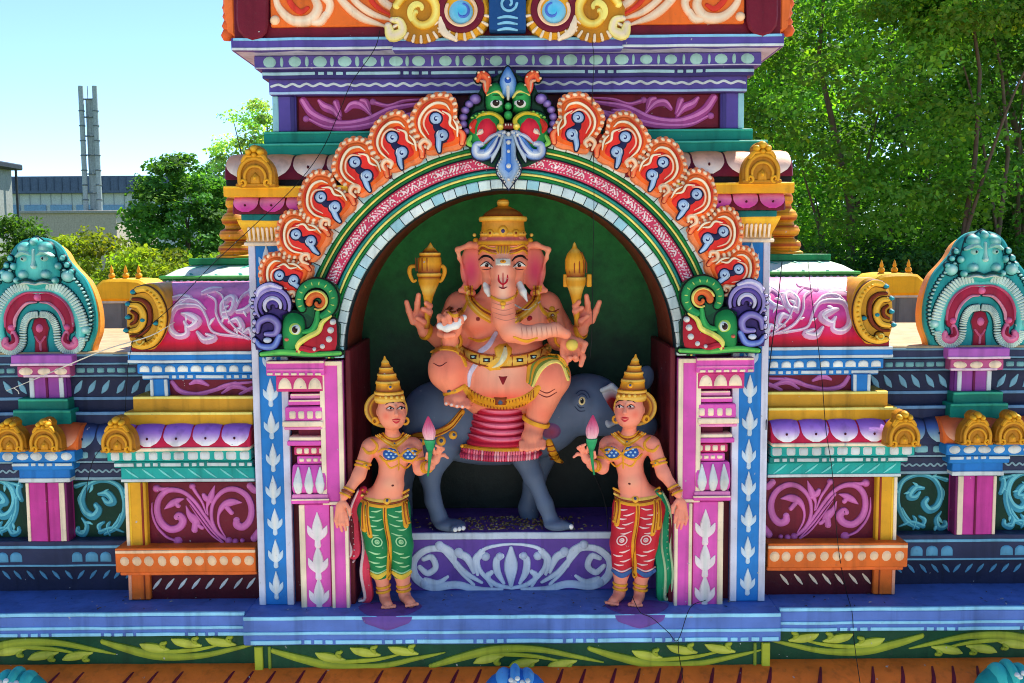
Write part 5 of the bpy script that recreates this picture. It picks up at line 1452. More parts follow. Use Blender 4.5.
class Sculpt:
    """prims in photograph pixels (x, y down, d towards the viewer) of a plane Y0, true perspective applied"""
    def __init__(self, ox, oy, Y0, h=0.8):
        self.Y0 = Y0; self.s = SCL(Y0); self.o = P(ox,oy,Y0); self.h = h; self.pr = []; self.F = None; self.warp = None
    def G(self, x, y, d):
        if self.warp: x = x+self.warp(y)
        Y = self.Y0-d*self.s; p = P(x,y,Y)
        return np.array([(p.x-self.o.x)/self.s, -(p.z-self.o.z)/self.s, d])
    def k(self, d): return (4+self.Y0-d*self.s)/(4+self.Y0)
    def W(self, L):  # local -> world
        return (self.o.x+L[0]*self.s, self.Y0-L[2]*self.s, self.o.z-L[1]*self.s)
    def ell(self, c, r, k=4, rot=0, sub=False, rx=0):
        self.pr.append(('e', self.G(*c), np.array(r,dtype=float)*self.k(c[2]), k, rot, sub, rx)); return self
    def cap(self, a, b, ra, rb, k=4, sub=False):
        self.pr.append(('c', self.G(*a), self.G(*b), ra*self.k(a[2]), rb*self.k(b[2]), k, sub)); return self
    def chain(self, pts, k=3):
        for p,q in zip(pts[:-1],pts[1:]): self.cap(p[:3],q[:3],p[3],q[3],k)
        return self
    def solve(self):
        lo = np.full(3,1e9); hi = -lo
        for p in self.pr:
            if p[0] == 'e': a = p[1]-p[2].max(); b = p[1]+p[2].max(); 
            else: m = max(p[3],p[4]); a = np.minimum(p[1],p[2])-m; b = np.maximum(p[1],p[2])+m
            if (p[5] if p[0]=='e' else p[6]): continue
            lo = np.minimum(lo,a); hi = np.maximum(hi,b)
        lo -= 4; hi += 4; h = self.h
        n = np.ceil((hi-lo)/h).astype(int)+1
        self.lo = lo; self.n = n
        ax = [lo[i]+np.arange(n[i])*h for i in range(3)]
        Fv = np.full(tuple(n), 40.0, dtype=np.float32)
        for p in self.pr:
            if p[0] == 'e': c, r, k, rot, sub, rx = p[1:]; m = r.max(); a = c-m; b = c+m
            else: A, Bp, ra, rb, k, sub = p[1:]; m = max(ra,rb); a = np.minimum(A,Bp)-m; b = np.maximum(A,Bp)+m
            pad = k+3*h+3
            i0 = np.maximum(0, ((a-pad-lo)/h).astype(int)); i1 = np.minimum(n, ((b+pad-lo)/h).astype(int)+2)
            if (i1 <= i0).any(): continue
            X,Y,Z = np.meshgrid(ax[0][i0[0]:i1[0]], ax[1][i0[1]:i1[1]], ax[2][i0[2]:i1[2]], indexing='ij', sparse=True)
            if p[0] == 'e':
                x,y,z = X-c[0], Y-c[1], Z-c[2]
                if rot: ca,sa = math.cos(math.radians(rot)), math.sin(math.radians(rot)); x,y = x*ca+y*sa, -x*sa+y*ca
                if rx: ca,sa = math.cos(math.radians(rx)), math.sin(math.radians(rx)); x,z = x*ca+z*sa, -x*sa+z*ca
                k0 = np.sqrt((x/r[0])**2+(y/r[1])**2+(z/r[2])**2); k1 = np.sqrt((x/r[0]**2)**2+(y/r[1]**2)**2+(z/r[2]**2)**2)
                D = k0*(k0-1)/np.maximum(k1,1e-6)
            else:
                v = Bp-A; L2 = max(1e-9,float(v@v))
                t = np.clip(((X-A[0])*v[0]+(Y-A[1])*v[1]+(Z-A[2])*v[2])/L2,0,1)
                D = np.sqrt((X-A[0]-t*v[0])**2+(Y-A[1]-t*v[1])**2+(Z-A[2]-t*v[2])**2)-(ra+(rb-ra)*t)
            sl = tuple(slice(i0[i],i1[i]) for i in range(3)); cur = Fv[sl]
            if sub:
                D = -D; hh = np.maximum(k-np.abs(cur-D),0)/k; Fv[sl] = np.maximum(cur,D)+hh*hh*k/4
            else:
                hh = np.maximum(k-np.abs(cur-D),0)/k; Fv[sl] = np.minimum(cur,D)-hh*hh*k/4
        self.F = Fv
        # front depth map
        ins = Fv < 0; rev = ins[:,:,::-1]; any_ = ins.any(2); k_ = n[2]-1-rev.argmax(2)
        k_ = np.clip(k_,0,n[2]-2); ii,jj = np.meshgrid(np.arange(n[0]),np.arange(n[1]),indexing='ij')
        f0 = Fv[ii,jj,k_]; f1 = Fv[ii,jj,k_+1]; t = np.clip(f0/np.where(np.abs(f0-f1)<1e-9,1,f0-f1),0,1)
        self.D = np.where(any_, lo[2]+(k_+t)*h, -999.)
        return self
    def front(self, x, y):
        i = (x-self.lo[0])/self.h; j = (y-self.lo[1])/self.h
        i0 = int(min(max(i,0),self.n[0]-2)); j0 = int(min(max(j,0),self.n[1]-2)); fx = min(max(i-i0,0),1); fy = min(max(j-j0,0),1)
        q = self.D[i0:i0+2,j0:j0+2]; 
        if (q < -900).any():
            v = q[q > -900]; return float(v.max()) if len(v) else None
        return float(q[0,0]*(1-fx)*(1-fy)+q[1,0]*fx*(1-fy)+q[0,1]*(1-fx)*fy+q[1,1]*fx*fy)
    def surf(self, zmin=-999, extra=0.0):
        last = [20.0]
        def S(u, v, h=0.0):
            d = last[0]
            for _ in range(3):
                L = self.G(u,v,d); f = self.front(L[0],L[1])
                if f is None or f < zmin: f = d
                d = f
            last[0] = d
            e = 1.6; fx1 = self.front(L[0]+e,L[1]); fx0 = self.front(L[0]-e,L[1]); fy1 = self.front(L[0],L[1]+e); fy0 = self.front(L[0],L[1]-e)
            gx = 0 if fx1 is None or fx0 is None else (fx1-fx0)/(2*e); gy = 0 if fy1 is None or fy0 is None else (fy1-fy0)/(2*e)
            gx = max(-1.6,min(1.6,gx)); gy = max(-1.6,min(1.6,gy))
            nr = np.array([-gx,-gy,1.0]); nr /= np.linalg.norm(nr)
            q = np.array([L[0],L[1],d])+nr*(h+extra)/self.s
            return self.W(q)
        return S
    def mesh(self, name, parent, col, spots=(), flip=False, smooth=1, label=None):
        if self.F is None: self.solve()
        V, Fc = surface_nets(self.F, self.lo, self.h)
        # light smoothing
        for _ in range(smooth):
            acc = np.zeros_like(V); cn = np.zeros(len(V))
            for a in range(4):
                b = (a+1)%4
                np.add.at(acc, Fc[:,a], V[Fc[:,b]]); np.add.at(cn, Fc[:,a], 1); np.add.at(acc, Fc[:,b], V[Fc[:,a]]); np.add.at(cn, Fc[:,b], 1)
            V = V*.5+acc/np.maximum(cn,1)[:,None]*.5
        cols = np.array(lin(C[col] if isinstance(col,str) else col))[None,:].repeat(len(V),0)
        for c, r, cc, st in spots:
            g = self.G(*c); rr = np.array(r if isinstance(r,(tuple,list)) else (r,r,r))
            dd = np.sqrt((((V-g)/rr)**2).sum(1)); w = np.clip(1-dd,0,1); w = (w*w*(3-2*w)*st)[:,None]
            cols = cols*(1-w)+np.array(lin(C[cc] if isinstance(cc,str) else cc))[None,:]*w
        Wd = np.stack([self.o.x+V[:,0]*self.s, self.Y0-V[:,2]*self.s, self.o.z-V[:,1]*self.s],1)
        if flip: Wd[:,0] *= -1; Fc = Fc[:,::-1]
        # (x, y down, d) -> (X, Z up, -Y): orientation keeps its handedness twice flipped
        me = bpy.data.meshes.new(name)
        off = np.array(world_loc(parent))
        me.from_pydata((Wd-off).tolist(), [], Fc.tolist())
        ca = me.color_attributes.new('Col','FLOAT_COLOR','POINT'); arr = np.ones((len(V),4),dtype=np.float32); arr[:,:3] = np.clip(cols*WB,0,.88); ca.data.foreach_set('color', arr.ravel())
        me.materials.append(VCS); me.polygons.foreach_set('use_smooth',[True]*len(me.polygons)); me.update()
        o = bpy.data.objects.new(name, me); COL.objects.link(o); o.parent = parent
        if label: o['label'] = label
        return o
def ringband(mb, sc, c, axis, r, w, col, th=1.2, n=20, rb=None):
    """bangle: flat torus round a limb; c,axis in px space (x,y,d)"""
    c = sc.G(*c); a = Vector((axis[0],axis[1],axis[2])).normalized()
    u = a.orthogonal().normalized(); v = a.cross(u)
    rb = rb or r
    prof = [(r-.5,-w/2),(r+th*.7,-w/2),(r+th,-w*.2),(r+th,w*.2),(r+th*.7,w/2),(r-.5,w/2)]
    rings = []
    for k in range(n+1):
        t = 2*PI*k/n; e = u*math.cos(t)+v*math.sin(t)
        rings.append([sc.W(tuple(Vector(c)+e*q+a*z)) for q,z in prof])
    V = [p for q in rings for p in q]; K = len(prof); Fc = []
    for i in range(n):
        for k in range(K):
            Fc.append((i*K+k, i*K+(k+1)%K, (i+1)*K+(k+1)%K, (i+1)*K+k))
    # make it face outward
    p = [Vector(V[i]) for i in Fc[2]]; nn = (p[1]-p[0]).cross(p[2]-p[0]); ct = Vector(sc.W(tuple(Vector(c))))
    if nn.dot(p[0]-ct) < 0: Fc = [f[::-1] for f in Fc]
    mb.add(V, Fc, col)
def ballpx(mb, sc, c, r, col, n=10, sy=1.0, sz=1.0):
    c = sc.G(*c); rings = []
    for j in range(1,n):
        th = PI*j/n; rings.append([sc.W((c[0]+r*math.sin(th)*math.cos(2*PI*k/(n+4)), c[1]-r*sy*math.cos(th), c[2]+r*sz*math.sin(th)*math.sin(2*PI*k/(n+4)))) for k in range(n+4)])
    mb.loft(rings, col, True)
def lathepx(mb, sc, prof, x, d, col, n=24, sq=1.0, lean=(0,0)):
    """prof [(y_px, radius_px)], axis vertical at x; lean shifts x,d per px of height"""
    rings = []; y0 = prof[0][0]
    for y,r in prof:
        c = sc.G(x+lean[0]*(y0-y), y, d+lean[1]*(y0-y)); r *= sc.k(d)
        rings.append([sc.W((c[0]+r*math.cos(2*PI*k/n), c[1], c[2]+r*sq*math.sin(2*PI*k/n))) for k in range(n)])
    a = rings[0]; 
    mb.loft(rings, col, True)
# ================================================================= the seated elephant-headed statue
def fingers(sc, lst, k=1.2):
    for f in lst: sc.chain(f, k)
YG = .30
SK = (238,140,112); SKR = (218,58,44); SKP = (242,190,164); GO = 'ggold'; GL = (236,190,90); GD = (150,70,30)
loc = P(500,460,YG)
deity = thing('seated_statue', 'pink elephant-headed four-armed statue seated on the grey mount inside the arch niche', 'statue', loc)
g = Sculpt(503,340,YG,.75)
g.ell((504,370,20),(48,40,40),8).ell((504,386,28),(41,21,34),8).ell((503,326,8),(42,40,24),10)
g.ell((478,318,24),(19,18,13),6).ell((528,318,24),(19,18,13),6)
g.ell((462,306,4),(15,15,15),8).ell((544,306,4),(15,15,15),8).cap((503,305,6),(503,275,14),22,20,8)
# head
g.ell((503,250,20),(25,32,26),6).ell((492,244,33),(11.5,11,12),4).ell((514,244,33),(11.5,11,12),4).ell((490,275,32),(8,13,13),5).ell((516,275,32),(8,13,13),5).ell((487,264,36),(8.5,8,8),4).ell((519,264,36),(8.5,8,8),4)
g.chain([(503,256,42,10,),(503,272,50,12.2),(503,290,56,11.8),(503,306,60,11.2),(505,320,63,11.2),(511,331,66,10.8),(524,335,68,9),(540,332,70,7.9),(555,329.5,69,6.6),(566,334,66,5.2)],4)
for y,x in ((300,503),(306,503),(312,504),(318,505),(324,508)):
    pass
g.ell((488,283,40),(5,5,6),3).ell((518,283,40),(5,5,6),3)
# ears
for sx in (1,-1):
    X = lambda x: 503+(x-503)*sx
    g.chain([(X(481),246,20,4.2),(X(470),245,23,3),(X(457.5),249.5,25,2.2),(X(459.5),258,20,1.8),(X(464),268,16,1.8),(X(467),278,15,2),(X(465),286,17,2),(X(460.5),290.5,20,1.8),(X(473),293,18,3)],3)
    g.ell((X(472),268,13),(12,23,3),3); g.ell((X(471),266,17.5),(7.5,18,4),3,sub=True)
# legs: left one raised with the knee up, right one hanging
g.cap((484,394,12),(449,366,44),23,18,6).ell((446,369,48),(18,20.5,16),5).cap((447,374,48),(456,392,46),16,10,5).ell((457,399,51),(11.5,8.5,13),4)
fingers(g, [[(447+i*5.2,399+i*.5,58,3.4),(446.5+i*5.4,404+i*.9-abs(i-2)*.4,64,2.7)] for i in range(5)])
g.cap((524,396,12),(550,374,44),23,19,6).ell((552,377,46),(18,18,16),5).cap((551,380,46),(535,424,42),18,11,5).ell((532,438,47),(11,12,11),4)
fingers(g, [[(522+i*5.2,443-i*.2,54,3.4),(521.5+i*5.4,450-abs(i-1.5)*.6-i*.3,58,2.8)] for i in range(5)])
# arms
g.cap((458,306,0),(441,338,0),12.5,10.5,6).cap((441,338,0),(424,331,14),9.5,6.5,5).ell((420,318,16),(8.5,11,5.5),4,rot=-12)
fingers(g, [[(413,322,18,3.3),(409,311,20,3),(406.5,302,21,2.5)],[(417,312,18,3.3),(417.5,303,22,3),(418.5,295,24,2.5)],[(424,311,19,3.2),(430,306,25,2.9),(426,303,29,2.4)],[(428,317,18,3.2),(430,312,26,2.9),(423,309,29.5,2.4)],[(427,325,17,3.4),(424,322,26,3),(417,318,29,2.5)]])
g.cap((464,310,10),(456,341,22),13,10.5,6).cap((456,342,22),(450,341,40),10,8.5,5).ell((450,329,44),(12,11,6.5),4)
fingers(g, [[(441,327,46,3.5),(440,317,52,3.3),(444,319,58,2.9),(445,325,59,2.6)],[(447,324,47,3.5),(447,313.5,53,3.3),(449,316,59,2.9),(450,322,60,2.6)],[(453,323,47,3.5),(454,313,53,3.3),(455.5,315,59,2.9),(456,320,60,2.6)],[(459,326,46,3.3),(461,317,52,3),(462,318,57,2.6),(462,322,58,2.4)],[(440,334,46,3.6),(446,336,54,3.2),(454,335,56,2.6)]])
g.cap((548,306,0),(568,338,0),12.5,10.5,6).cap((568,338,0),(582,330,14),9.5,6.5,5).ell((585,317,16),(8.5,11,5.5),4,rot=12)
fingers(g, [[(592,321,18,3.3),(596,311,20,3),(599.5,302,21,2.5)],[(588,311,18,3.3),(587.5,303,22,3),(586.5,296,24,2.5)],[(581,310,19,3.2),(575,306,25,2.9),(579,302,29,2.4)],[(577,317,18,3.2),(575,311,26,2.9),(582,308,29.5,2.4)],[(579,325,17,3.4),(581,321,26,3),(588,316,29,2.5)]])
g.cap((546,310,8),(559,340,20),13,10,6).cap((559,340,20),(566,338,44),9.5,7.5,5).ell((571,345,50),(11,9,5.5),4)
fingers(g, [[(563,349,51,3.5),(563,357,55,3.1),(566,364,57,2.6)],[(569,351,51,3.4),(569,359,57,3),(570,358,61,2.6)],[(575,351,51,3.4),(576,359,57,3),(575.5,357,61,2.6)],[(580,349,51,3.4),(583,357,54,3),(581,365,57,2.5)],[(579,341,50,3.6),(585,344,55,3.1),(583,351,58,2.6)]])
g.solve()
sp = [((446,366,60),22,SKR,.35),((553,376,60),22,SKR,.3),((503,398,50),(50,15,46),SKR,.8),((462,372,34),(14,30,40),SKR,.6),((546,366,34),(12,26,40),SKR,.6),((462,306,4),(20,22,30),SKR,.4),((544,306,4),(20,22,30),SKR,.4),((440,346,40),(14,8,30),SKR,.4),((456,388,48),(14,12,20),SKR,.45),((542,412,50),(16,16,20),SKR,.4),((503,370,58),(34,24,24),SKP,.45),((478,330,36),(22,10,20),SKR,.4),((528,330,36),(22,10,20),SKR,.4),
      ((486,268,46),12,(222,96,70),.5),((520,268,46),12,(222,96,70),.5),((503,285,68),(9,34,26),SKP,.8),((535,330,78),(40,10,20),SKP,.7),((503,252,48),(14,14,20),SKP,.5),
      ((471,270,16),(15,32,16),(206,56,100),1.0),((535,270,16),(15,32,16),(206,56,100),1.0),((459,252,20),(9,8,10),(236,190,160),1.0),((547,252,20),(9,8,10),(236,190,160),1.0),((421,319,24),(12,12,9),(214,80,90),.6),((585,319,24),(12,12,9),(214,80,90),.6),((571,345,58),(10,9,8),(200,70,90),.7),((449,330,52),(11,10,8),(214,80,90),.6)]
body = g.mesh('body', deity, SK, sp)
Sg = g.surf()
def SgH(zmin): return g.surf(zmin)
# painted and applied details: each a child
m = MB()   # trunk wrinkles, navel, nipples, knees, brows
for i,(y,x,w) in enumerate(((299,503,10),(304,503,10.5),(309,503.5,11),(314,504.5,11),(319,506,11))): m.stroke(Sg, [(x-w,y-1.5),(x,y+1.5),(x+w,y-1.5)], [.2,.45,.2], .0012, (196,120,100), caps=False)
for x in range(522,560,5): m.stroke(Sg, [(x-1,326),(x,332),(x,338)], [.15,.4,.15], .0012, (196,120,100), caps=False)
m.dome(Sg, [(498.5,376),(507.5,376),(506,379.5),(504,384),(503,385),(502,384),(500,379.5)], .002, (140,24,30))
for x in (478,529): m.ellipse(Sg, x, 319, 2.2, 2.2, .002, (150,60,50)); m.ellipse(Sg, x, 319, .9, .9, .003, (60,20,20))
for st in ([(433,363),(440,366),(447,362)],[(537,393),(547,397),(557,392)],[(539,390),(547,393),(555,389)]): m.stroke(Sg, st, [.3,.6,.3], .0015, (110,36,34))
m.build('crease', body, split=True)
m = MB()
for sx in (1,-1):
    X = lambda x: 503+(x-503)*sx
    m.stroke(Sg, [(X(478.5),260),(X(484),256),(X(490),257),(X(494),261)], [.5,1.1,1.1,.5], .003, (30,20,22))
    m.stroke(Sg, [(X(481),266),(X(486.5),264),(X(492),267)], [.6,2.5,.6], .003, (226,222,220)); m.ellipse(Sg, X(486.8), 265, 2.3, 2.3, .006, (40,26,24)); m.ellipse(Sg, X(486.2), 264.3, .7, .7, .0075, 'white', n=8)
    m.stroke(Sg, [(X(480.5),265.5),(X(486.5),262),(X(492.5),266.5)], [.3,.6,.3], .004, (40,20,20)); m.stroke(Sg, [(X(482),269),(X(487),269.6),(X(491),268.6)], [.2,.4,.2], .003, (90,40,36))
m.build('eye', deity, split=True)
m = MB()
m.dome(Sg, rectpoly(495.5,258.5,510.5,265.5), .003, (244,224,206), flat=.8); m.ellipse(Sg, 503, 262, 3.6, 2.2, .006, (232,150,40)); m.ellipse(Sg, 503, 262, 1.2, 1.1, .0075, (120,30,24))
for st in ([(503,273),(503,287)],[(498.5,275),(499,281),(503,285)],[(507.5,275),(507,281),(503,285)]): m.stroke(Sg, st, [.4,1.0,.7], .003, (196,30,44))
m.stroke(Sg, [(499,287),(503,288.4),(507,287)], [.4,.8,.4], .003, (120,30,34))
m.build('forehead_mark', deity)
for pts in ([(486,285,43,3.4),(487.5,290,46,3.4),(489,295,48,2.2)], [(519,284,43,3.6),(523,292,48,3.6),(527,301,52,.9)]):
    t_ = Sculpt(503,340,YG,.6); t_.chain(pts,2); t_.mesh('tusk', deity, (226,224,222))
m = MB()
for x,y,a in [(446+i*5.4,405+i*.9-abs(i-2)*.4,0) for i in range(5)]+[(521.5+i*5.4,451-abs(i-1.5)*.6-i*.3,0) for i in range(5)]: m.ellipse(Sg, x, y-.6, 1.6, 1.5, .0015, (240,206,200), n=8)
m.build('toenail', body, split=True)
# gold work on the body
gm_ = MB()
for k,(w,c) in enumerate(((1.3,GO),(1.1,GD),(1.3,GO),(1.1,GL),(1.4,GO))):
    o = k*2.6
    for sx in (1,-1):
        X = lambda x: 503+(x-503)*sx
        gm_.stroke(Sg, [(X(472-o*.7),286),(X(473-o*.5),298+o*.4),(X(481-o*.3),307+o*.7),(X(490),312+o)], [w*.6,w,w,w*.8], .004, c)
for sx in (1,-1):
    X = lambda x: 503+(x-503)*sx
    for y in (337,): gm_.stroke(Sg, [(X(469),338),(X(480),341),(X(492),337)], [1,1.5,1], .004, GO)
gm_.ellipse(Sg, 530, 318, 2.4, 2.4, .006, (170,30,40)); gm_.stroke(Sg, [(515,305),(527,310),(540,302)], [.6,1,.6], .004, 'pale')
gm_.build('necklace', deity, split=True)
gm_ = MB()
for sx in (1,-1):
    X = lambda x: 503+(x-503)*sx
    gm_.stroke(Sg, [(X(448),312),(X(455),316),(X(463),311),(X(468),300)], [1,1.8,1.6,1], .004, GO); gm_.stroke(Sg, [(X(447),309),(X(454),312),(X(462),308)], [.5,.9,.5], .004, GD)
gm_.ellipse(Sg, 552, 316, 5.4, 5.4, .006, GO, col2=GL); gm_.ellipse(Sg, 552, 316, 3, 3, .009, GD); gm_.ellipse(Sg, 552, 316, 1.6, 1.6, .011, 'pale', n=8)
gm_.ellipse(Sg, 552, 309, 3, 3, .006, GO)
for c,ax,r in (((452,341,36),(-.35,-.05,1),9.6),((563.5,338.5,36),(.3,-.05,1),8.6),((426,331.5,12),(-.9,-.4,.7),7.6),((580.5,331,12),(.9,-.45,.7),7.6)):
    ringband(gm_, g, c, ax, r, 4.6, GO); 
gm_.build('armlet', deity, split=True)
gm_ = MB()
ringband(gm_, g, (455,389,46.5), (.45,1,-.1), 11.4, 3.6, GO, 1.4); ringband(gm_, g, (536,421,42.5), (-.36,1,-.1), 12.6, 4, GO, 1.6)
for u,v in ((455,391),(449,391),(537,425),(542,425)): gm_.ellipse(Sg, u, v, 2, 1.4, .010, (70,80,110), n=8)
gm_.build('anklet', deity, split=True)
# knee cuff of the breeches
gm_ = MB()
for t,c,w in ((0,'lyellow',3),(-.10,(120,140,60),3.2),(-.2,GO,3.4),(-.32,(120,140,60),3.2),(-.44,GO,4)):
    gm_.stroke(Sg, [(533+t*12,386+t*10),(541+t*22,370+t*22),(552+t*14,360+t*14+2),(562+t*4,364+t*12),(568+t*0,380+t*24)], [w*.45,w*.6,w*.6,w*.6,w*.4], .007, c)
gm_.build('breeches_cuff', deity, label='gold and olive cuff of the right knee')
gm_ = MB()
gm_.stroke(Sg, [(431,352),(440,348.6),(452,349),(461,354),(466,366)], [1,2,2.2,2,1.2], .006, GO)
gm_.build('knee_band', deity)
# belly belt with medallion
gm_ = MB()
gm_.stroke(Sg, [(459,349),(468,355),(482,360),(503,362),(524,360),(538,355),(547,349)], [5,5.2,5.6,5.6,5.6,5.2,5], .007, GO, col2=GL)
for dy in (-5.4,5.4): gm_.stroke(Sg, [(459,349+dy*.9),(468,355+dy),(482,360+dy),(503,362+dy),(524,360+dy),(538,355+dy),(547,349+dy*.9)], .9, .009, GD)
for x,y,a in ((487,360.5,.1),(519.5,360.5,-.1),(474,357.5,.3),(533,357.5,-.3)): 
    gm_.dome(Sg, [(x-4.4,y-2.6),(x+4.4,y-2.6),(x+4.4,y+2.6),(x-4.4,y+2.6)], .010, (60,40,30)); gm_.ellipse(Sg, x, y, 3, 1.6, .012, (150,200,206), n=10)
for x in (464,480,494,512,527,541): gm_.stroke(Sg, [(x,350 if x in (464,541) else 355),(x,357 if x in (464,541) else 366)], .7, .009, GD)
gm_.dome(Sg, [(494,348),(499,344),(507,343),(512,348),(512,356),(508,364),(500,370),(490,371),(484,367),(490,366),(496,361),(495,354)], .016, GO, col2=GL, rings=4)
gm_.stroke(Sg, [(505,349),(504,357),(499,364),(492,368)], [2.2,3.4,2.6,.8], .020, (214,206,170)); gm_.ellipse(Sg, 505, 348.5, 1, 1, .023, 'black', n=8)
gm_.build('belt', deity)
gm_ = MB()
gm_.stroke(Sg, [(496,333),(489,345),(480,352)], [2,2.6,2.6], .005, (208,196,220)); gm_.stroke(Sg, [(476,364),(470,374),(469,386)], [2.4,2.4,1.4], .005, (208,196,220))
gm_.build('sacred_thread', deity, split=True)
gm_ = MB()
gm_.stroke(Sg, [(465,388),(474,397),(487,402),(503,404),(519,402),(531,396),(538,388)], [3,4.6,5,5,5,4.6,3], .008, GO)
for i in range(22):
    x = 469+i*3.1; y = 404-((x-503)/35)**2*13.0; gm_.stroke(Sg, [(x,y-4),(x+.5,y+4)], .5, .010, GD, caps=False)
gm_.dome(Sg, [(494,397),(507,397),(507,404),(494,404)], .014, GD); gm_.ellipse(Sg, 500.5, 400.5, 3.4, 2.6, .018, (70,90,120), n=10)
gm_.build('girdle', deity)
# red skirt cloth between the knees
cl = Sculpt(503,340,YG,.9)
for i in range(9):
    y = 402+i*6.4; w = 27+i*1.4+(4 if i > 6 else 0)
    cl.ell((501,y,10+i*.9),(w,6.4,30),3)
cl.solve(); cloth = cl.mesh('skirt', deity, (186,34,62))
Sc = cl.surf(); m = MB()
for i,y in enumerate((410,417,424,431,438)): m.stroke(Sc, [(472-i,y-4),(486,y+.6),(502,y+2),(518,y+.6),(532+i*.6,y-4)], [.6,1.8,2.2,1.8,.6], .008, (210,60,96), col2=(236,130,160))
m.build('fold_pattern', cloth)
cloth2 = MB()
cloth2.stroke(Sc, [(462,446),(482,449),(503,450),(522,449),(536,446)], [1.8,2.2,2.2,2.2,1.8], .010, GO)
for i in range(30):
    x = 462+i*2.6; y = 450-((x-503)/40)**2*3; cloth2.stroke(Sc, [(x,y+1.5),(x-.4,y+6),(x-.6,y+10)], [.9,1.2,1], .008, random.choice([(226,120,146),(206,70,104),(236,160,176)]))
cloth2.build('fringe', deity)
# crown
m = MB(); cr_d = 25
lathepx(m, g, [(246,24),(244,25.6),(242,25.4),(240,24.5),(238,23),(236,22.5),(234,23.5),(232,21.8),(226,21.2),(222,21),(221.4,23.5),(219,24.2),(217,23.5),(216.4,20.5),(213,18),(210,13.5),(207.5,8),(206,5),(205,5.6),(202.5,6.2),(200,5),(198.6,1)], 503, cr_d,
        [GD,GO,GO,(196,90,90),(196,90,90),GO,GL,GO,(206,140,50),(206,140,50),GO,GL,GO,GD,(150,96,40),(150,96,40),GO,GO,GO,GL,GO,GO], 36)
crn = g  # crown details float on the lathe: use a small helper surface
def Scr(u, v, h=0.):
    r = np.interp(v, [205,216,222,232,236,242,252], [8,20.5,21,21.8,22.5,25.4,27]); x = u-503; z = cr_d+math.sqrt(max(1,r*r-x*x)); L = g.G(u,v,z); return g.W((L[0],L[1],z+h/g.s))
for u,r in ((503,5.2),(490,3.6),(516,3.6),(482.5,2.4),(523.5,2.4)): m.ellipse(Scr, u, 233-(2 if u==503 else 0), r, r*1.1, .010, GO, col2=GL); m.ellipse(Scr, u, 233-(2 if u==503 else 0), r*.5, r*.55, .014, (70,60,110) if u==503 else GD, n=10)
for k in (-6,-3,0,3,6): m.stroke(Sg, [(503+k*.7,243),(503+k,247),(503+k*.8,253)], [.6,1.2,.8], .007, GO)
for sx in (1,-1):
    for j in range(3): m.stroke(Sg, [(503+sx*7,254-j*2.6),(503+sx*14,252.4-j*2.4),(503+sx*20,250-j*2.4),(503+sx*24,254-j*2.8)], [.7,1,1,.6], .006, GO if j != 1 else GD)
    ballpx(m, g, (503+sx*27,241,20), 3.2, GO); ballpx(m, g, (503+sx*28.5,235,20), 1.8, GL)
m.build('crown', deity)
# chain on the trunk
m = MB(); m.stroke(Sg, [(488,290),(492,297),(503,301),(514,297),(518,290)], [.9,1.4,1.5,1.4,.9], .005, GO); m.ellipse(Sg, 503, 303.5, 3, 2.4, .008, GO); m.ellipse(Sg, 503, 307, 2, 2.2, .008, GL, n=8); m.build('trunk_chain', deity)
# things he holds: carved with him
m = MB(); lathepx(m, g, [(329,2.6),(322,2.8),(310,3.2),(302,4),(296,5.2),(290,7.4),(284,9.8),(280,10.8),(277,10.8),(276,12.2),(273.5,12.4),(272.4,11),(264,12),(258,11.2),(256,10),(255,10.8),(253,10.8),(252,8),(249,5.4),(247,3),(244,1.2),(242.6,.3)], 427, 24, [GD,GO,GO,GO,GO,GL,GO,GO,GD,GO,GL,GD,GO,GO,GD,GO,GL,GD,GO,GL,GO,GO], 24, lean=(0.04,0))
for k in range(7):
    a = PI*(k+.5)/7; x = 427-11.4*math.cos(a)
    c1 = g.G(x,263,24+11.2*math.sin(a)); m.tube([g.W((c1[0],c1[1]-5,c1[2])), g.W((c1[0],c1[1]+8,c1[2]))], .0022, GD, 6)
for sx in (1,-1): m.tube([g.W(g.G(427+sx*11,266,24)), g.W(g.G(427+sx*16.5,267,24)), g.W(g.G(427+sx*17.5,273,24)), g.W(g.G(427+sx*14,281,24)), g.W(g.G(427+sx*10.5,280,24))], [.007,.009,.009,.007,.005], GO, 8, res=4)
m.build('vase_club', deity)
m = MB(); lathepx(m, g, [(327,2.4),(318,2.8),(306,3.6),(296,5.6),(288,8),(285,9.6),(281,10.2),(277.5,10.2),(276.4,9),(268,10.2),(260,10),(254,7.8),(250,4.6),(248,2.6),(244,1.4),(242,.3)], 577, 24, [GD,GO,GO,GO,GL,GO,GO,GL,GD,GO,GO,GO,GL,GO,GL,GO], 24, lean=(-.03,0))
for k in range(6):
    a = PI*(k+.5)/6; x0 = 577-10*math.cos(a); c1 = g.G(x0,264,24+10*math.sin(a)); c0 = g.G(577-5*math.cos(a),252,24+5*math.sin(a)); m.tube([g.W(c1+np.array([0,9,0])), g.W(c1), g.W(c0)], [.0024,.0026,.002], GD, 6)
for sx in (1,-1): m.box(g.W(g.G(577+sx*9.5,0,24))[0], g.W(g.G(577+sx*14.5,0,24))[0], YG-26*g.s, YG-20*g.s, g.W(g.G(577,287,24))[2], g.W(g.G(577,274,24))[2], GO)
m.build('ribbed_club', deity)
t_ = Sculpt(503,340,YG,.6); t_.chain([(440,326,56,3.6),(447,328,58,4),(456,325,58,4),(464,317.5,56,3)],2); t_.mesh('held_tusk', deity, (232,226,226))
t_ = Sculpt(503,340,YG,.6); t_.ell((572,345,57),(6.2,6,5),2); o_ = t_.mesh('sweet_ball', deity, (226,196,90))

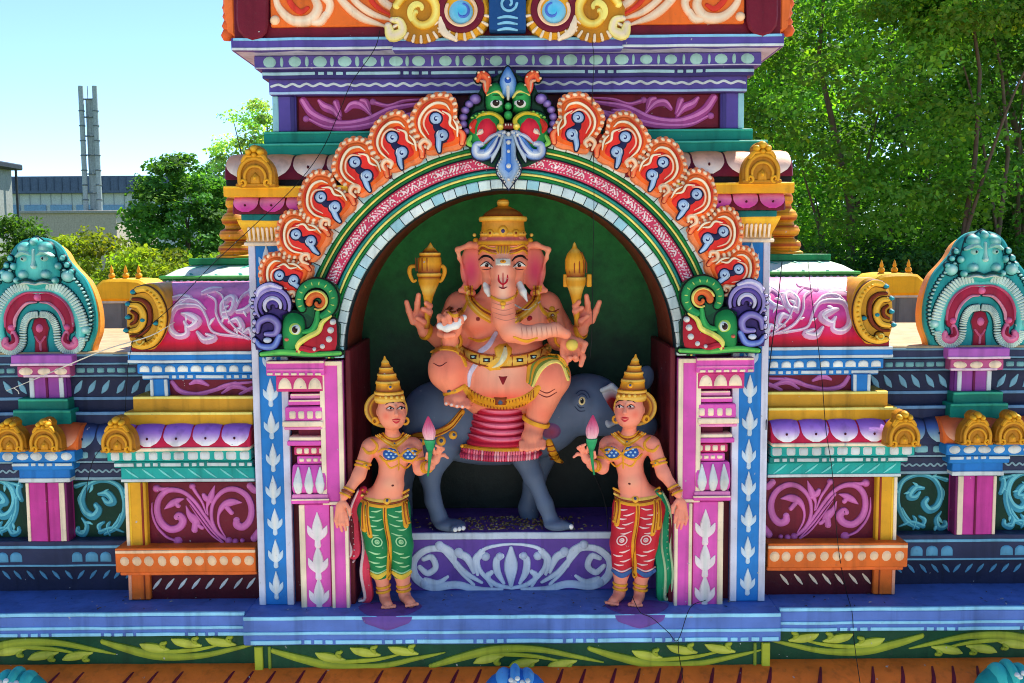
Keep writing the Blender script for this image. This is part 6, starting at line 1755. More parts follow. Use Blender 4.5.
# ================================================================= the grey mount
mount = thing('mount_statue', 'blue-grey four-legged animal statue with gold harness carrying the seated figure', 'statue', P(500,528,YG))
b = Sculpt(503,340,YG,.9)
b.ell((494,424,-8),(86,42,30),10).ell((440,418,-4),(40,38,28),10).ell((545,412,-2),(36,36,28),12)
b.ell((586,404,2),(38,31,25),10).cap((600,412,4),(640,424,8),24,15,8).ell((644,426,8),(13,12,12),6)
b.ell((582,401,22),(10,9,8),5)
b.ell((645,378,-4),(9,13,5),4,rot=15)
b.chain([(520,446,10,17),(533,476,17,9.5),(545,504,21,7.4),(551,520,23,8)],6).ell((557,525,28),(13,6,9),4)
b.chain([(438,444,10,25),(430,474,15,10.5),(433,500,18,7.6),(439,517,20,9)],6).ell((450,525,26),(16,6.5,10),4)
fingers(b, [[(562,525,30,4),(570,526+i*.7,32-i*5,3.2)] for i in range(3)], 2); fingers(b, [[(452,526,30,4),(462+i*-4,527+i*.8,32+i*3,3.4)] for i in range(3)], 2)
b.chain([(545,448,-26,15),(534,482,-24,10),(528,508,-24,9),(530,517,-22,9)],6).chain([(412,440,-26,18),(402,480,-24,10),(404,514,-22,9)],6)
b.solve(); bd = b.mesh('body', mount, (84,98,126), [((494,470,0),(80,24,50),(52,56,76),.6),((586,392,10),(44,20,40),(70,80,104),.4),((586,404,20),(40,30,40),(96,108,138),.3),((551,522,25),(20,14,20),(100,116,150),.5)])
Sb = b.surf(); m = MB()
m.ellipse(Sb, 582, 401, 3.4, 4.4, .004, (220,200,150), ang=.2); m.ellipse(Sb, 582, 401, 2.2, 3.2, .006, (20,16,18)); m.ellipse(Sb, 581.4, 399.6, .8, .8, .008, 'white', n=8)
for r in (7,10.5): m.stroke(Sb, [(582+r*math.cos(a)*.8,401+r*math.sin(a)) for a in [-2.4,-1.7,-1,-.3]], [.3,.6,.3], .002, (44,54,84))
for r in (7,10.5): m.stroke(Sb, [(582+r*math.cos(a)*.8,401+r*math.sin(a)) for a in [2.6,1.9,1.2]], [.3,.6,.3], .002, (44,54,84))
m.build('eye', mount)
e_ = Sculpt(503,340,YG,.8); e_.chain([(602,390,24,2.4),(612,386,26,2.6),(622,394,27,2.6),(624,408,27,2.6),(619,421,27,2.6),(609,425,26,2.4),(604,417,24,2.4)],3).ell((612,406,22),(13,20,4),3); e_.solve()
ear = e_.mesh('ear', mount, (176,182,196), [((612,406,24),(15,22,20),(130,26,40),1.5)])
m = MB()
for i in range(3):
    for (x,y,d) in ((570,526.5+i*.7,34-i*5),(462-i*4,528+i*.8,34+i*3)): ballpx(m, b, (x+1.2,y,d), 2.4, (226,226,230), 8)
m.build('claw', bd, split=True)
m = MB()
m.stroke(Sb, [(404,440),(416,436),(434,434),(450,426),(462,412)], [2,3.2,3.6,3.6,3], .008, GO)
for dd in (-2.6,2.6): m.stroke(Sb, [(404,440+dd),(416,436+dd),(434,434+dd),(450,426+dd),(462,412+dd)], [.4,.6,.7,.7,.6], .010, GD)
for x,y,r in ((441,441,5),(453,435,4.4),(422,441,4.6)): m.ellipse(Sb, x, y, r, r, .010, GO, col2=GL); m.ellipse(Sb, x, y, r*.5, r*.5, .014, (60,80,120), n=10)
m.build('harness', mount)
m = MB(); m.stroke(Sb, [(549,442),(552,450),(556,458),(562,462)], [3.4,4,3.6,1.6], .012, GO)
for k in range(4): m.stroke(Sb, [(546+k*1.4,445+k*4.6),(553+k*1.6,444+k*4.6)], .6, .015, GD)
m.build('strap', mount)
m = MB(); m.ellipse(Sb, 551, 431, 10, 8, .012, (120,84,130), col2=(140,50,80), n=16); m.build('saddle_tassel', mount)

# ================================================================= the two attendants
def attendant(fl):
    YA = .03
    pal = dict(tr=(24,120,72), st=(170,214,160), hem=(226,190,70), sash=(222,60,90), edge=(244,214,220)) if not fl else dict(tr=(190,32,50), st=(236,196,196), hem=(60,96,160), sash=(26,140,100), edge=(196,220,180))
    lab = 'crowned woman statue in red striped trousers holding a lotus bud, right of the niche' if fl else 'crowned woman statue in green trousers holding a lotus bud, left of the niche'
    c0 = P(392,608,YA-.04)
    t = thing('attendant_statue', lab, 'statue', (c0.x*(-1 if fl else 1), YA-.04, zfloor), 'attendant statues')
    sk = (238,146,120) if not fl else (238,142,120)
    sway = lambda y: -4.2*math.exp(-((y-508)/26)**2)+2.2*math.exp(-((y-452)/22)**2)+1.6*math.exp(-((y-548)/16)**2)
    a = Sculpt(392,500,YA,.55); a.warp = sway
    SKd = (214,84,48)
    a.ell((391.5,411,6),(14.3,18.4,15.6),3).ell((393.5,420.5,10),(10.6,9,9.4),4).cap((395.5,407,19.3),(396.4,414.5,23.2),1.3,2.3,2.5).ell((387.5,416,14),(5,5,5),4).ell((401,416,12),(4,5,5),4)
    a.ell((395,424.5,16.6),(4,3,3),2).ell((396,421.5,18.2),(3.6,1.3,1.8),1.2).ell((396,419.4,18.6),(3.2,1.0,1.5),1.0)
    a.ell((390,408,19.5),(4,2.4,3),2,sub=True).ell((401,408,17.8),(3.8,2.4,3),2,sub=True).ell((390,408.3,15.6),(3.3,2,3),.8).ell((401,408.3,13.8),(3.2,2,3),.8)
    a.ell((378.5,412,2),(2.4,5,3.4),1.5).ell((404.5,412,2),(2.2,5,3.4),1.5)
    a.cap((391,425,2),(391,438,-1),6.6,7.6,4).ell((391,450,-2),(21,16,12),6).cap((371,444,-2),(411,444,-3),7.5,7,6)
    a.ell((389,454,9),(10,9.4,8),3).ell((407.5,454,8),(9,9.2,8),3)
    a.cap((392,458,-1),(391,478,0),14.5,13,6).ell((391,486,4),(15,11,11),6).ell((386.5,502,0),(25,17,15),8)
    a.chain([(376,508,2,14),(377,545,6,11),(381,572,3,8),(384,592,3,6)],5).chain([(400,508,2,13.5),(400,545,6,10.6),(402,572,3,8),(404,592,3,6)],5)
    a.cap((385,599,4),(388,605,19),5.6,5,4).cap((405,597,4),(411,603,18),5.6,4.8,4)
    fingers(a, [[(384+i*2.6,606,19,2),(382.6+i*3.0,607.6-abs(i-1)*.35,25-i*.5,1.7)] for i in range(5)], 1); fingers(a, [[(407+i*2.3,604,18,1.9),(406.4+i*2.8,606-i*.5,24-i*.7,1.6)] for i in range(5)], 1)
    a.chain([(367,447,2,8.2),(359,475,12,6.4),(348,496,23,4.4)],4).ell((345,508,25),(5.4,8,3.2),3,rot=8)
    fingers(a, [[(341,512,25,1.9),(339,520,26,1.7),(339.5,527,26,1.4)],[(344,514,26,2),(342.6,523,27,1.8),(343.4,531,27,1.4)],[(347,514,26,2),(346.6,523,27,1.8),(347.4,530,27,1.4)],[(349.6,512,25,1.8),(350.4,519,26,1.6),(350.6,525,26,1.3)],[(349,503,26,2.2),(353.6,509,28,1.9),(354,515,28,1.5)]])
    a.chain([(413,447,0,7.6),(419,469,6,6),(430,466,22,4.4)],4).ell((434,459,25),(4.6,6.6,3.6),3,rot=20)
    fingers(a, [[(437,456,26,1.9),(442,455,28,1.7),(446,458,29,1.3)],[(437,453,27,1.9),(441,449,30,1.7),(439,447,33,1.3)],[(435,452,28,1.9),(437,447,31,1.7),(434,445.5,34,1.3)],[(432,453,28,1.8),(431,448.5,32,1.6),(427,448,34,1.3)],[(430,461,27,2.1),(425,458,31,1.8),(425,453,34,1.4)]])
    a.solve()
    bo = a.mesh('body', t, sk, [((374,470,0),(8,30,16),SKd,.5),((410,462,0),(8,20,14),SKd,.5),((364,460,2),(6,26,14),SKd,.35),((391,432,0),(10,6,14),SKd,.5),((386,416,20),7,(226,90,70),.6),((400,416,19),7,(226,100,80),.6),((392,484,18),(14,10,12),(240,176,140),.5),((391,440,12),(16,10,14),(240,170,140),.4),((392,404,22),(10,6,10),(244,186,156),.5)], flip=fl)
    S = a.surf()
    def N(): return MB(flip=fl)
    m = N()
    for x,sg in ((390,-1),(401,1)):
        m.stroke(S, [(x-3.2,408.8),(x,407.8),(x+3.2,408.8)], [.3,1.4,.3], .0008, (236,230,226)); m.ellipse(S, x+.6, 408.3, 1.25, 1.3, .0016, (26,18,18), n=8)
        m.stroke(S, [(x-3.8,408.9),(x-.2,406.5),(x+3.8,408.7)], [.25,.5,.25], .0016, (30,16,18))
    BR = MB(flip=fl)
    for pts in ([(385.6,404.6),(389.4,402.0),(394,402.6)],[(397.6,402.4),(401.6,402.0),(405,404.6)]): BR.stroke(S, pts, [.25,.6,.35], .0012, (36,18,18))
    BR.build('eyebrow', t, split=True)
    m.build('eye', t, split=True)
    m = N(); m.ellipse(S, 395.6, 400.6, 1.1, 1.6, .001, (190,24,40), n=8); m.build('forehead_dot', t)
    m = N(); m.stroke(S, [(391.8,419.8),(396,419.5),(400,419.6)], [.3,1,.3], .0008, (190,36,50)); m.stroke(S, [(392.2,420.8),(396,422.6),(399.6,420.6)], [.3,1.1,.3], .0008, (206,50,64));
    m.build('lips', t)
    m = N(); m.ellipse(S, 394.5, 485.5, 1.4, 1.1, .0008, (90,30,26), n=8); m.build('navel', t)
    # crown
    m = N(); lathepx(m, a, [(402,14.6),(398.5,15.6),(396,15),(394,14.4),(393,15),(391,14.8),(390,13),(384,11.8),(383,12.4),(381,12),(380,10.6),(376,9.2),(375.4,9.9),(373.6,9.5),(373,8),(369.5,6.6),(369,7.2),(367.4,6.8),(367,5.4),(363.5,3.8),(363,4.2),(361.6,3.6),(359,1.6),(356,.5)], 390, 4, [GO,GL,GO,GD,GL,GO,GD,GO,GO,GL,GD,GO,GO,GL,GD,GO,GO,GL,GD,GO,GO,GL,GO,GO], 24, lean=(-.12,-.05))
    for u in (381,386,391.5,397,402): 
        z = 4+math.sqrt(max(2,14.8**2-(u-390.6)**2)); L = a.G(u,397.5,z); ballpx(m, a, (u,397.6,z), 1.7, GL, 8); 
    ballpx(m, a, (390.4,387,15.5), 3, GO, 10); ballpx(m, a, (390.4,387,17.6), 1.4, (60,80,130), 8)
    m.build('crown', t)
    m = N()
    for sx,cx in ((-1,375),(1,405)):
        ringband(m, a, (cx,421,4), (.5*sx,0,1), 2.6, 2.2, GO, 1.8)
    cx_, cy_ = 388, 409
    c = a.G(cx_,cy_,-9); n = 28
    rings = []
    for z,r in ((-1.5,22),(1.5,22.6),(2.6,21),(2.0,18),(2.4,16.6),(1.4,14)):
        rings.append([a.W((c[0]+r*.98*math.cos(2*PI*k/n)-2, c[1]+r*.86*math.sin(2*PI*k/n), c[2]+z)) for k in range(n)])
    m.loft(rings, [GD,GO,GL,GD,GO,GD], True)
    m.build('ear_disc', t, split=True)
    m = N()   # necklaces
    for k,(w,cc) in enumerate(((1.0,GO),(.8,GD),(1.1,GO),(.8,GL),(1.0,GO))):
        o = k*2.1; m.stroke(S, [(382-o*.9,433+o*.3),(386,437.5+o*.8),(392,439+o*1.05),(398,437.5+o*.8),(402+o*.8,433+o*.3)], [w*.7,w,w*1.1,w,w*.7], .003, cc)
    m.ellipse(S, 392.5, 444, 2.6, 3, .006, GO); m.ellipse(S, 392.5, 444, 1.3, 1.5, .009, (60,90,130), n=8); m.stroke(S, [(393,447),(396,454),(397,462)], [1,.8,1], .003, GO)
    m.build('necklace', t)
    m = N()
    for u in (389,408): m.ellipse(S, u, 454, 9 if u < 400 else 8, 6.4, .003, (34,84,160), n=16)
    m.stroke(S, [(376,452),(382,449),(392,452),(398,455),(404,451),(412,449),(416,451)], [.8,1,1,1.2,1,1,.8], .005, GO); m.stroke(S, [(378,456),(384,461),(392,460),(398,457),(404,460),(411,460),(415,456)], [.8,1,1,1.2,1,1,.8], .005, GO)
    for u in (389,408):
        for k in range(7):
            q = 2*PI*k/6; r = 0 if k == 6 else 4; m.ellipse(S, u+r*math.cos(q)*1.1, 454+r*math.sin(q)*.85, 1.5, 1.3, .0045, (170,200,226), n=8)
    for st in ([(384,462),(390,468),(398,464)],[(398,464),(405,468),(411,462)],[(397,460),(398,470)]): m.stroke(S, st, [.6,1,.6], .003, GO)
    m.build('breast_band', t)
    # arm jewellery
    m = N()
    m.stroke(S, [(361,448),(366,453),(373,451),(375,445),(370,439)], [1,1.6,1.6,1.4,1], .004, GO); m.stroke(S, [(408,451),(413,454),(419,450)], [1,1.5,1], .004, GO)
    for p,q,r in (((362,463,7.6),(-.28,1,.35),7.2),((361,466.5,8.8),(-.28,1,.35),7),): ringband(m, a, p, q, r, 2.2, GO)
    m.ellipse(S, 364, 465, 2.6, 2.8, .012, GO); m.ellipse(S, 364, 465, 1.2, 1.3, .014, (60,120,130), n=8)
    for k in range(3): ringband(m, a, (351.5-k*1.6,489.5+k*2.8,20+k*1.4), (-.5,1,.45), 5+.0*k, 2.0, GO if k != 1 else GD)
    ringband(m, a, (416.5,460,3.5), (.25,1,.3), 7, 2.4, GO); 
    for k in range(2): ringband(m, a, (427-k*2.4,467+k*.3,18-k*3), (.55,-.15,.8), 5, 2, GO)
    m.build('armlet', t, split=True)
    # lotus bud
    m = N(); zl = 33
    lathepx(m, a, [(476,1.0),(470,1.2),(458,1.7),(452,2.6)], 428, zl, (36,140,84), 12); lathepx(m, a, [(452,2.4),(448,4),(443,5.4),(440,5.8),(439.4,5)], 428, zl, [(30,120,80),(40,150,96),(40,150,96),(60,170,110),(30,110,70)], 16)
    m.build('lotus_stem', t)
    m = N()
    for k in range(8):
        q = 2*PI*k/8; x = 2.5*math.cos(q); z = 2.5*math.sin(q)
        pts = [a.W(a.G(428+x*1.0,440,zl+z)), a.W(a.G(428+x*1.6,432,zl+z*1.6)), a.W(a.G(428+x*1.1,425,zl+z*1.1)), a.W(a.G(428+x*.2,416.5,zl+z*.2))]
        pts, rr = spline([tuple(p) for p in pts], [.008,.0105,.0075,.001], 4); n_ = len(pts)
        V0 = len(m.v); m.tube(pts, rr, (226,80,120), 8)
        for i in range(n_):
            f_ = i/(n_-1); cc = lin(tuple(np.array((240,196,206))*(1-f_)+np.array((214,56,106))*f_))
            for j in range(8): m.c[V0+i*8+j] = cc
    m.build('lotus_bud', t)
    # trousers
    b2 = Sculpt(392,500,YA,.6); b2.warp = sway
    b2.ell((386.5,505,0),(26.4,16,16.4),6).chain([(376,510,2,15.4),(377,545,6,12.6),(380.5,571,3.6,10.2)],4).chain([(400,510,2,14.8),(400,545,6,12),(401.6,571,3.6,9.8)],4)
    b2.ell((388,480,0),(40,10.5,40),2,sub=True)
    b2.solve(); tr = b2.mesh('trousers', t, pal['tr'], flip=fl); S2 = b2.surf()
    m = N()
    for cx,w in ((376.5,12),(400.5,11)):
        for i in range(13):
            y = 511+i*4.6
            if 536 < y < 548: continue
            m.stroke(S2, [(cx-w*.75,y-1),(cx-w*.2,y+1.4),(cx+w*.2,y+1.4)] if i % 2 else [(cx-w*.1,y+.4),(cx+w*.35,y+.6),(cx+w*.75,y-1)], [.3,.85,.3], .002, pal['st'])
        for r in (2,5): m.stroke(S2, [(cx+r*math.cos(q),542+r*.9*math.sin(q)) for q in [i*PI/4 for i in range(9)]], .6, .002, pal['st'], caps=False)
        m.ellipse(S2, cx, 542, 1.2, 1.2, .003, pal['st'], n=8)
        m.stroke(S2, [(cx-9,572),(cx+1,577),(cx+10,572)], [1.6,2.6,1.6], .004, pal['hem']); m.stroke(S2, [(cx-9,569),(cx+1,573),(cx+10,569)], [.4,.7,.4], .004, pal['st'])
    m.build('stripe_pattern', tr)
    # belt, tassels
    m = N()
    for k,(w,cc) in enumerate(((1.5,GO),(.8,GD),(1.6,GL),(.8,GD),(1.6,GO))):
        o = k*2.7; m.stroke(S2, [(365,490+o),(374,494+o),(389,496+o),(403,494+o),(411,490+o)], [w*.8,w,w,w,w*.8], .005, cc)
    m.ellipse(S2, 391, 501, 4.4, 4.4, .010, GO, col2=GL); m.ellipse(S2, 391, 501, 2, 2, .014, (60,70,110), n=10)
    m.build('belt', t)
    m = N()
    for x0,dx,y1 in ((368,-3,530),(372,-2,536),(407,2,526),(410,2,522)):
        m.stroke(S2, [(x0,502),(x0+dx*.3,514),(x0+dx*.6,y1)], [1.4,1.8,2.4], .007, GO); m.stroke(S2, [(x0,503),(x0+dx*.3,514),(x0+dx*.6,y1-2)], .5, .010, GD)
    m.stroke(S2, [(389,506),(388.5,530),(388.5,552),(388.5,578)], [2,2.2,2.2,2.6], .008, GO, res=6); m.stroke(S2, [(389,508),(388.5,530),(388.5,576)], .7, .011, GD)
    m.build('tassel', t, split=True)
    m = N()
    for k in range(2):
        ringband(m, a, (383.4,586+k*4.5,3), (.15,1,0), 6.6, 2.4, GO, 1.3); ringband(m, a, (403.6,585+k*4.5,3), (.1,1,0), 6.6, 2.4, GO, 1.3)
    m.build('anklet', t, split=True)
    # sash falling behind the outer leg
    m = N()
    def Ss(u, v, h=0.): return a.W(a.G(u-2.5, v, 2+3*math.sin(v*.08)) + np.array([0,0,h/a.s]))
    pts = [(368,490),(362,510),(358,535),(357,553),(353,556)] if not fl else [(370,494),(364,512),(360,540),(358,572),(360,592)]
    m.stroke(Ss, pts, [4,5,5.5,4.5,3], .03, pal['sash'], res=8); m.stroke(Ss, [(x-4.5,y) for x,y in pts], [1.2,1.8,1.8,1.8,1.2], .034, pal['edge'], res=8)
    p2 = [(372,500),(370,540),(368,570),(372,596),(366,600)] if not fl else [(374,500),(368,540),(365,570),(366,598),(362,600)]
    m.stroke(Ss, p2, [4,4.5,5,4,2.6], .024, pal['sash'], res=8); m.stroke(Ss, [(x-4,y) for x,y in p2], [1.2,1.6,1.7,1.7,1.2], .028, pal['edge'], res=8)
    for i in range(9): m.ellipse(Ss, 359-i*.4 if not fl else 361-i*.4, 512+i*6, 1.4, 1.2, .036, pal['edge'], n=8)
    m.build('sash', t, split=True)
    return t
for fl in (False, True): attendant(fl)
# ================================================================= behind the facade: rear parapets, buildings, chimney, trees
for fl in (False, True):
    Yb = 1.75; sd = -1 if fl else 1; s = SCL(Yb)
    p0 = P(121, 345, Yb)
    t = thing('rear_parapet', ('grey rear parapet with yellow crest and three tiny gold spikes, seen before the dark trees' if fl else 'grey rear parapet with yellow crest and three tiny gold spikes, seen before the light bushes'), 'wall', (sd*p0.x, Yb, zfloor+.6), 'rear parapets')
    mb = MB(flip=fl, wob=.003); a = P(60,303,Yb); b = P(215,303,Yb)
    mb.box(a.x, b.x, Yb, Yb+.35, zfloor+.5, a.z, (112,116,124)); mb.box(a.x-.01, b.x+.01, Yb-.012, Yb+.36, a.z-.004, a.z+.016, (186,190,196))
    mb.box(P(108,0,Yb).x, P(112,0,Yb).x, Yb-.004, Yb+.1, zfloor+.5, a.z-.006, (92,96,104)); mb.build('grey_wall', t)
    mb = MB(flip=fl, wob=.002); poly = []
    for u,v in [(86,301),(90,292),(97,286),(104,280),(112,279),(128,279),(140,280),(147,284),(152,291),(154,301)]: q = P(u,v,Yb); poly.append((q.x,q.z))
    mb.prism(poly, Yb-.03, Yb+.3, (222,168,30), .015); mb.build('yellow_crest', t)
    for u in (112,126,139):
        mb = MB(flip=fl); c = P(u,280,Yb+.08); mb.lathe([(r*s,z*s) for r,z in [(4.2,-1),(4,1),(2.4,2.4),(3.4,4),(3,6),(1.4,7.4),(2,9),(1.2,12),(.2,15)]], c, 'gold', 12); mb.build('spike', t)

def at(px, py, D):   # point D metres in front of the camera
    return P(px, py, D-4.0)
# industrial building with dark roof band
D = 92
t = thing('industrial_building', 'long flat pale industrial building with a dark blue roof band behind the chimney', 'building', (at(60,250,D).x, D-4, 0))
def bb(mb, x0, yt, x1, yb, D, col, dep=6, z0=None):
    a = at(x0,yt,D); b = at(x1,yb,D); mb.box(a.x, b.x, D-4, D-4+dep, b.z if z0 is None else z0, at((x0+x1)/2,yt,D).z, col, ch=.03, seg=20)
mb = MB(); bb(mb, -90, 190, 230, 300, D, (186,198,206), 20, 0); mb.build('wall', t)
mb = MB(); bb(mb, -95, 176, 235, 192, D-.6, (84,100,130), 21)
for k in range(40): 
    x = at(-90+k*8,184,D-.6).x; mb.box(x-.03, x+.03, D-4.66, D-4.5, at(0,191,D-.6).z, at(0,177.5,D-.6).z, (70,86,114), ch=.01, seg=20)
mb.build('roof_band', t)
mb = MB(); 
for k in range(12): bb(mb, -80+k*26, 205, -58+k*26, 214, D-.15, (120,160,200), .3)
mb.build('window_strip', t)
mb = MB()
for k in range(30):
    x = at(-86+k*10.5,200,D-.1).x; mb.box(x-.02,x+.02,D-4.06,D-3.9,0,at(0,192,D-.1).z,(150,164,176),ch=.005,seg=20)
mb.build('cladding_seam_pattern', t)
D = 70
t = thing('annex_building', 'low beige annex wall in front of the industrial building, left of the dark tree', 'building', (at(55,250,D).x, D-4, 0))
mb = MB(); bb(mb, 20, 212, 118, 260, D, (176,166,156), 8, 0); mb.build('wall', t); mb = MB(); bb(mb, 19, 210.6, 119, 213, D-.2, (150,148,146), 8.4); mb.build('roof_edge', t)
D = 40
t = thing('grey_house', 'grey house corner with dark roof at the far left edge of the picture', 'building', (at(-20,250,D).x, D-4, 0))
mb = MB(); bb(mb, -400, 154, -83, 260, D, (140,146,150), 8, 0); mb.build('wall', t)
mb = MB(); a = at(-400,150,D); b = at(-83,154,D)
mb.box(a.x, b.x+.18, D-4.3, D+4.25, b.z, b.z+.28, (44,50,58), ch=.05, seg=20); mb.build('roof', t)
mb = MB(); mb.tube([(b.x+.1,D+3.7,b.z),(b.x+.1,D+3.7,0)], .06, (60,64,70)); mb.build('downpipe', t)
# chimney group
D = 78
t = thing('chimney_stack', 'tall steel chimney of thin silver flues braced together above the industrial roof', 'chimney', (at(88,250,D).x, D-4, 0))
for u,top,r in ((80.5,86,.19),(94.5,86,.19),(86.5,98,.28),(90,98,.24)):
    mb = MB(); p = at(u,top,D); steel = (150,164,172)
    rings = [0]+[p.z*k/14 for k in range(1,15)]
    mb.tube([(p.x,D-4+(0.5 if r > .2 else 0),z) for z in rings], r, steel, 12); mb.build('flue', t)
    if r < .2:
        mb = MB()
        for k in range(9): z = p.z*(.42+.06*k); mb.lathe([(r+.01,-.05),(r+.05,-.03),(r+.05,.03),(r+.01,.05)], (p.x,D-4,z), (96,108,116), 12)
        mb.build('flange_rim', t)
mb = MB(); a = at(80.5,86,D).x; b = at(94.5,86,D).x
for y in (99,117,136,155,174,193,210):
    z = at(88,y,D).z; mb.tube([(a,D-4,z),(b,D-4,z)], .05, (90,104,112), 6); mb.tube([(a,D-4,z),((a+b)/2,D-3.4,z)], .04, (90,104,112), 6); mb.tube([(b,D-4,z),((a+b)/2,D-3.4,z)], .04, (90,104,112), 6)
mb.build('brace_frame', t)
mb = MB(); p = at(85,85,D); mb.tube([(p.x,D-3.6,at(85,100,D).z),(p.x,D-3.6,p.z)], .03, (120,130,136), 6); mb.build('lightning_rod', t)

# ---- trees ------------------------------------------------------------
def leaf_mat(name, c1, c2, tr):
    m = bpy.data.materials.new(name); m.use_nodes = True; nt = m.node_tree; N = nt.nodes; L = nt.links
    for n_ in list(N): N.remove(n_)
    out = N.new('ShaderNodeOutputMaterial'); at_ = N.new('ShaderNodeAttribute'); at_.attribute_name = 'Col'
    geo = N.new('ShaderNodeTexNoise'); geo.inputs['Scale'].default_value = 1.3; tc = N.new('ShaderNodeTexCoord'); L.new(tc.outputs['Object'], geo.inputs['Vector'])
    hs = N.new('ShaderNodeHueSaturation'); L.new(at_.outputs['Color'], hs.inputs['Color']); mr = N.new('ShaderNodeMapRange'); mr.inputs[3].default_value = .75; mr.inputs[4].default_value = 1.25; L.new(geo.outputs['Fac'], mr.inputs[0]); L.new(mr.outputs[0], hs.inputs['Value'])
    d = N.new('ShaderNodeBsdfPrincipled'); d.inputs['Roughness'].default_value = .7; d.inputs['Specular IOR Level'].default_value = .2; L.new(hs.outputs[0], d.inputs['Base Color'])
    t = N.new('ShaderNodeBsdfTranslucent'); mul = N.new('ShaderNodeMix'); mul.data_type = 'RGBA'; mul.blend_type = 'MULTIPLY'; mul.inputs[0].default_value = 1; mul.inputs[7].default_value = (1.5,1.5,.5,1); L.new(hs.outputs[0], mul.inputs[6]); L.new(mul.outputs[2], t.inputs['Color'])
    mx = N.new('ShaderNodeMixShader'); mx.inputs[0].default_value = tr; L.new(d.outputs[0], mx.inputs[1]); L.new(t.outputs[0], mx.inputs[2]); L.new(mx.outputs[0], out.inputs[0])
    return m
LEAF = leaf_mat('tree leaves', 0, 0, .5)
BARK = paint('bark', (92,82,66), scale=.5, rough=.9, bump=.5, grime=.5)
rng = np.random.default_rng(5)
def leaves(name, parent, clumps, nper, size, col, jit=.42, flat=.5, up=.6):
    """clumps: (x,y,z,r) local; leaf = folded 6-vertex blade"""
    cl = np.array(clumps); n = len(cl)*nper
    ci = np.repeat(np.arange(len(cl)), nper)
    d = rng.normal(size=(n,3)); d /= np.linalg.norm(d,axis=1)[:,None]; rad = rng.random(n)**.45
    pos = cl[ci,:3]+d*(rad*cl[ci,3])[:,None]*np.array([1,1,flat])
    nrm = rng.normal(size=(n,3))*(1-up)+np.array([0,0,1])*up; nrm += d*.35; nrm /= np.linalg.norm(nrm,axis=1)[:,None]
    t = rng.normal(size=(n,3)); t[:,2] -= .35; t -= nrm*(t*nrm).sum(1)[:,None]; t /= np.linalg.norm(t,axis=1)[:,None]
    b = np.cross(nrm,t); L = (size*rng.uniform(.65,1.35,n))[:,None]; W = L*rng.uniform(.32,.46,n)[:,None]
    v = np.stack([pos-t*L*.5, pos-t*L*.05+b*W+nrm*L*.06, pos+t*L*.28+b*W*.7+nrm*L*.02, pos+t*L*.55-nrm*L*.1, pos+t*L*.28-b*W*.7+nrm*L*.02, pos-t*L*.05-b*W+nrm*L*.06],1).reshape(-1,3)
    f = (np.arange(n)*6)[:,None]; faces = np.concatenate([np.concatenate([f,f+1,f+2,f+3],1), np.concatenate([f,f+3,f+4,f+5],1)],0)
    base = np.array(lin(col)); cv = rng.uniform(1-jit,1+jit,(len(cl),1))*np.array([1,1,1])*(1+rng.normal(size=(len(cl),3))*.06)
    cc = base*cv[ci]*rng.uniform(.8,1.2,(n,1)); yel = rng.random(n) < .06; cc[yel] = cc[yel]*np.array([1.9,1.5,.7])
    me = bpy.data.meshes.new(name); me.from_pydata(v.tolist(), [], faces.tolist())
    ca = me.color_attributes.new('Col','FLOAT_COLOR','POINT'); arr = np.ones((len(v),4),dtype=np.float32); arr[:,:3] = np.repeat(np.clip(cc,0,.8),6,axis=0); ca.data.foreach_set('color', arr.ravel())
    me.materials.append(LEAF); o = bpy.data.objects.new(name, me); COL.objects.link(o); o.parent = parent
    return o
def tree(px, D, base_r, zc, rx, rz, nclump, nper, lsize, col, label, group, ry=None, seed=1, low=-.8, cr=(.55,.95), up=.6, limbs=9, extra=()):
    """trunk on the ground at column px, crown ellipsoid centred zc high"""
    r_ = random.Random(seed); p = at(px,250,D)
    t = thing('leafy_tree', label, 'tree', (p.x, D-4, 0), group)
    ry = ry or rx; cl = []
    mb = MB(); mb2 = mb
    top = zc+rz*.75
    pts = [(p.x+math.sin(k*1.1+seed)*.05*k, D-4+math.cos(k*.9)*.05*k, top*k/8) for k in range(9)]
    mb.tube(pts, [base_r*(1.25 if k == 0 else 1)*(1-.105*k) for k in range(9)], (92,82,66), 10)
    for i in range(nclump):
        while True:
            a = (r_.uniform(-1,1), r_.uniform(-1,1), r_.uniform(low,1)); q = math.sqrt(sum(x*x for x in a))
            if .25 < q < 1: break
        k = q**-.25
        c = (a[0]*rx*k, a[1]*ry*k, zc+a[2]*rz*k); cl.append((*c, r_.uniform(*cr)))
    for e in extra: cl.append(e)
    for i in range(limbs):
        c = cl[int(i*len(cl)/limbs)]; k = min(7, max(2, int((c[2]/top)*8*.6))); s0 = Vector(pts[k]); e0 = Vector((p.x+c[0], D-4+c[1], c[2])); m0 = s0.lerp(e0,.5)+Vector((0,0,.12*(e0-s0).length))
        mb.tube([s0, s0.lerp(m0,.5)+Vector((r_.uniform(-.1,.1),0,.05)), m0, e0], [base_r*.42, base_r*.32, base_r*.22, base_r*.06], (92,82,66), 7, res=3)
    mb.build('trunk', t, mat=BARK)
    leaves('crown', t, cl, nper, lsize, col, up=up)
    return t
far = 'trees behind the temple'
G1, G2, G3, G4 = (94,142,50), (74,122,48), (108,150,54), (50,88,38)
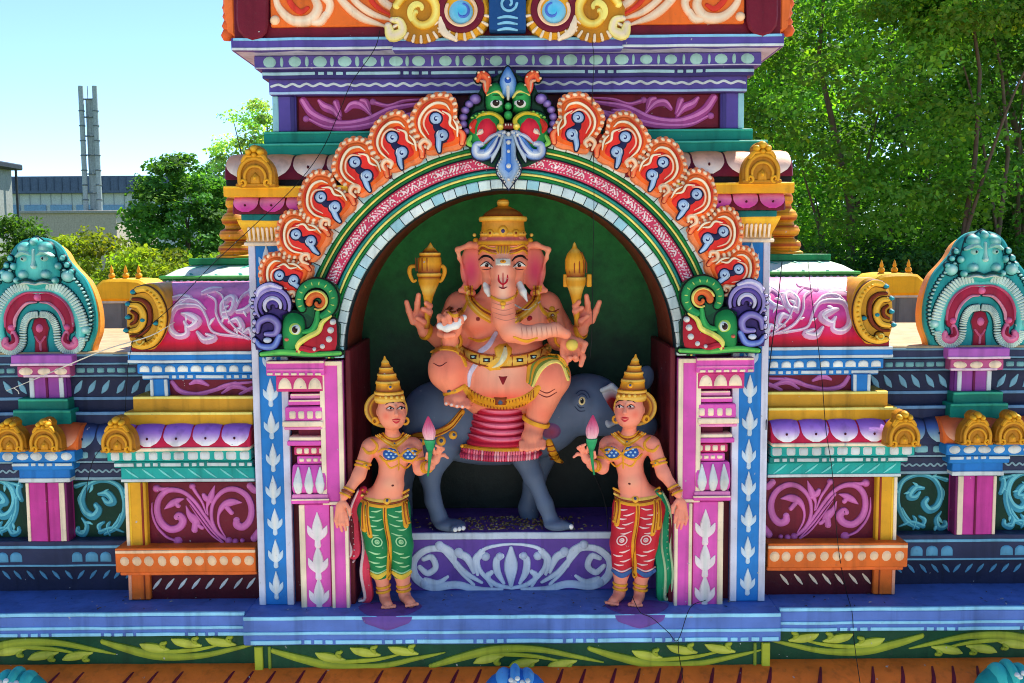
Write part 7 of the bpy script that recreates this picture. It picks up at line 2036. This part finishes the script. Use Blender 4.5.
# right: deep stand of maples
tree(838, 19, .16, 8.2, 2.7, 3.6, 230, 130, .095, G1, 'broad light green maple right of the purple tower, in front of the stand', far, seed=3, cr=(.5,.85))
tree(1010, 21, .17, 8.6, 2.2, 4.2, 200, 130, .10, G2, 'dense maple at the right edge of the picture, above the teal gable', far, seed=9, cr=(.5,.85))
tree(962, 17.5, .085, 10.6, 1.6, 1.9, 110, 130, .09, G3, 'tall tree with a bare visible trunk between the two maples', far, seed=14, low=-.5, cr=(.35,.6), limbs=1)
tree(990, 18.6, .075, 10.8, 1.8, 2.0, 110, 130, .09, G2, 'slim forked tree just right of the bare trunk, deep in the stand', far, seed=21, low=-.5, cr=(.35,.6), limbs=1)
tree(765, 26, .2, 9.0, 2.6, 5.0, 190, 130, .11, G2, 'tall dark tree directly behind the right edge of the purple tower', far, seed=31)
tree(900, 31, .2, 9.0, 4.4, 6.0, 230, 110, .13, G4, 'dark backmost tree filling the gaps of the stand', far, seed=41, cr=(.7,1.1))
tree(1085, 30, .2, 9.0, 3.8, 6.0, 190, 110, .13, G4, 'dark tree beyond the right edge, behind the edge maple', far, seed=44, cr=(.7,1.1))
tree(820, 34, .2, 9.2, 4.6, 6.4, 200, 110, .14, G4, 'shady tree low behind the broad maple', far, seed=47, cr=(.7,1.1))
tree(962, 28, .14, 6.4, 2.6, 2.6, 150, 110, .12, G4, 'low dark tree deep in the stand behind the bare trunks', far, seed=52, cr=(.5,.9))
tree(1000, 23, .1, 5.9, 2.0, 1.6, 120, 110, .10, G4, 'low dense bush-like tree between the right teal gable and the edge maple', far, seed=57, cr=(.4,.7), limbs=3)
for i,(px,D,rx) in enumerate(((800,16,1.5),(880,17,1.6),(950,16.5,1.4),(1020,17,1.6))):
    tree(px, D, .06, 4.6, rx, 1.5, 110, 100, .08, G4, ['shrub low behind the right pot finial','shrub behind the right rear parapet','shrub left of the right teal gable','shrub behind the right teal gable'][i], 'shrubs under the stand', seed=60+i, cr=(.35,.6), limbs=4)
# left: dark round tree, pale tree, bushes
tree(182, 38, .16, 6.9, 2.05, 2.7, 150, 120, .15, (78,124,54), 'dark green round tree standing between the chimney and the left pot finial', far, seed=71, cr=(.4,.75))
tree(262, 46, .2, 8.4, 2.3, 4.4, 170, 110, .15, (150,182,104), 'pale sunlit tree half hidden behind the left side of the purple tower', far, seed=75, cr=(.45,.85))
for i,(px,D,z,rx,rz,c) in enumerate(((92,17,5.6,.95,.75,(120,140,40)),(140,16,5.35,.95,.75,(112,136,40)),(200,17.5,5.3,1.1,.8,(100,130,40)),(10,18,5.9,.75,.75,(70,108,40)),(45,19,5.25,.9,.8,(96,124,44)),(165,21,5.3,1.2,.8,(104,130,44)))):
    tree(px, D, .05, z, rx, rz, 60, 80, .075, c, ['yellow-green bush right of the left teal gable, below the chimney','yellow-green bush above the left rear parapet','bright bush beside the left pot finial, above the pavilion roof','green bush at the left edge under the grey house','bush between the teal gable and the beige annex','bush just below the dark round tree'][i], 'bushes behind the left parapet', seed=80+i, cr=(.2,.38), limbs=5, up=.5, low=-1)

# ---- cables, twig, litter ----------------------------------------------
def cable(pts, label, r=.0015, col=(22,22,24), cat='cable'):
    W_ = [P(u,v,Y) for u,v,Y in pts]
    o = MB(); o.tube([tuple(p) for p in W_], r, col, 6, res=6)
    ob = o.build('hanging_cable'); tag(ob, label, cat, 'thin cables strung over the facade'); return ob
cable([(380,30,-.12),(374,50,-.12),(352,82,-.03),(340,110,.06),(322,150,-.08),(296,185,-.13),(262,218,-.15),(215,262,-.08),(170,308,-.04),(135,338,-.04)], 'thin black cable slanting from the tower cornice down to the left gold gable end')
cable([(133,340,-.04),(128,366,.10),(126,396,.14),(122,425,.10),(96,455,.02),(88,480,.12),(86,500,.14)], 'thin black cable hanging down the navy wall left of the left gold crest')
cable([(592,40,-.17),(594,62,-.14),(592,110,-.09),(594,180,-.08),(593,260,-.06),(592,330,-.05),(590,358,-.04)], 'thin dark cable hanging from the tower cornice across the right of the niche', r=.0013)
cable([(808,262,.10),(812,300,.02),(818,345,.02),(822,380,.06),(826,430,-.06),(832,470,-.02),(838,545,.0),(846,590,.06),(852,612,-.11),(854,640,-.12),(860,683,-.42)], 'black cable hanging down the right wing, the one nearer the right gold gable end')
cable([(782,262,.10),(778,300,.02),(772,345,.04),(768,385,.05),(766,430,-.02)], 'short black cable on the pink roof beside the right blue pilaster', r=.0022)
cable([(632,596,-.10),(640,612,-.15),(652,618,-.16),(668,632,-.16),(678,640,-.16),(690,608,-.13),(706,600,-.10)], 'tangled black cable lying over the ledge at the right attendant feet')
cable([(678,640,-.16),(679,655,-.15),(682,672,-.3),(684,690,-.42)], 'black cable end dropping from the ledge over the vine band')
cable([(591,470,.0),(600,488,.10),(606,508,.12),(608,530,.12)], 'thin wire dangling below the right lotus bud', r=.0016)
o = MB(); o.tube([tuple(P(u,v,Y)) for u,v,Y in [(6,391,.10),(40,377,.09),(80,360,.07),(110,348,.0),(150,336,-.03),(175,322,-.01)]], [.001,.002,.0022,.0024,.002,.001], (206,200,190), 6, res=4)
o.tube([tuple(P(u,v,Y)) for u,v,Y in [(14,388,.10),(18,391,.10),(19,394,.10)]], .002, (206,200,190), 6)
tag(o.build('dry_twig'), 'pale bare twig lying slanted across the left navy parapet', 'twig')
# grain and dry petals scattered on the plinth, crumbs on the ledge
mb = MB(); zp = zpt+.002
for i in range(420):
    x = random.gauss(-.02,.17); y = random.uniform(Yp+.03, Yp+.24); 
    if abs(x) > .5: continue
    a = random.uniform(0,PI); l = random.uniform(.004,.010); w_ = l*.45; ca, sa = math.cos(a), math.sin(a); h_ = random.uniform(.002,.006)
    V = [(x-l*ca,y-l*sa,zp),(x+w_*sa,y-w_*ca,zp+h_),(x+l*ca,y+l*sa,zp+.001),(x-w_*sa,y+w_*ca,zp+h_)]
    mb.add(V+[(q[0],q[1],zp-.001) for q in V], [(0,1,2,3),(0,4,5,1),(1,5,6,2),(2,6,7,3),(3,7,4,0)], random.choice([(170,140,90),(150,120,80),(190,170,130),(110,84,60)]))
lit = mb.build('scattered_grain'); tag(lit, 'brown grain and dry petals scattered on the purple plinth under the grey mount', 'litter', kind='stuff')
mb = MB()
for i in range(170):
    x = random.uniform(-2.3,2.3); y = random.uniform(-.09,.12)
    if abs(x) > .95 and random.random() < .4: continue
    l = random.uniform(.003,.012); a = random.uniform(0,PI); w_ = l*.4; ca, sa = math.cos(a), math.sin(a); zz = zfloor+.0015
    V = [(x-l*ca,y-l*sa,zz),(x+w_*sa,y-w_*ca,zz+.003),(x+l*ca,y+l*sa,zz+.001),(x-w_*sa,y+w_*ca,zz+.004)]
    mb.add(V, [(0,1,2,3)], random.choice([(90,70,50),(40,36,34),(190,184,170),(120,100,70)]))
lit = mb.build('dry_crumbs'); tag(lit, 'dry leaf crumbs and dust specks lying on the blue ledge', 'litter', kind='stuff')
# ================================================================= ground, forecourt and the hall under the roof
def sheet(name, x0, x1, y0, y1, z, mat):
    me = bpy.data.meshes.new(name); me.from_pydata([(x0,y0,z),(x1,y0,z),(x1,y1,z),(x0,y1,z)], [], [(0,1,2,3)]); me.materials.append(mat)
    o = bpy.data.objects.new(name, me); COL.objects.link(o); return tag(o, kind='structure')
sheet('ground', -900, 900, -400, 1800, 0, paint('grass ground', (92,110,58), scale=0.3, rough=0.9))
sheet('forecourt', -60, 60, -70, 6, .004, paint('pale gravel', (202,196,182), scale=0.4, rough=0.9, var=.12))
hall = thing('temple_hall', 'plain plastered hall under the painted roof facade', 'building', (0, 3, 0))
mb = MB(); zt_h = zfloor-.62
mb.box(-7, 7, .1, 9, 0, zt_h, (206,186,150)); mb.build('wall', hall)
mb = MB(); mb.box(-7.2, 7.2, -.02, 9.2, zt_h, zt_h+.12, 'dorange'); mb.build('eave_slab', hall)
# ================================================================= light, sky, exposure
SUN_EL, SUN_AZ = math.radians(56), math.radians(38)      # sun high behind the temple, a little to the right
w = bpy.data.worlds.new("World"); SC.world = w; w.use_nodes = True
nt = w.node_tree; bg = nt.nodes['Background']
sk = nt.nodes.new('ShaderNodeTexSky'); sk.sky_type = 'NISHITA'; sk.sun_disc = False
sk.sun_elevation = SUN_EL; sk.sun_rotation = SUN_AZ; sk.altitude = 1500; sk.air_density = 1.0; sk.dust_density = 0.0; sk.ozone_density = 6.0
nt.links.new(sk.outputs[0], bg.inputs[0]); bg.inputs[1].default_value = 0.11
sl = bpy.data.lights.new('sun', 'SUN'); sl.energy = 4.4; sl.angle = math.radians(0.5); sl.color = (1.0, 0.95, 0.86)
so = bpy.data.objects.new('sun', sl); COL.objects.link(so)
dv = Vector((math.sin(SUN_AZ)*math.cos(SUN_EL), math.cos(SUN_AZ)*math.cos(SUN_EL), math.sin(SUN_EL)))
so.rotation_euler = dv.to_track_quat('Z', 'Y').to_euler(); so.location = (0, 0, 30)
vs = SC.view_settings; SC.display_settings.display_device = 'sRGB'
vs.view_transform = 'Standard'; vs.look = 'None'; vs.gamma = 1; vs.exposure = 1.38; vs.use_curve_mapping = False
SC.cycles.max_bounces = 6; SC.cycles.diffuse_bounces = 4; SC.cycles.transparent_max_bounces = 8
SC.cycles.pixel_filter_type = 'BLACKMAN_HARRIS'; SC.cycles.filter_width = 1.05
